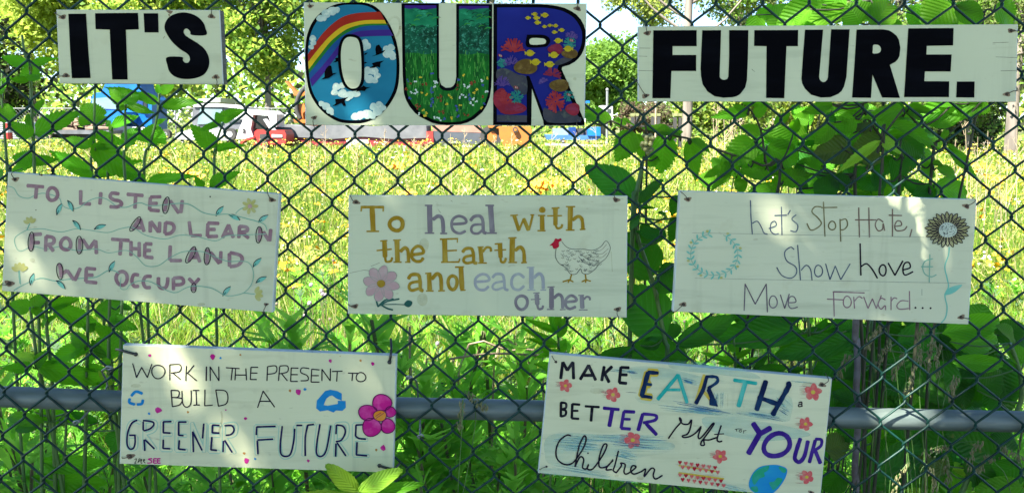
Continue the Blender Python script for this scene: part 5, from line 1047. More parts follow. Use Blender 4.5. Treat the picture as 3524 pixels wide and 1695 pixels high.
def thicket(name, label, cx_, cy_, rx, ry, n, keys, y0, y1, L0, L1, cat='shrub'):
    """the inner leaves of a shrub, each one placed on a twig of its own"""
    f = P(cx_, cy_, y0); root = thing(name, (f[0], (y0+y1)/2, 0), label, cat)
    tw = MB(); hub = np.array([f[0], (y0+y1)/2, 0.0]); k = 0
    arms = []
    for i in range(7):
        g = random.uniform(0, 6.28); q = P(cx_+rx*.6*math.cos(g), cy_+ry*.6*math.sin(g), y1+random.uniform(0.02, .10)); s_ = smooth_pts([hub+[random.uniform(-.04, .04), 0.12, 0], hub*0.5+q*0.5+[random.uniform(-.12, .12), 0.12, 0], q], 5); arms += s_
        tw.tube(s_, [0.0032-0.0002*j for j in range(len(s_))], m_twig, 6)
    arms = np.array(arms)
    while k < n:
        a, b_ = random.uniform(-1, 1), random.uniform(-1, 1)
        if a*a+b_*b_ > 1: continue
        k += 1; yy = random.uniform(y0, y1); b = P(cx_+a*rx, cy_+b_*ry, yy); g = random.uniform(0, 6.28); L = random.uniform(L0, L1)*D/F
        t = b+np.array([L*math.cos(g), random.uniform(-.3, .3)*L, L*math.sin(g)*0.7-0.25*L])
        put_leaf(root, b, t, L*0.62, random.choice(keys), random.choice((0.2, 0.4, 0.8, 1.6)))
        a0 = arms[int(np.linalg.norm(arms-b, axis=1).argmin())]; tw.tube([a0, (a0+b)/2+[0, 0, .01], b], 0.0015, m_twig, 4, False)
    tw.build('twigs', root, True)
thicket('leafy_shrub', 'inner leaves of the dense shrub between the right top and middle boards', 2930, 500, 300, 165, 85, ['BS', 'BE', 'BS', 'DS'], 0.34, 0.52, 80, 150)
thicket('leafy_shrub', 'inner leaves of the berry bush above the handwritten board', 2640, 590, 200, 90, 22, ['BS', 'BE'], 0.36, 0.5, 80, 130)
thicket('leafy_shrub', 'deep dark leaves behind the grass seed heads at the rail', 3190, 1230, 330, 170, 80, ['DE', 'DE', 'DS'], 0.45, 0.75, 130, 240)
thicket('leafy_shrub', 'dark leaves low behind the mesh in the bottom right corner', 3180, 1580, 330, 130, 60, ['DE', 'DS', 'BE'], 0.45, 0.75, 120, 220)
thicket('leafy_shrub', 'small leafy shrub top behind the upper right board', 3000, 70, 420, 70, 26, ['BS', 'BE'], 0.34, 0.5, 90, 170)
# thin grey stake behind the rail and the leaning dark stem
m_stake = simple('weathered_stake', (0.13, 0.13, 0.145), (0.07, 0.055, 0.055), 30, 0.6)
mb = MB(); q = [P(*S('H', *p), 0.11) for p in ((278, -60), (280, 100), (275, 220), (286, 240), (290, 420), (282, 560), (300, 700), (285, 900), (272, 1110), (276, 1400))]
q.append(np.array([q[-1][0], 0.11, -0.05])); mb.tube(smooth_pts(q, 3), 0.0075, m_stake, 10); top_mb(mb, 'wooden_stake', 'slim grey upright stake behind the rail under the handwritten board', 'stake', smooth=True)
# --- plant in front of the fence, bottom centre
plant('milkweed_plant', 'bright young plant growing in front of the fence, overlapping the flower board', '7', -0.13, [[(1935, 1225), (1940, 1300), (1945, 1500)]],
  [(1935, 1225, 1700, 1045, 120, 'YE', 0.7), (1940, 1232, 1805, 1175, 90, 'YE', 0.7), (1940, 1235, 2232, 1052, 125, 'YE', 0.7), (1930, 1270, 1400, 1236, 60, 'YL', 0.9), (1960, 1270, 2400, 1150, 90, 'AE', 0.9), (1935, 1280, 1700, 1240, 80, 'AE')], 'YE', 0.004, yj=0.01)
# --- drooping grass seed heads at lower right
m_seed = simple('green_seed_head', (0.13, 0.14, 0.055), (0.21, 0.19, 0.09), 60, 0.7)
def seed_head(pts, label, y, crop='H', group=None):
    q = [P(*S(crop, *p), y+random.uniform(-.01, .01)) for p in pts]; foot = q[0]
    r = thing('grass_seed_head', (foot[0], y, 0), label, 'grass', group)
    mb = MB(); st = smooth_pts([np.array([foot[0]+random.uniform(-.12, .12), y+.03, 0]), np.array([foot[0]+random.uniform(-.06, .06), y, max(0.05, foot[2]*0.6)])]+q, 5); mb.tube(st, [0.0010]*(len(st)//2)+[0.0006]*(len(st)-len(st)//2), m_stem, 4); mb.build('stem', r)
    mb = MB(); n = len(st)
    for i in range(int(n*0.68), n):
        for k in range(4):
            p = st[i]+np.array([random.uniform(-.006, .006), random.uniform(-.005, .005), random.uniform(-.008, .004)]); d = np.array([random.uniform(-.004, .004), random.uniform(-.003, .003), -random.uniform(0.008, 0.013)])
            mb.tube([p, p+d*0.5, p+d], [0.0006, 0.0018, 0.0003], m_seed, 4, False)
    mb.build('spikelets', r)['kind'] = 'stuff'
GSH = 'drooping grass seed heads at the lower right'
SH = ([(560, 560), (520, 300), (470, 140), (400, 170), (360, 260)], [(620, 620), (600, 400), (560, 260), (500, 240), (440, 330), (410, 400)], [(700, 600), (720, 350), (730, 150), (700, 200), (690, 330)], [(760, 620), (790, 400), (800, 240), (760, 300), (755, 410)],
            [(600, 640), (640, 500), (700, 350), (660, 420), (620, 570)], [(820, 620), (860, 450), (840, 260), (815, 330), (825, 430)], [(400, 640), (330, 480), (250, 330), (200, 370), (170, 460)], [(860, 640), (960, 500), (950, 460), (920, 520), (905, 600)],
            [(480, 660), (460, 520), (520, 470), (540, 400), (600, 320)], [(450, 660), (560, 570), (620, 540), (640, 480)], [(600, 1230), (760, 990), (900, 930), (830, 930), (730, 970)], [(500, 1239), (560, 1090), (640, 1020), (560, 1120), (530, 1239)],
            [(720, 1239), (800, 1000), (870, 960), (880, 1060), (890, 1150)], [(820, 1239), (900, 940), (1100, 900), (1060, 930), (1030, 1050)], [(1390, 1130), (1300, 1010), (1240, 930), (1290, 950), (1375, 995)], [(1300, 1230), (1200, 1040), (1150, 990), (1090, 1080)], [(700, 1239), (740, 1050), (790, 1120), (800, 1200)])
SHL = ordinals([max(p_, key=lambda q: -q[1]) for p_ in SH], lambda x, y: 'hanging below the rail' if y > 850 else 'hanging above the rail at right', 'drooping grass seed heads')
for pts, lb in zip(SH, SHL):
    seed_head(pts, lb, random.uniform(0.05, 0.16), 'H', GSH)
for pts, lb in (([(470, 760), (478, 600), (455, 690), (450, 780)], 'single grass seed head drooping over the rail right of the flower board'), ([(560, 760), (480, 560), (560, 600), (640, 655)], 'thin grass tip crossing the rail top between the bottom boards')):
    seed_head(pts, lb, -0.03 if 'single' in lb else 0.0, 'G')

# --- a branch of the shade tree hanging just above the picture; its leaves throw the sharp shadows on the handwritten board
hb = thing('hanging_branch', (-3.0, -5.5, 5.9), 'leafy branch of the shade tree hanging over the handwritten board', 'branch')
SDn = np.array(SUN_DIR); ends = []
for (x0, y0_, x1, y1_, w) in ((2985, 670, 3120, 850, 75), (3150, 800, 3060, 700, 60), (3165, 870, 3110, 790, 60), (3230, 700, 3250, 880, 70), (3330, 760, 3180, 640, 60), (3290, 1010, 3170, 880, 50)):
    t_ = random.uniform(0.80, 0.92); b = P(x0, y0_, -0.03)-SDn*t_; t = P(x1, y1_, -0.03)-SDn*(t_+random.uniform(-.02, .02))
    put_leaf(hb, b, t, w*D/F*1.3, 'AS', 1.8); ends.append(b)
mb = MB(); hub = np.mean(ends, 0)+np.array([-0.1, -0.05, 0.12])
mb.tube(smooth_pts([(-3.0, -5.5, 5.9), (-1.6, -3.2, 4.6), hub+[-.3, -.4, .8], hub], 5), [0.03-0.0017*i for i in range(16)], m_bark, 8)
for e in ends: mb.tube(smooth_pts([hub, (hub+e)/2+[0, 0, .02], e], 3), 0.0018, m_twig, 5, False)
mb.build('branch', hb, True)
# ================================================================ WEEDS, MEADOW AND WILDFLOWERS
def blade_mat(name, c0, c1, tr, tf=0.4):
    return leaf_mat(name, c0, c1, tr, 1.2, tf, False, 0.6, 0.12, False)
g_bright = blade_mat('grass_bright', (0.135, 0.235, 0.022), (0.085, 0.185, 0.018), (0.20, 0.34, 0.03))
g_yellow = blade_mat('grass_yellow', (0.24, 0.265, 0.035), (0.15, 0.22, 0.025), (0.30, 0.34, 0.035))
g_straw = blade_mat('grass_straw', (0.42, 0.37, 0.19), (0.30, 0.27, 0.12), (0.30, 0.26, 0.12), 0.25)
g_dark = blade_mat('grass_dark', (0.055, 0.13, 0.02), (0.04, 0.10, 0.015), (0.09, 0.20, 0.02))
w_mid = blade_mat('weed_green', (0.12, 0.33, 0.03), (0.09, 0.28, 0.025), (0.30, 0.74, 0.04), 0.5)
w_lite = blade_mat('weed_light', (0.17, 0.40, 0.05), (0.13, 0.36, 0.04), (0.40, 0.80, 0.08), 0.5)
w_grey = blade_mat('weed_grey_green', (0.10, 0.17, 0.09), (0.07, 0.13, 0.06), (0.12, 0.2, 0.07))
m_wstem = simple('weed_stem', (0.10, 0.14, 0.05), (0.16, 0.12, 0.06), 20, 0.7)
def field_xy(n, y0, y1, power=1.6, margin=1.2):
    """points whose density falls off with distance roughly as the view does"""
    d0, d1 = y0+D, y1+D; u = RNG.random(n); k = 1-power
    d = (d0**k+u*(d1**k-d0**k))**(1/k)
    x = RNG.uniform(-1, 1, n)*(d*0.63+margin)
    return x, d-D
def blades(name, n, y0, y1, h0, h1, wmin, mats, probs, power=1.6, lean=0.35, label=None, clump=0):
    x, y = field_xy(n, y0, y1, power)
    if clump:
        ci = RNG.integers(0, n//clump, n); x = x[ci]+RNG.normal(0, 0.06, n)*(1+(y[ci]+D)*0.06); y = y[ci]+RNG.normal(0, 0.06, n)*(1+(y[ci]+D)*0.06)
    patch = 0.5+0.5*np.sin(x*0.6+np.sin(y*0.35)*2)*np.cos(y*0.45+x*0.2)
    h = RNG.uniform(h0, h1, n)*(0.75+0.4*patch); a = RNG.uniform(0, 2*np.pi, n); d = y+D
    w = np.maximum(wmin, d*0.0008)*RNG.uniform(0.6, 1.3, n)
    wx, wy = np.cos(a)*w, np.sin(a)*w*0.5
    ln = RNG.normal(0, lean, n)*h; ly = RNG.normal(0, lean*0.6, n)*h
    v = np.empty((n, 6, 3), np.float32)
    for k, (f, ww) in enumerate(((0.0, 1.0), (0.55, 0.85), (1.0, 0.12))):
        bx = x+ln*f*f; by = y+ly*f*f; bz = h*f*(1-0.18*f*np.abs(ln/h))
        v[:, 2*k] = np.stack([bx-wx*ww, by-wy*ww, bz], 1); v[:, 2*k+1] = np.stack([bx+wx*ww, by+wy*ww, bz], 1)
    b = np.arange(n)[:, None]*6
    f1 = b+np.array([0, 1, 3, 2]); f2 = b+np.array([2, 3, 5, 4]); faces = np.stack([f1, f2], 1).reshape(-1, 4)
    mi = np.repeat(RNG.choice(len(mats), n, p=probs), 2)
    o = fast_mesh(name, v.reshape(-1, 3), faces, 4, mats, mi); tag(o, label, None, None, 'stuff'); return o
blades('meadow_grass', 150000, 2.2, 50, 0.30, 0.62, 0.0035, [g_bright, g_yellow, g_straw, g_dark], [0.38, 0.34, 0.16, 0.12], 1.35, 0.32, 'tall sunlit yellow green meadow grass beyond the fence', 9)
blades('grass_tufts', 14000, 0.5, 3.2, 0.15, 0.52, 0.003, [w_mid, g_bright, g_dark, g_straw], [0.4, 0.3, 0.15, 0.15], 1.2, 0.5, 'shaded grass growing close behind the fence')
blades('tall_grass_clumps', 16000, 2.8, 30, 0.45, 0.80, 0.004, [g_bright, g_dark, g_straw], [0.5, 0.3, 0.2], 1.3, 0.30, 'taller green tufts standing out of the meadow', 40)
blades('leaf_litter', 9000, 0.4, 5.5, 0.02, 0.12, 0.004, [g_straw, g_dark, g_yellow], [0.6, 0.2, 0.2], 1.2, 1.6, 'dry fallen stalks on the ground between the weeds')
# --- flat yellow-green flower heads all over the meadow
def discs(name, n, y0, y1, z0, z1, r, mats, probs, power, label, squash=0.35, per=3):
    x, y = field_xy(n, y0, y1, power, 1.0); z = RNG.uniform(z0, z1, n)
    x = np.repeat(x, per); y = np.repeat(y, per); z = np.repeat(z, per); m = n*per; d = y+D
    rr = np.maximum(r, d*0.0009)*RNG.uniform(0.6, 1.4, m)
    sp = np.maximum(0.012, rr)*1.4
    x = x+RNG.normal(0, 1, m)*sp; y = y+RNG.normal(0, 1, m)*sp; z = z+RNG.normal(0, 0.25, m)*sp
    g = np.arange(5)*2*np.pi/5; tx, ty = RNG.normal(0, squash, m), RNG.normal(0, squash, m)
    v = np.empty((m, 5, 3), np.float32)
    for k in range(5):
        cx_k, cy_k = np.cos(g[k])*rr, np.sin(g[k])*rr
        v[:, k] = np.stack([x+cx_k, y+cy_k, z+cx_k*tx+cy_k*ty], 1)
    o = fast_mesh(name, v.reshape(-1, 3), np.arange(m*5).reshape(-1, 5), 5, mats, np.repeat(RNG.choice(len(mats), n, p=probs), per))
    tag(o, label, None, None, 'stuff'); return o
f_lime = simple('lime_flower', (0.46, 0.42, 0.035), (0.30, 0.33, 0.04), 3, 0.7)
f_gold = simple('golden_flower', (0.80, 0.33, 0.003), (0.80, 0.45, 0.005), 9, 0.6)
f_white = simple('pale_flower', (0.70, 0.70, 0.60), None, 9, 0.6)
f_olive = simple('olive_seed', (0.20, 0.22, 0.05), (0.14, 0.16, 0.04), 5, 0.7)
discs('flower_heads', 12500, 3.6, 48, 0.46, 0.74, 0.008, [f_lime, f_olive, f_white], [0.66, 0.28, 0.06], 1.45, 'small flat yellow green flower heads across the meadow', 0.4, 3)
discs('yellow_flowers', 1300, 3.8, 45, 0.46, 0.70, 0.016, [f_gold], [1.0], 1.5, 'golden yellow wildflowers scattered through the meadow', 0.5, 5)
# a few larger golden clumps that stand out
for i, (px, py, lb) in enumerate(((1880, 628, 'wide golden flower clump above the heal board'), (1850, 645, 'smaller golden flower clump just left of the widest one'), (650, 600, 'golden flower clump near the tilted leaf left of centre'), (1405, 663, 'golden flowers low in the grass above the heal board'), (3430, 615, 'golden flower clump at the right edge under the dense shrub'), (2035, 595, 'golden flower clump beside the large dark leaf'), (1360, 568, 'golden flower clump at the middle of the meadow'), (3380, 570, 'golden flower clump right of the stake by the shrub'))):
    y = 5.2 if i < 3 else 6.5
    c = P(px, py, y); r = thing('flower_clump', (c[0], y, 0), lb, 'flowers')
    mb = MB()
    for k in range(70 if i == 0 else 30):
        p = c+np.array([random.gauss(0, 0.11 if i == 0 else 0.05), random.gauss(0, 0.03), random.gauss(0, 0.018)]); rr = random.uniform(0.009, 0.016)
        vs = [p+np.array([rr*math.cos(g)*1.0, rr*math.sin(g), rr*0.9*math.sin(g+0.3*random.random())]) for g in [2*math.pi*j/7 for j in range(7)]]
        mb.add(vs, [tuple(range(7))], f_gold)
    o = mb.build('flower_head', r); o['kind'] = 'stuff'
    mb = MB()
    for k in range(4): mb.tube([c+np.array([random.gauss(0, .02), 0, 0]), np.array([c[0]+random.gauss(0, .02), y, 0])], 0.002, m_wstem, 4)
    mb.build('stem', r)['kind'] = 'stuff'
# --- narrow-leaved weeds
def weed_template(seed, kind):
    r = np.random.default_rng(seed); V = []; Fc = []; M = []
    h = 1.0; n = 50 if kind == 0 else 34
    bend = r.normal(0, 0.10, 2)
    def addq(q, m):
        o = len(V); V.extend(q); Fc.append([o, o+1, o+2, o+3]); M.append(m)
    for k in range(6):
        f0, f1 = k/6, (k+1)/6
        p0 = np.array([bend[0]*f0*f0, bend[1]*f0*f0, h*f0]); p1 = np.array([bend[0]*f1*f1, bend[1]*f1*f1, h*f1]); w = 0.007
        addq([p0+[-w, 0, 0], p0+[w, 0, 0], p1+[w*.9, 0, 0], p1+[-w*.9, 0, 0]], 2)
        addq([p0+[0, -w, 0], p0+[0, w, 0], p1+[0, w*.9, 0], p1+[0, -w*.9, 0]], 2)
    for i in range(n):
        f = 0.15+0.85*(i/n)**0.9; a = i*2.4+r.normal(0, .3); L = (0.17 if kind == 0 else 0.24)*(1.05-0.6*abs(f-0.6))*r.uniform(.8, 1.2); el = r.uniform(0.1, 0.9)*(0.4+f)
        b = np.array([bend[0]*f*f, bend[1]*f*f, h*f]); d = np.array([np.cos(a)*np.cos(el), np.sin(a)*np.cos(el), np.sin(el)]); s = np.array([-np.sin(a), np.cos(a), 0])
        w = L*(0.11 if kind == 0 else 0.13); m1 = b+d*L*0.45; t = b+d*L+np.array([0, 0, -L*0.22]); mt = 0 if r.random() < .7 else 1
        addq([b, m1-s*w, m1+[0, 0, -w*.4], b], mt) if False else None
        addq([b-s*w*.25, b+s*w*.25, m1+s*w, m1-s*w], mt); addq([m1-s*w, m1+s*w, t+s*w*.12, t-s*w*.12], mt)
        if kind == 1:                                   # mugwort: side lobes
            for sg in (-1, 1):
                l0 = b+d*L*0.35; e = l0+d*L*0.35+s*sg*L*0.32
                addq([l0-d*w*.7, l0+d*w*.9, e+d*w*.2, e-d*w*.1], mt)
                l0 = b+d*L*0.55; e = l0+d*L*0.3+s*sg*L*0.25
                addq([l0-d*w*.6, l0+d*w*.8, e+d*w*.2, e-d*w*.1], mt)
    return np.array(V), np.array(Fc), np.array(M)
TPL = [weed_template(40+i, i % 2) for i in range(6)]
def weed_field(name, n, ylo, yhi, hfun, label, mats, xr=None):
    Vs = []; Fs = []; Ms = []; off = 0
    for i in range(n):
        y = random.uniform(ylo, yhi); d = y+D; x = random.uniform(-1, 1)*(d*0.63+0.5)
        V, Fc, M = TPL[random.randrange(6)]; h = hfun(x, y)*random.uniform(0.75, 1.2); a = random.uniform(0, 6.28); ca, sa = math.cos(a), math.sin(a)
        R = np.array([[ca, -sa, 0], [sa, ca, 0], [0, 0, 1]])*h*np.array([[0.8], [0.8], [1]])
        Vs.append(V@R.T+[x, y, -0.01]); Fs.append(Fc+off); off += len(V); Ms.append(M)
    o = fast_mesh(name, np.concatenate(Vs), np.concatenate(Fs), 4, mats, np.concatenate(Ms)); tag(o, label, None, None, 'stuff')
weed_field('weeds', 620, 0.35, 2.0, lambda x, y: 0.40, 'dense narrow leaved weeds in the shade below the rail', [w_lite, w_lite, m_wstem])
weed_field('weeds', 560, 1.8, 4.2, lambda x, y: 0.50, 'grey green weeds and thistles between the fence and the meadow', [w_lite, w_grey, m_wstem])
TM = []
for i, (V, Fc, M) in enumerate(TPL):
    me = bpy.data.meshes.new('weed_plant'); me.from_pydata(V.tolist(), [], Fc.tolist())
    for m in (w_lite if i % 2 else w_mid, w_lite, m_wstem): me.materials.append(m)
    me.polygons.foreach_set('material_index', M.tolist()); me.update(); TM.append(me)
def weed(px, py, y, lb, grp=None, ti=None, sc=1.0):
    t = P(px, py, y); o = bpy.data.objects.new('weed_plant', TM[ti if ti is not None else random.randrange(6)]); C.objects.link(o)
    o.location = (t[0], y, 0); o.scale = (t[2]*0.8*sc, t[2]*0.8*sc, t[2]); o.rotation_euler = (0, 0, random.uniform(0, 6.28)); tag(o, lb, 'weed', grp)
GW = 'leafy weeds standing just behind the fence'
WD = [(1060, 1130, .6), (1185, 1150, .7), (920, 1130, .8), (1400, 1110, .5), (1530, 1130, .7), (1620, 1160, .9), (1700, 1110, .8), (1460, 1290, .5), (1560, 1330, .6), (1690, 1300, .55), (1790, 1290, .6), (1840, 1150, .7), (1440, 1450, .4), (1540, 1480, .35), (1620, 1460, .45),
                    (1720, 1490, .4), (1800, 1470, .35), (600, 1620, .35), (700, 1650, .3), (850, 1630, .35), (980, 1640, .4), (1080, 1620, .35), (1230, 1640, .4), (1480, 1610, .3), (1660, 1600, .3), (1760, 1640, .35), (90, 1450, .35), (180, 1480, .4), (60, 1560, .3), (280, 1500, .35), (330, 1600, .3),
                    (30, 1130, .8), (120, 1300, .5), (2330, 1240, .7), (2500, 1270, .8), (2460, 1180, .9), (3260, 1560, .5), (3420, 1600, .4), (3480, 1400, .8), (3120, 1420, .9)]
def wz(x, y):
    if y < 1220: return 'between the middle and bottom boards'
    if x < 420: return 'left of the flower board'
    if y > 1590 and x < 1300: return 'peeking out under the flower board'
    if 1380 < x < 1880 and y < 1400: return 'above the rail between the bottom boards'
    if 1380 < x < 1880 and y < 1590: return 'just under the rail between the bottom boards'
    if x < 1880: return 'at the bottom edge between the bottom boards'
    if x < 2600: return 'just above the lowest right board'
    return 'at the lower right corner'
for (px, py, y), lb in zip(WD, ordinals([(a, b) for a, b, _ in WD], wz, 'leafy weeds')):
    weed(px, py, y, lb, GW)
# tall lanceolate weed beside the board that says make
plant('willow_leaf_weed', 'bright weed with long narrow leaves above the left corner of the lowest right board', 'G', 0.22, [[(1115, 60), (1118, 300), (1115, 480)]],
  [(1110, 160, 905, 75, 45, 'AL'), (1112, 240, 870, 130, 45, 'AL'), (1115, 260, 900, 200, 40, 'AL'), (1110, 180, 1060, 20, 50, 'AL'), (1120, 200, 1171, 40, 60, 'AL'), (1118, 300, 1171, 200, 60, 'AL'), (1112, 280, 960, 330, 40, 'AL'), (1110, 400, 940, 370, 45, 'AL'), (1112, 440, 1000, 390, 40, 'AL'), (1115, 120, 1120, 15, 45, 'AL'), (1112, 310, 980, 260, 38, 'AL')], 'AL', 0.004)
plant('willow_leaf_weed', 'lance leaved weed in the gap above the word earth', 'I', 0.20, [[(1210, 350), (1215, 560), (1220, 760)]],
  [(1215, 520, 1130, 400, 60, 'AL'), (1215, 560, 1250, 390, 60, 'AL'), (1215, 580, 1420, 470, 60, 'AL'), (1215, 620, 1020, 640, 60, 'AL'), (1215, 640, 840, 510, 60, 'AL'), (1215, 600, 1060, 570, 50, 'AL'), (1220, 700, 1500, 560, 60, 'BL', 1.4), (1215, 640, 1380, 700, 60, 'AL'), (1210, 460, 1180, 350, 40, 'AL')], 'AL', 0.004)
# --- dry branching stalks in the meadow
m_dry = simple('dry_stalk', (0.36, 0.28, 0.18), (0.24, 0.18, 0.12), 8, 0.85)
def stalk(px, ptop, pbot, y, lb, br=6, seed=0, r=None, spread=0.35):
    rr = random.Random(seed+px); t = P(px, ptop, y); b = P(px+rr.uniform(-15, 15), pbot, y); b[2] = min(b[2], 0.0)*0; 
    h = t[2]; r = r or 0.0009*(y+D)*0.55
    mb = MB(); base = np.array([b[0], y, -0.02]); mb.tube(smooth_pts([base, base*0.5+t*0.5+[rr.uniform(-.03, .03)*h, 0, 0], t], 4), [r, r, r, r, r*.8, r*.8, r*.6, r*.5, r*.4], m_dry, 5)
    for i in range(br):
        f = rr.uniform(0.45, 0.95); p = base*(1-f)+t*f; g = rr.uniform(-1, 1)*0.9; L = h*spread*(1.1-f)*rr.uniform(.7, 1.4); e = p+np.array([L*math.sin(g), rr.uniform(-.3, .3)*L, L*math.cos(g)])
        mb.tube([p, (p+e)/2+[0, 0, -.02*L], e], [r*.6, r*.5, r*.3], m_dry, 4)
        for k in range(2):
            f2 = rr.uniform(.3, .9); q = p*(1-f2)+e*f2; L2 = L*.35; g2 = g+rr.choice((-.7, .7)); mb.tube([q, q+np.array([L2*math.sin(g2), 0, L2*math.cos(g2)])], [r*.4, r*.25], m_dry, 4)
    return top_mb(mb, 'dry_stalk', lb, 'stalk', 'pale dry stalks standing in the meadow')
STK = [(1068, 470, 620, 14), (1120, 430, 620, 12), (1325, 440, 560, 18), (1425, 470, 560, 20), (1470, 455, 570, 16), (1550, 460, 620, 11), (1600, 440, 560, 20), (1700, 465, 600, 15), (1760, 455, 560, 19), (1900, 440, 600, 13), (1985, 455, 640, 10), (2050, 430, 650, 8.5), (2470, 350, 470, 15), (2490, 370, 480, 13), (2520, 380, 490, 14), (2545, 400, 500, 12), (2455, 400, 500, 14), (2660, 400, 560, 9), (3320, 400, 640, 7.5), (3365, 470, 640, 7), (3400, 450, 700, 6.2), (3470, 480, 640, 7), (3440, 540, 760, 5.5), (3290, 480, 600, 8), (1230, 470, 560, 17), (3500, 430, 620, 8), (3340, 560, 760, 5.2), (1548, 560, 680, 6), (330, 430, 540, 16), (170, 440, 540, 18), (905, 480, 600, 13)]
def sz(x, y):
    if x < 1000: return 'behind the left plants'
    if x < 1650: return 'below the rainbow and meadow letters'
    if x < 2100: return 'below the coral reef letter'
    if x < 2800: return 'behind the berry shrub'
    return 'at the right end of the meadow'
for (px, a, b_, y), lb in zip(STK, ordinals([(q[0], q[1]) for q in STK], sz, 'dry stalks')):
    stalk(px, a, b_, y, lb, 7, 3)
DSL = ['upright broken tan stalk right beside the flower board corner', 'long tan stalk lying level across the gap above the rail', 'slanting tan stalk ending under the long level one', 'bent tan stalk rising to a peak left of the lowest right board', 'short tan stalk crooked like a hook above the rail', 'short pale stalk lying low near the flower board', 'dark tan stalk standing below the rail between the boards', 'crossed tan stalk in the dark leaves at lower right']
for i, pts in enumerate([[(1410, 1190), (1414, 1300), (1400, 1520)], [(1540, 1235), (1700, 1215), (1900, 1225)], [(1580, 1270), (1760, 1205), (1850, 1205)], [(1700, 1260), (1800, 1215), (1840, 1330)], [(1870, 1260), (1858, 1215), (1780, 1260)], [(1460, 1300), (1520, 1280), (1600, 1300)], [(1690, 1460), (1705, 1560), (1710, 1700)], [(3090, 1400), (3190, 1290), (3010, 1450)]]):
    mb = MB(); yy = 0.55+0.05*i; q = [P(x, y_, yy+0.03*k) for k, (x, y_) in enumerate(pts)]; g_ = q[0].copy(); g_[2] = 0
    mb.tube(smooth_pts(([g_]+q) if i not in (1,) else q, 4), 0.0035, m_dry, 5); top_mb(mb, 'fallen_stalk', DSL[i], 'stalk', 'broken dead stalks among the weeds')
# --- thistle / clover heads at the edge of the shade
m_this = simple('mauve_flower', (0.36, 0.28, 0.38), (0.24, 0.20, 0.20), 40, 0.8); m_burr = simple('brown_seed_head', (0.10, 0.08, 0.06), (0.16, 0.13, 0.09), 60, 0.9)
THS = [(1065, 1042, 0), (1070, 980, 0), (1110, 1010, 0), (1020, 1090, 1), (1050, 1085, 0), (1100, 1100, 1), (1135, 1097, 1), (1185, 1112, 1), (1147, 895, 1), (1010, 990, 1), (1505, 1180, 0), (1835, 1090, 0), (1650, 1090, 0), (952, 1045, 1), (1105, 1000, 0), (1560, 1240, 1), (1120, 1015, 0), (2355, 1105, 1), (2610, 1190, 1)]
def tz(x, y):
    if x < 1200: return 'between the first two middle boards'
    if x < 1900: return 'under the board with the hen'
    return 'under the handwritten board'
for (px, py, mm), lb in zip(THS, ordinals([(q[0], q[1]) for q in THS], tz, 'thistle heads')):
    y = 1.9; t = P(px, py, y); r = thing('thistle', (t[0], y, 0), lb, 'thistle', 'thistles between the boards and the meadow')
    mb = MB(); mb.tube([(t[0]+.02, y, 0), (t[0]+.01, y, t[2]*.6), tuple(t)], 0.0018, m_wstem, 4); mb.build('stem', r)
    mb = MB(); R0 = 0.013 if mm == 0 else 0.010
    for k in range(26):
        d = rand_dirs(1)[0]; p = np.array(t); s_ = np.cross(d, [0.3, 0.2, 0.9]); s_ /= np.linalg.norm(s_); mb.add([p-s_*.0022, p+s_*.0022, p+d*R0], [(0, 1, 2)], m_this if mm == 0 else m_burr)
    mb.ball(t, R0*.7, m_this if mm == 0 else m_burr, 7, 5); mb.build('flower_head', r)
# ================================================================ MACHINES AT THE FAR SIDE OF THE MEADOW
m_truck = simple('blue_truck_paint', (0.006, 0.11, 0.40), (0.004, 0.07, 0.28), 1.2, 0.3, edge=(0.4, 0.7)); m_truckd = simple('dark_blue_paint', (0.004, 0.03, 0.15), None, 2, 0.35)
m_glass = simple('tinted_glass', (0.09, 0.15, 0.17), (0.14, 0.2, 0.2), 1.0, 0.08); m_dglass = simple('dark_window_glass', (0.02, 0.025, 0.03), (0.05, 0.06, 0.07), 1.2, 0.08)
m_white = simple('white_vehicle_paint', (0.44, 0.44, 0.45), (0.32, 0.32, 0.33), 1.5, 0.4); m_black = simple('black_rubber', (0.02, 0.02, 0.022), (0.035, 0.033, 0.03), 5, 0.8)
m_greym = simple('grey_machine_paint', (0.10, 0.105, 0.12), (0.06, 0.065, 0.07), 2, 0.5); m_redm = simple('red_machine_paint', (0.34, 0.018, 0.014), (0.24, 0.02, 0.016), 2, 0.45)
m_orm = simple('orange_machine_paint', (0.36, 0.105, 0.012), (0.30, 0.09, 0.015), 1.5, 0.5); m_tarp = simple('grey_tarpaulin', (0.115, 0.12, 0.13), (0.075, 0.08, 0.09), 1.6, 0.8, bumpy=0.4)
m_log = simple('cut_log', (0.20, 0.13, 0.09), (0.12, 0.085, 0.06), 3, 0.9); m_lbl = simple('light_blue_paint', (0.04, 0.12, 0.33), (0.03, 0.09, 0.26), 2, 0.4); m_pinkt = simple('faded_red_cover', (0.30, 0.14, 0.10), None, 2, 0.7)
m_galv = simple('far_galvanised', (0.22, 0.23, 0.24), None, 3, 0.5, 0.4)
def slab(mb, crop, pts, y, th, mat): mb.prism([P(*S(crop, *p), y) for p in pts], (0, th, 0), mat)
def part(parent, name, crop, pts, y, th, mat):
    mb = MB(); slab(mb, crop, pts, y, th, mat); return mb.build(name, parent)
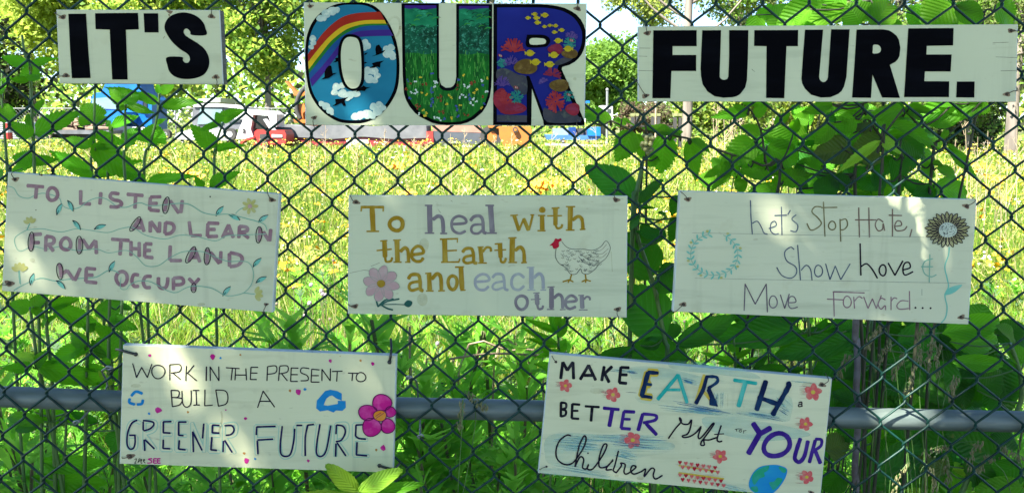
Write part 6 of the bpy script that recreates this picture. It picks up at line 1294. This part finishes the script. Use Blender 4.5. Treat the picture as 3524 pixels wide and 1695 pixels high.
def wheel(parent, crop, cx_, cy_, r, y, w=0.35, rim=None):
    c = P(*S(crop, cx_, cy_), y); R = r/CROPS[crop][2]*(y+D)/F; mb = MB(); n = 18
    ring = [c+np.array([R*math.cos(g), 0, R*math.sin(g)]) for g in [2*math.pi*k/n for k in range(n)]]
    mb.prism(ring, (0, w, 0), m_black); o = mb.build('wheel', parent)
    mb = MB(); ring = [c+np.array([R*.5*math.cos(g), -0.02, R*.5*math.sin(g)]) for g in [2*math.pi*k/n for k in range(n)]]; mb.prism(ring, (0, 0.05, 0), rim or m_galv); mb.build('rim', o)
YB = 50.0
def base(crop, x, y, yy): p = P(*S(crop, x, y), yy); return (p[0], yy, 0)
t = thing('semi_truck', base('A', 980, 500, YB), 'bright blue semi truck cab parked behind the leafy plants', 'truck')
part(t, 'cab', 'A', [(742, 215), (760, 190), (880, 172), (1120, 180), (1195, 205), (1222, 240), (1226, 480), (1000, 500), (730, 440), (722, 300)], YB, 2.3, m_truck)
part(t, 'roof_fairing', 'A', [(820, 178), (845, 120), (870, 70), (1120, 40), (1128, 130), (1165, 200), (1120, 186), (880, 178)], YB+0.2, 2.0, m_truck)
part(t, 'windscreen', 'A', [(745, 232), (900, 218), (945, 225), (960, 300), (940, 318), (735, 312)], YB-0.06, 0.05, m_glass)
part(t, 'door_window', 'A', [(1068, 240), (1130, 232), (1182, 242), (1186, 330), (1150, 348), (1060, 330)], YB-0.06, 0.05, m_dglass)
part(t, 'mirror', 'A', [(1100, 250), (1150, 255), (1150, 300), (1105, 295)], YB-0.4, 0.12, m_truckd)
part(t, 'hood', 'A', [(612, 390), (640, 362), (735, 330), (950, 325), (1010, 340), (1010, 430), (870, 450), (690, 430), (618, 415)], YB-1.6, 1.55, m_truck)
part(t, 'bumper', 'A', [(850, 470), (1010, 455), (1225, 470), (1225, 500), (1010, 520), (850, 500)], YB-1.3, 0.4, m_white)
part(t, 'marker_light', 'A', [(880, 150), (960, 138), (960, 150), (880, 162)], YB+0.1, 0.06, m_white)
wheel(t, 'A', 1120, 510, 42, YB-0.3); wheel(t, 'A', 1330, 520, 40, YB+0.2)
t = thing('log_trailer', base('A', 500, 540, YB-3), 'flatbed trailer loaded with cut logs beside the blue truck', 'trailer')
part(t, 'bed', 'A', [(225, 480), (880, 490), (880, 520), (225, 515)], YB-3, 2.4, m_greym); part(t, 'chassis', 'A', [(300, 515), (780, 520), (780, 550), (300, 548)], YB-2.6, 1.4, m_black)
part(t, 'side_panel', 'A', [(232, 425), (450, 440), (450, 480), (232, 478)], YB-2.8, 0.2, m_white)
lp = thing('log_pile', base('A', 620, 480, YB-2.5), 'heap of brown cut logs and branches on the trailer', 'logs')
for i in range(34):
    x, y = random.uniform(470, 850), random.uniform(400, 485); L = random.uniform(60, 190); a = random.uniform(-.25, .3)
    y = max(y, 395+abs(x-600)*.18); p = P(*S('A', x-L/2, y-a*L/2), YB-2.6+random.uniform(0, 1.5)); q = P(*S('A', x+L/2, y+a*L/2), YB-2.6+random.uniform(0, 1.5))
    mb = MB(); r = random.uniform(0.04, 0.13); mb.tube([p, (p+q)/2+[0, 0, random.uniform(-.08, .08)], q], [r, r*.95, r*.8], m_log, 7); mb.build('log', lp)
part(lp, 'trunk_section', 'A', [(400, 410), (470, 392), (600, 385), (610, 410), (470, 430), (400, 445)], YB-1, 0.6, simple('grey_log', (0.24, 0.21, 0.19), None, 2, 0.9))
t = thing('white_container', base('A', 100, 560, YB-5), 'long low white ribbed container at the left edge', 'container')
mb = MB()
slab(mb, 'A', [(-260, 420), (228, 424), (240, 470), (228, 560), (-260, 560)], YB-5, 2.4, m_white); mb.build('body', t)
for k in range(8): part(t, 'rib', 'A', [(-260, 432+k*16), (226, 434+k*16), (226, 440+k*16), (-260, 438+k*16)], YB-5.06, 0.06, simple('container_rib', (0.45, 0.46, 0.48), None, 3, 0.6))  # ribs in a slightly bluer white than the body
t = thing('orange_marker', base('A', 65, 560, YB-7), 'small orange and white drum standing before the white container', 'marker')
mb = MB(); c = P(*S('A', 66, 560), YB-7); r = 0.22
for k, (z0, z1, mm) in enumerate(((0, .35, m_redm), (.35, .5, m_white), (.5, .85, m_redm), (.85, 1.0, m_white), (1.0, 1.35, m_redm))):
    n = 12; mb.prism([c+np.array([r*math.cos(g), r*math.sin(g), z0]) for g in [2*math.pi*j/n for j in range(n)]], (0, 0, z1-z0-0.004), mm)
mb.build('drum', t); mb = MB(); mb.ball(c+[0, 0, 1.36], 0.15, m_redm); mb.build('cap', t)
t = thing('utility_truck', base('A', 1650, 560, YB-4), 'pale truck with greenish windows and a sloping white hood', 'truck')
part(t, 'cab', 'A', [(1560, 290), (1600, 278), (1900, 290), (2000, 318), (2010, 480), (1560, 480), (1545, 400)], YB-4, 2.1, m_greym)
part(t, 'roof', 'A', [(1552, 285), (1600, 272), (1800, 276), (1960, 300), (1960, 318), (1800, 300), (1560, 300)], YB-4.1, 2.3, m_white)
part(t, 'side_window', 'A', [(1612, 315), (1790, 318), (1798, 430), (1590, 440)], YB-4.08, 0.06, m_glass); part(t, 'side_window', 'A', [(1838, 322), (1935, 330), (1938, 420), (1842, 425)], YB-4.08, 0.06, m_dglass)
part(t, 'hood', 'A', [(1395, 560), (1430, 510), (1540, 478), (1800, 470), (1850, 540), (1840, 570)], YB-5.4, 1.3, m_white)
wheel(t, 'A', 1860, 560, 40, YB-5); wheel(t, 'A', 1490, 575, 34, YB-4.6)
t = thing('skid_steer_loader', base('A', 2100, 600, YB-8), 'white and red skid steer loader at the meadow edge', 'loader')
part(t, 'cab_frame', 'A', [(1885, 400), (1930, 330), (1990, 318), (2190, 330), (2228, 360), (2230, 460), (2190, 450), (2160, 370), (2040, 362), (2020, 480), (2050, 560), (1900, 560), (1925, 480), (1960, 400)], YB-8, 1.5, m_white)
part(t, 'cab_window', 'A', [(2035, 365), (2150, 372), (2185, 455), (2120, 480), (2030, 470)], YB-7.6, 0.9, m_dglass)
part(t, 'lift_arm', 'A', [(2120, 400), (2145, 395), (2230, 500), (2225, 520), (2195, 515)], YB-8.3, 0.25, m_white)
part(t, 'body', 'A', [(2050, 500), (2070, 482), (2290, 488), (2306, 520), (2300, 600), (2050, 605)], YB-8.4, 1.6, m_redm); part(t, 'grille', 'A', [(2092, 520), (2170, 515), (2170, 562), (2092, 575)], YB-8.46, 0.05, m_black)
part(t, 'label_plate', 'A', [(2190, 520), (2275, 525), (2275, 545), (2190, 545)], YB-8.45, 0.04, m_white); part(t, 'fender', 'A', [(1930, 590), (1960, 560), (2050, 535), (2050, 552), (1970, 575), (1940, 605)], YB-8.5, 0.5, m_redm)
mb = MB(); c = [P(*S('A', *q), YB-8.02) for q in ((1956, 485), (1968, 478), (1976, 488), (1958, 505), (1978, 505))]; mb.tube(c, 0.03, m_black, 4); mb.build('painted_numeral', t)
wheel(t, 'A', 1850, 520, 48, YB-7.6, rim=m_white); wheel(t, 'A', 2120, 610, 40, YB-8.6, rim=m_redm)
t = thing('tarped_trailer', base('M', 650, 240, YB-6), 'long trailer under a grey tarpaulin with red and white sides', 'trailer')
part(t, 'tarpaulin', 'M', [(-100, 70), (60, 62), (230, 78), (420, 60), (640, 75), (860, 66), (1110, 70), (1115, 160), (860, 168), (640, 150), (420, 168), (70, 150), (-60, 150)], YB-6, 2.6, m_tarp)
part(t, 'side_panel', 'M', [(-60, 152), (1110, 162), (1110, 250), (-60, 245)], YB-5.9, 2.4, simple('dull_red_paint', (0.20, 0.014, 0.02), (0.14, 0.014, 0.02), 1, 0.5))
part(t, 'side_panel', 'M', [(520, 170), (680, 172), (690, 245), (520, 240)], YB-5.96, 0.05, m_white); part(t, 'side_panel', 'M', [(820, 215), (960, 218), (960, 260), (820, 260)], YB-5.96, 0.05, m_white)
part(t, 'end_post', 'M', [(1110, 112), (1158, 110), (1162, 195), (1112, 200)], YB-6.4, 0.5, m_redm); wheel(t, 'M', 250, 225, 26, YB-6.2); wheel(t, 'M', 330, 225, 26, YB-6.2)
t = thing('dump_body', base('M', 1330, 230, YB-5), 'dark grey dump body with a faded red cover under the middle sign', 'truck')
part(t, 'body', 'M', [(1160, 110), (1300, 118), (1530, 125), (1530, 205), (1160, 200)], YB-5, 2.4, simple('slate_paint', (0.05, 0.06, 0.075), None, 2, 0.5)); part(t, 'cover', 'M', [(1150, 70), (1500, 66), (1530, 122), (1300, 115), (1160, 108)], YB-4.8, 2.2, m_pinkt)
part(t, 'post', 'M', [(1515, 110), (1535, 110), (1540, 215), (1518, 215)], YB-5.3, 0.25, m_redm); wheel(t, 'M', 1250, 215, 26, YB-5.1); wheel(t, 'M', 1420, 218, 26, YB-5.1)
t = thing('wheel_loader', base('M', 1720, 240, YB-9), 'orange loader with a black tyre and curved bucket under the middle sign', 'loader')
wheel(t, 'M', 1590, 150, 82, YB-9, 0.7, m_orm)
part(t, 'bucket', 'M', [(1645, 75), (1880, 75), (1890, 110), (1870, 170), (1850, 225), (1780, 200), (1720, 245), (1680, 215), (1650, 150)], YB-9.4, 1.4, m_orm)
part(t, 'fork_arm', 'M', [(1560, 60), (1640, 60), (1650, 90), (1570, 84)], YB-9.2, 0.5, m_orm); wheel(t, 'M', 1768, 100, 20, YB-9.6, 0.2, m_orm)
t = thing('excavator', base('A', 2410, 460, YB+2), 'orange excavator partly hidden behind the left edge of the middle sign', 'excavator')
part(t, 'boom', 'A', [(2296, 95), (2310, 90), (2385, 172), (2460, 172), (2700, 60), (2700, 120), (2460, 210), (2368, 208), (2360, 180)], YB+2, 0.5, m_orm)
part(t, 'arm', 'A', [(2392, 280), (2450, 270), (2465, 330), (2440, 350), (2450, 450), (2410, 448), (2415, 350)], YB+1.7, 0.6, m_orm); part(t, 'foot_plate', 'A', [(2365, 395), (2460, 400), (2465, 430), (2370, 425)], YB+1.5, 0.6, m_orm)
mb = MB(); mb.tube(smooth_pts([P(*S('A', *q), YB+1.6) for q in ((2470, 130), (2420, 190), (2392, 260), (2395, 340), (2420, 400))], 4), 0.14, m_black, 8); mb.build('hydraulic_hose', t, True)
part(t, 'body', 'A', [(2460, 260), (2900, 250), (2900, 470), (2460, 470)], YB+2.4, 2.5, m_orm)
t = thing('generator_trailer', base('M', 2200, 210, YB-7), 'blue generator boxes on a light blue flatbed right of the middle sign', 'trailer')
part(t, 'bed', 'M', [(1990, 138), (2400, 142), (2400, 162), (2360, 175), (2000, 172)], YB-7, 2.2, m_lbl); part(t, 'generator', 'M', [(2300, 82), (2396, 80), (2398, 145), (2302, 143)], YB-7.1, 1.4, m_truck)
part(t, 'generator', 'M', [(2165, 84), (2215, 80), (2218, 138), (2165, 138)], YB-6.8, 1.2, m_truckd); part(t, 'side_box', 'M', [(2050, 90), (2160, 90), (2160, 138), (2050, 138)], YB-6.5, 1.0, simple('grey_blue_box', (0.16, 0.22, 0.34), None, 2, 0.5))
part(t, 'engine', 'M', [(2220, 90), (2298, 90), (2298, 140), (2220, 140)], YB-6.6, 0.8, m_black); part(t, 'kerb_rail', 'M', [(1990, 200), (2410, 212), (2410, 226), (1990, 215)], YB-7.5, 0.2, m_white)
part(t, 'lamp_pole', 'M', [(2250, 50), (2256, 50), (2256, 90), (2250, 90)], YB-6.9, 0.1, m_greym); wheel(t, 'M', 2120, 185, 17, YB-7.2); wheel(t, 'M', 2300, 185, 17, YB-7.2)
t = thing('white_van', base('C', 270, 230, YB+4), 'white van roof seen between the mesh and the berry shrub', 'van')
part(t, 'body', 'C', [(190, 90), (240, 72), (350, 84), (352, 230), (190, 240)], YB+4, 2.0, m_white); part(t, 'window', 'C', [(250, 110), (330, 112), (330, 150), (250, 150)], YB+3.94, 0.05, m_dglass); part(t, 'roof_box', 'C', [(55, 22), (95, 22), (95, 48), (55, 48)], YB+3.4, 0.5, m_truck)
for (x0, x1, a, b_, lb) in ((282, 296, -100, 160, 'thin grey utility pole behind the white van'), (822, 832, 40, 250, 'thin tan pole before the brown thicket')):
    mb = MB(); p = P(*S('C', (x0+x1)/2, a), YB-2); q = P(*S('C', (x0+x1)/2, b_), YB-2); q[2] = 0; mb.tube([q, p], 0.07 if x0 < 500 else 0.05, m_galv if x0 < 500 else m_dry, 8); mb.ball(p, 0.1, m_galv, 8, 5); top_mb(mb, 'pole', lb, 'pole')
t = thing('barrier_posts', base('C', 700, 560, YB-12), 'row of short black posts with pale caps before the brown thicket', 'barrier')
for x in (575, 625, 800, 860, 1045, 1100):
    part(t, 'post', 'C', [(x-16, 200), (x+16, 200), (x+16, 300), (x-16, 300)] if x < 1000 else [(x-14, 205), (x+14, 205), (x+12, 545), (x-12, 545)], YB-12, 0.3, m_black)
    part(t, 'post_cap', 'C', [(x-20, 160), (x+20, 160), (x+20, 192), (x-20, 192)], YB-12.02, 0.34, simple('olive_cap', (0.16, 0.17, 0.07), None, 3, 0.7))
part(t, 'cross_bar', 'C', [(540, 296), (1120, 300), (1120, 312), (540, 308)], YB-11.9, 0.1, m_black)
# --- far chain-link fence with its posts
ff = thing('far_wire_fence', (-14, YB+5, 0), 'pale chain link fence running behind the parked vehicles', 'fence')
p0 = P(*S('A', -300, 222), YB+5); p1 = P(*S('A', 1500, 300), YB+5); top = 2.45
mb = MB(); xa, xb = p0[0]-4, p1[0]+16
for zz in (0.05, top): mb.tube([(xa, YB+5, zz), (xb, YB+5, zz)], 0.03, m_galv, 6)
mb.build('rail', ff); mb = MB(); st = 0.26; k = xa
wv, wf = [], []
while k < xb:
    for sg in (1, -1):
        a = np.array([k if sg > 0 else k+top, YB+5, 0.05]); b = np.array([k+top if sg > 0 else k, YB+5, top]); w = np.array([0.012, 0, 0]); o = len(wv); wv += [a-w, a+w, b+w, b-w]; wf.append((o, o+1, o+2, o+3))
        o = len(wv); u = np.array([0, 0.012, 0]); wv += [a-u, a+u, b+u, b-u]; wf.append((o, o+1, o+2, o+3))
    k += st
mb.add(wv, wf, m_galv); mb.build('mesh', ff)['kind'] = 'stuff'
for i in range(int((xb-xa)/3)+1):
    mb = MB(); mb.tube([(xa+3*i, YB+5.04, -0.1), (xa+3*i, YB+5.04, top+0.1)], 0.045, m_galv, 8); mb.build('post', ff)
t = thing('shed', base('A', 1750, 300, YB+14), 'low pale roof glimpsed behind the utility truck', 'building')
part(t, 'wall', 'A', [(1560, 262), (1760, 262), (1760, 400), (1560, 400)], YB+14, 4, simple('pale_wall', (0.45, 0.47, 0.50), None, 1, 0.8)); part(t, 'roof', 'A', [(1560, 262), (1600, 236), (1775, 226), (1775, 262)], YB+13.8, 4.4, m_white)

# ================================================================ TREES
def tree_leaf(name, c0, c1, tr): return leaf_mat(name, c0, c1, tr, 0.5, 0.52, False, 0.6, 0.10, False)
T_Y = tree_leaf('tree_yellow_green', (0.29, 0.35, 0.075), (0.20, 0.28, 0.05), (0.48, 0.60, 0.09))
T_G = tree_leaf('tree_green', (0.14, 0.24, 0.05), (0.09, 0.18, 0.035), (0.24, 0.42, 0.06))
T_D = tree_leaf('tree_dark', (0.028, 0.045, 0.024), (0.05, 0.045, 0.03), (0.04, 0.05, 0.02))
T_P = tree_leaf('tree_pale', (0.20, 0.23, 0.10), (0.13, 0.17, 0.06), (0.26, 0.30, 0.10))
T_B = tree_leaf('tree_brown', (0.17, 0.11, 0.085), (0.10, 0.085, 0.055), (0.15, 0.10, 0.07))
m_gbark = simple('grey_bark', (0.19, 0.16, 0.135), (0.10, 0.085, 0.07), 3.0, 0.95, bumpy=0.8, stretch=(1, 1, 0.2))
def tree(px0, px1, ptop, pbot, y, mats, label, n=9000, leaf=0.2, holes=0.32, name='broadleaf_tree', trunk_r=0.28, sub=26, depth=1.0, trunk_px=None, bark=None, blob=(0.24, 0.46)):
    """crown fills the pixel box px0..px1, ptop..pbot at distance y"""
    a = P(px0, ptop, y); b = P(px1, pbot, y); cx_ = (a[0]+b[0])/2; rx = abs(b[0]-a[0])/2; zt, zb = a[2], max(b[2], 0.3); cz = (zt+zb)/2; rz = (zt-zb)/2
    tx = P(trunk_px, pbot, y)[0] if trunk_px else cx_
    root = thing(name, (tx, y, 0), label, 'tree')
    tb = MB(); bark = bark or m_gbark; top = np.array([cx_, y, cz+rz*0.7])
    tr_pts = smooth_pts([np.array([tx, y, -0.2]), np.array([tx+random.uniform(-.2, .2), y, cz-rz*0.4]), np.array([(tx+cx_)/2, y, cz]), top], 4); m = len(tr_pts)
    tb.tube(tr_pts, [trunk_r*(1-0.85*i/(m-1)) for i in range(m)], bark, 9)
    subs = []
    for i in range(sub):
        for _ in range(20):
            u = np.array([random.uniform(-1, 1), random.uniform(-1, 1), random.uniform(-1, 1)])
            if u@u < 1: break
        u *= 0.86
        c = np.array([cx_+u[0]*rx, y+u[1]*rx*depth*0.8, cz+u[2]*rz]); subs.append((c, random.uniform(*blob)*min(rx, rz*1.4)))
        st = tr_pts[random.randrange(m//3, m-1)]; mid = (st+c)/2+np.array([0, 0, -0.05*rz])
        tb.tube(smooth_pts([st, mid, c], 2), [trunk_r*.3, trunk_r*.24, trunk_r*.18, trunk_r*.12, trunk_r*.05], bark, 5, False)
    tb.build('trunk', root, True)
    n = int(n*1.9); per = n//sub; cs = []; mi = []
    for (c, r) in subs:
        d = rand_dirs(per)*(RNG.random((per, 1))**0.45)*r*np.array([1.25, 1.25, 0.85]); cs.append(c+d)
    cs = np.concatenate(cs); cs += RNG.normal(0, leaf*0.5, cs.shape)
    cs = cs[cs[:, 2] > 0.2]
    v, f = leaf_cloud(cs, leaf, 0.5)
    mi = RNG.integers(0, len(mats), len(cs)) if len(mats) > 1 else None
    fast_mesh('crown', v, f, 4, mats, mi, parent=root)
    return root
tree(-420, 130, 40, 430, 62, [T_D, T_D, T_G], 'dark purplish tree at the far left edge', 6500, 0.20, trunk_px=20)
tree(-200, 380, -420, 330, 75, [T_Y], 'bright yellow green tree spreading behind the first board', 11000, 0.22, sub=34)
tree(260, 820, -520, 380, 72, [T_Y, T_Y, T_G], 'large sunlit tree directly behind the blue truck', 13000, 0.22, sub=40, trunk_px=560)
tree(640, 1080, -380, 420, 66, [T_Y, T_G], 'leafy tree filling the gap between the first two top boards', 11000, 0.20, sub=36, trunk_px=920)
tree(1010, 1420, -300, 400, 78, [T_Y, T_G], 'tree rising behind the rainbow letter', 8000, 0.24, trunk_px=1180)
tree(1400, 1800, -90, 420, 84, [T_G, T_Y], 'tree hidden behind the meadow letter with its top just over the board', 8000, 0.25)
tree(1560, 2080, -380, 60, 88, [T_Y, T_P], 'high open crown above the coral reef letter', 2600, 0.18, sub=24, trunk_px=1700, trunk_r=0.4)
tree(1900, 2250, 120, 430, 80, [T_G], 'rounded mid green tree right of the middle sign', 9500, 0.20, sub=34)
tree(2080, 2420, -160, 90, 84, [T_Y, T_P], 'feathery pale tree top over the left end of the last board', 5200, 0.17, sub=26, name='willow_tree', trunk_px=2240)
tree(2380, 2720, -260, 150, 86, [T_P, T_G], 'blue grey tinted tree top above the last board', 5000, 0.2, sub=28)
tree(2140, 2320, 330, 500, 58, [T_B, T_B, T_P], 'low brown dead looking thicket under the last board', 4200, 0.11, name='brown_thicket', trunk_r=0.06, sub=22)
tree(2300, 2660, 240, 520, 66, [T_Y, T_G, T_P], 'bushy tree beneath the last board behind the dry stalks', 9000, 0.17, sub=36, trunk_px=2480)
tree(2600, 3080, 180, 520, 72, [T_P, T_Y], 'pale bushy tree behind the berry shrub', 8000, 0.2, sub=34)
tree(2860, 3300, -330, 330, 60, [T_P, T_G], 'tall sparse pale tree above the right board', 6500, 0.15, sub=30, trunk_px=3080, trunk_r=0.3)
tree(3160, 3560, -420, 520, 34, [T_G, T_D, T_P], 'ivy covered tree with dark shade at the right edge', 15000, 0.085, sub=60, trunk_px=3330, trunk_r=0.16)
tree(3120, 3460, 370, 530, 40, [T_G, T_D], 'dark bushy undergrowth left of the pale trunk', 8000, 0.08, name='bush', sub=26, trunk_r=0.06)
tree(3380, 3900, -500, 470, 30, [T_G, T_P], 'leaning tree with thick pale trunk at the right frame edge', 13000, 0.075, sub=50, trunk_px=3478, trunk_r=0.24)
for (px, w, a, b_, y, lb) in ((2360, 34, -60, 540, 52, 'thick grey tree trunk under the left part of the last board'), (3130, 16, 60, 470, 40, 'slim bare trunk behind the dense shrub')):
    mb = MB(); p = P(px, b_, y); q = P(px+15, a, y); r = w/2*(y+D)/F; p[2] = -0.2; top_mb_pts = smooth_pts([p, p*.6+q*.4+[0.05, 0, 0], p*.3+q*.7+[-.08, 0, 0], q], 4)
    rt = thing('dead_tree', (p[0], y, 0), lb, 'tree'); mb.tube(top_mb_pts, [r*(1.05-0.35*i/12) for i in range(len(top_mb_pts))], m_gbark, 14); mb.build('trunk', rt, True)
    mb = MB()
    for k in range(5): 
        s0 = top_mb_pts[7+k]; d = random.choice((-1, 1)); mb.tube(smooth_pts([s0, s0+[d*1.2*r*6, 0, r*5], s0+[d*r*16, .3, r*16]], 3), [r*.35, r*.3, r*.28, r*.2, r*.15, r*.1, r*.05], m_gbark, 6)
    mb.build('limbs', rt, True)
# the wood far behind, one mass
n = 26000
x = RNG.uniform(-110, 110, n); yy = RNG.uniform(95, 125, n)
h = 8.5+2.2*np.sin(x*0.11)+1.6*np.sin(x*0.37+1)+1.0*np.sin(x*0.9)
z = RNG.random(n)**0.8*h
gapm = ~((x > 4) & (x < 24) & (z > 5.0+1.2*np.sin(x))) 
cs = np.stack([x, yy, z], 1)[gapm]; v, f = leaf_cloud(cs, 0.5, 0.4)
o = fast_mesh('far_wood', v, f, 4, [T_G, T_Y, T_D], RNG.choice(3, len(cs), p=[.5, .35, .15])); tag(o, 'distant green wood closing the view behind the vehicles', None, None, 'stuff')
n = 9000
x = RNG.uniform(-45, 45, n); yy = RNG.uniform(53, 60, n); z = RNG.random(n)*(1.0+0.6*np.sin(x*.5)+.4*np.sin(x*1.7))
cs = np.stack([x, yy, np.abs(z)], 1); v, f = leaf_cloud(cs, 0.14, 0.4)
o = fast_mesh('hedge_undergrowth', v, f, 4, [T_G, T_Y], RNG.integers(0, 2, len(cs))); tag(o, 'low undergrowth along the far edge of the meadow', None, None, 'stuff')
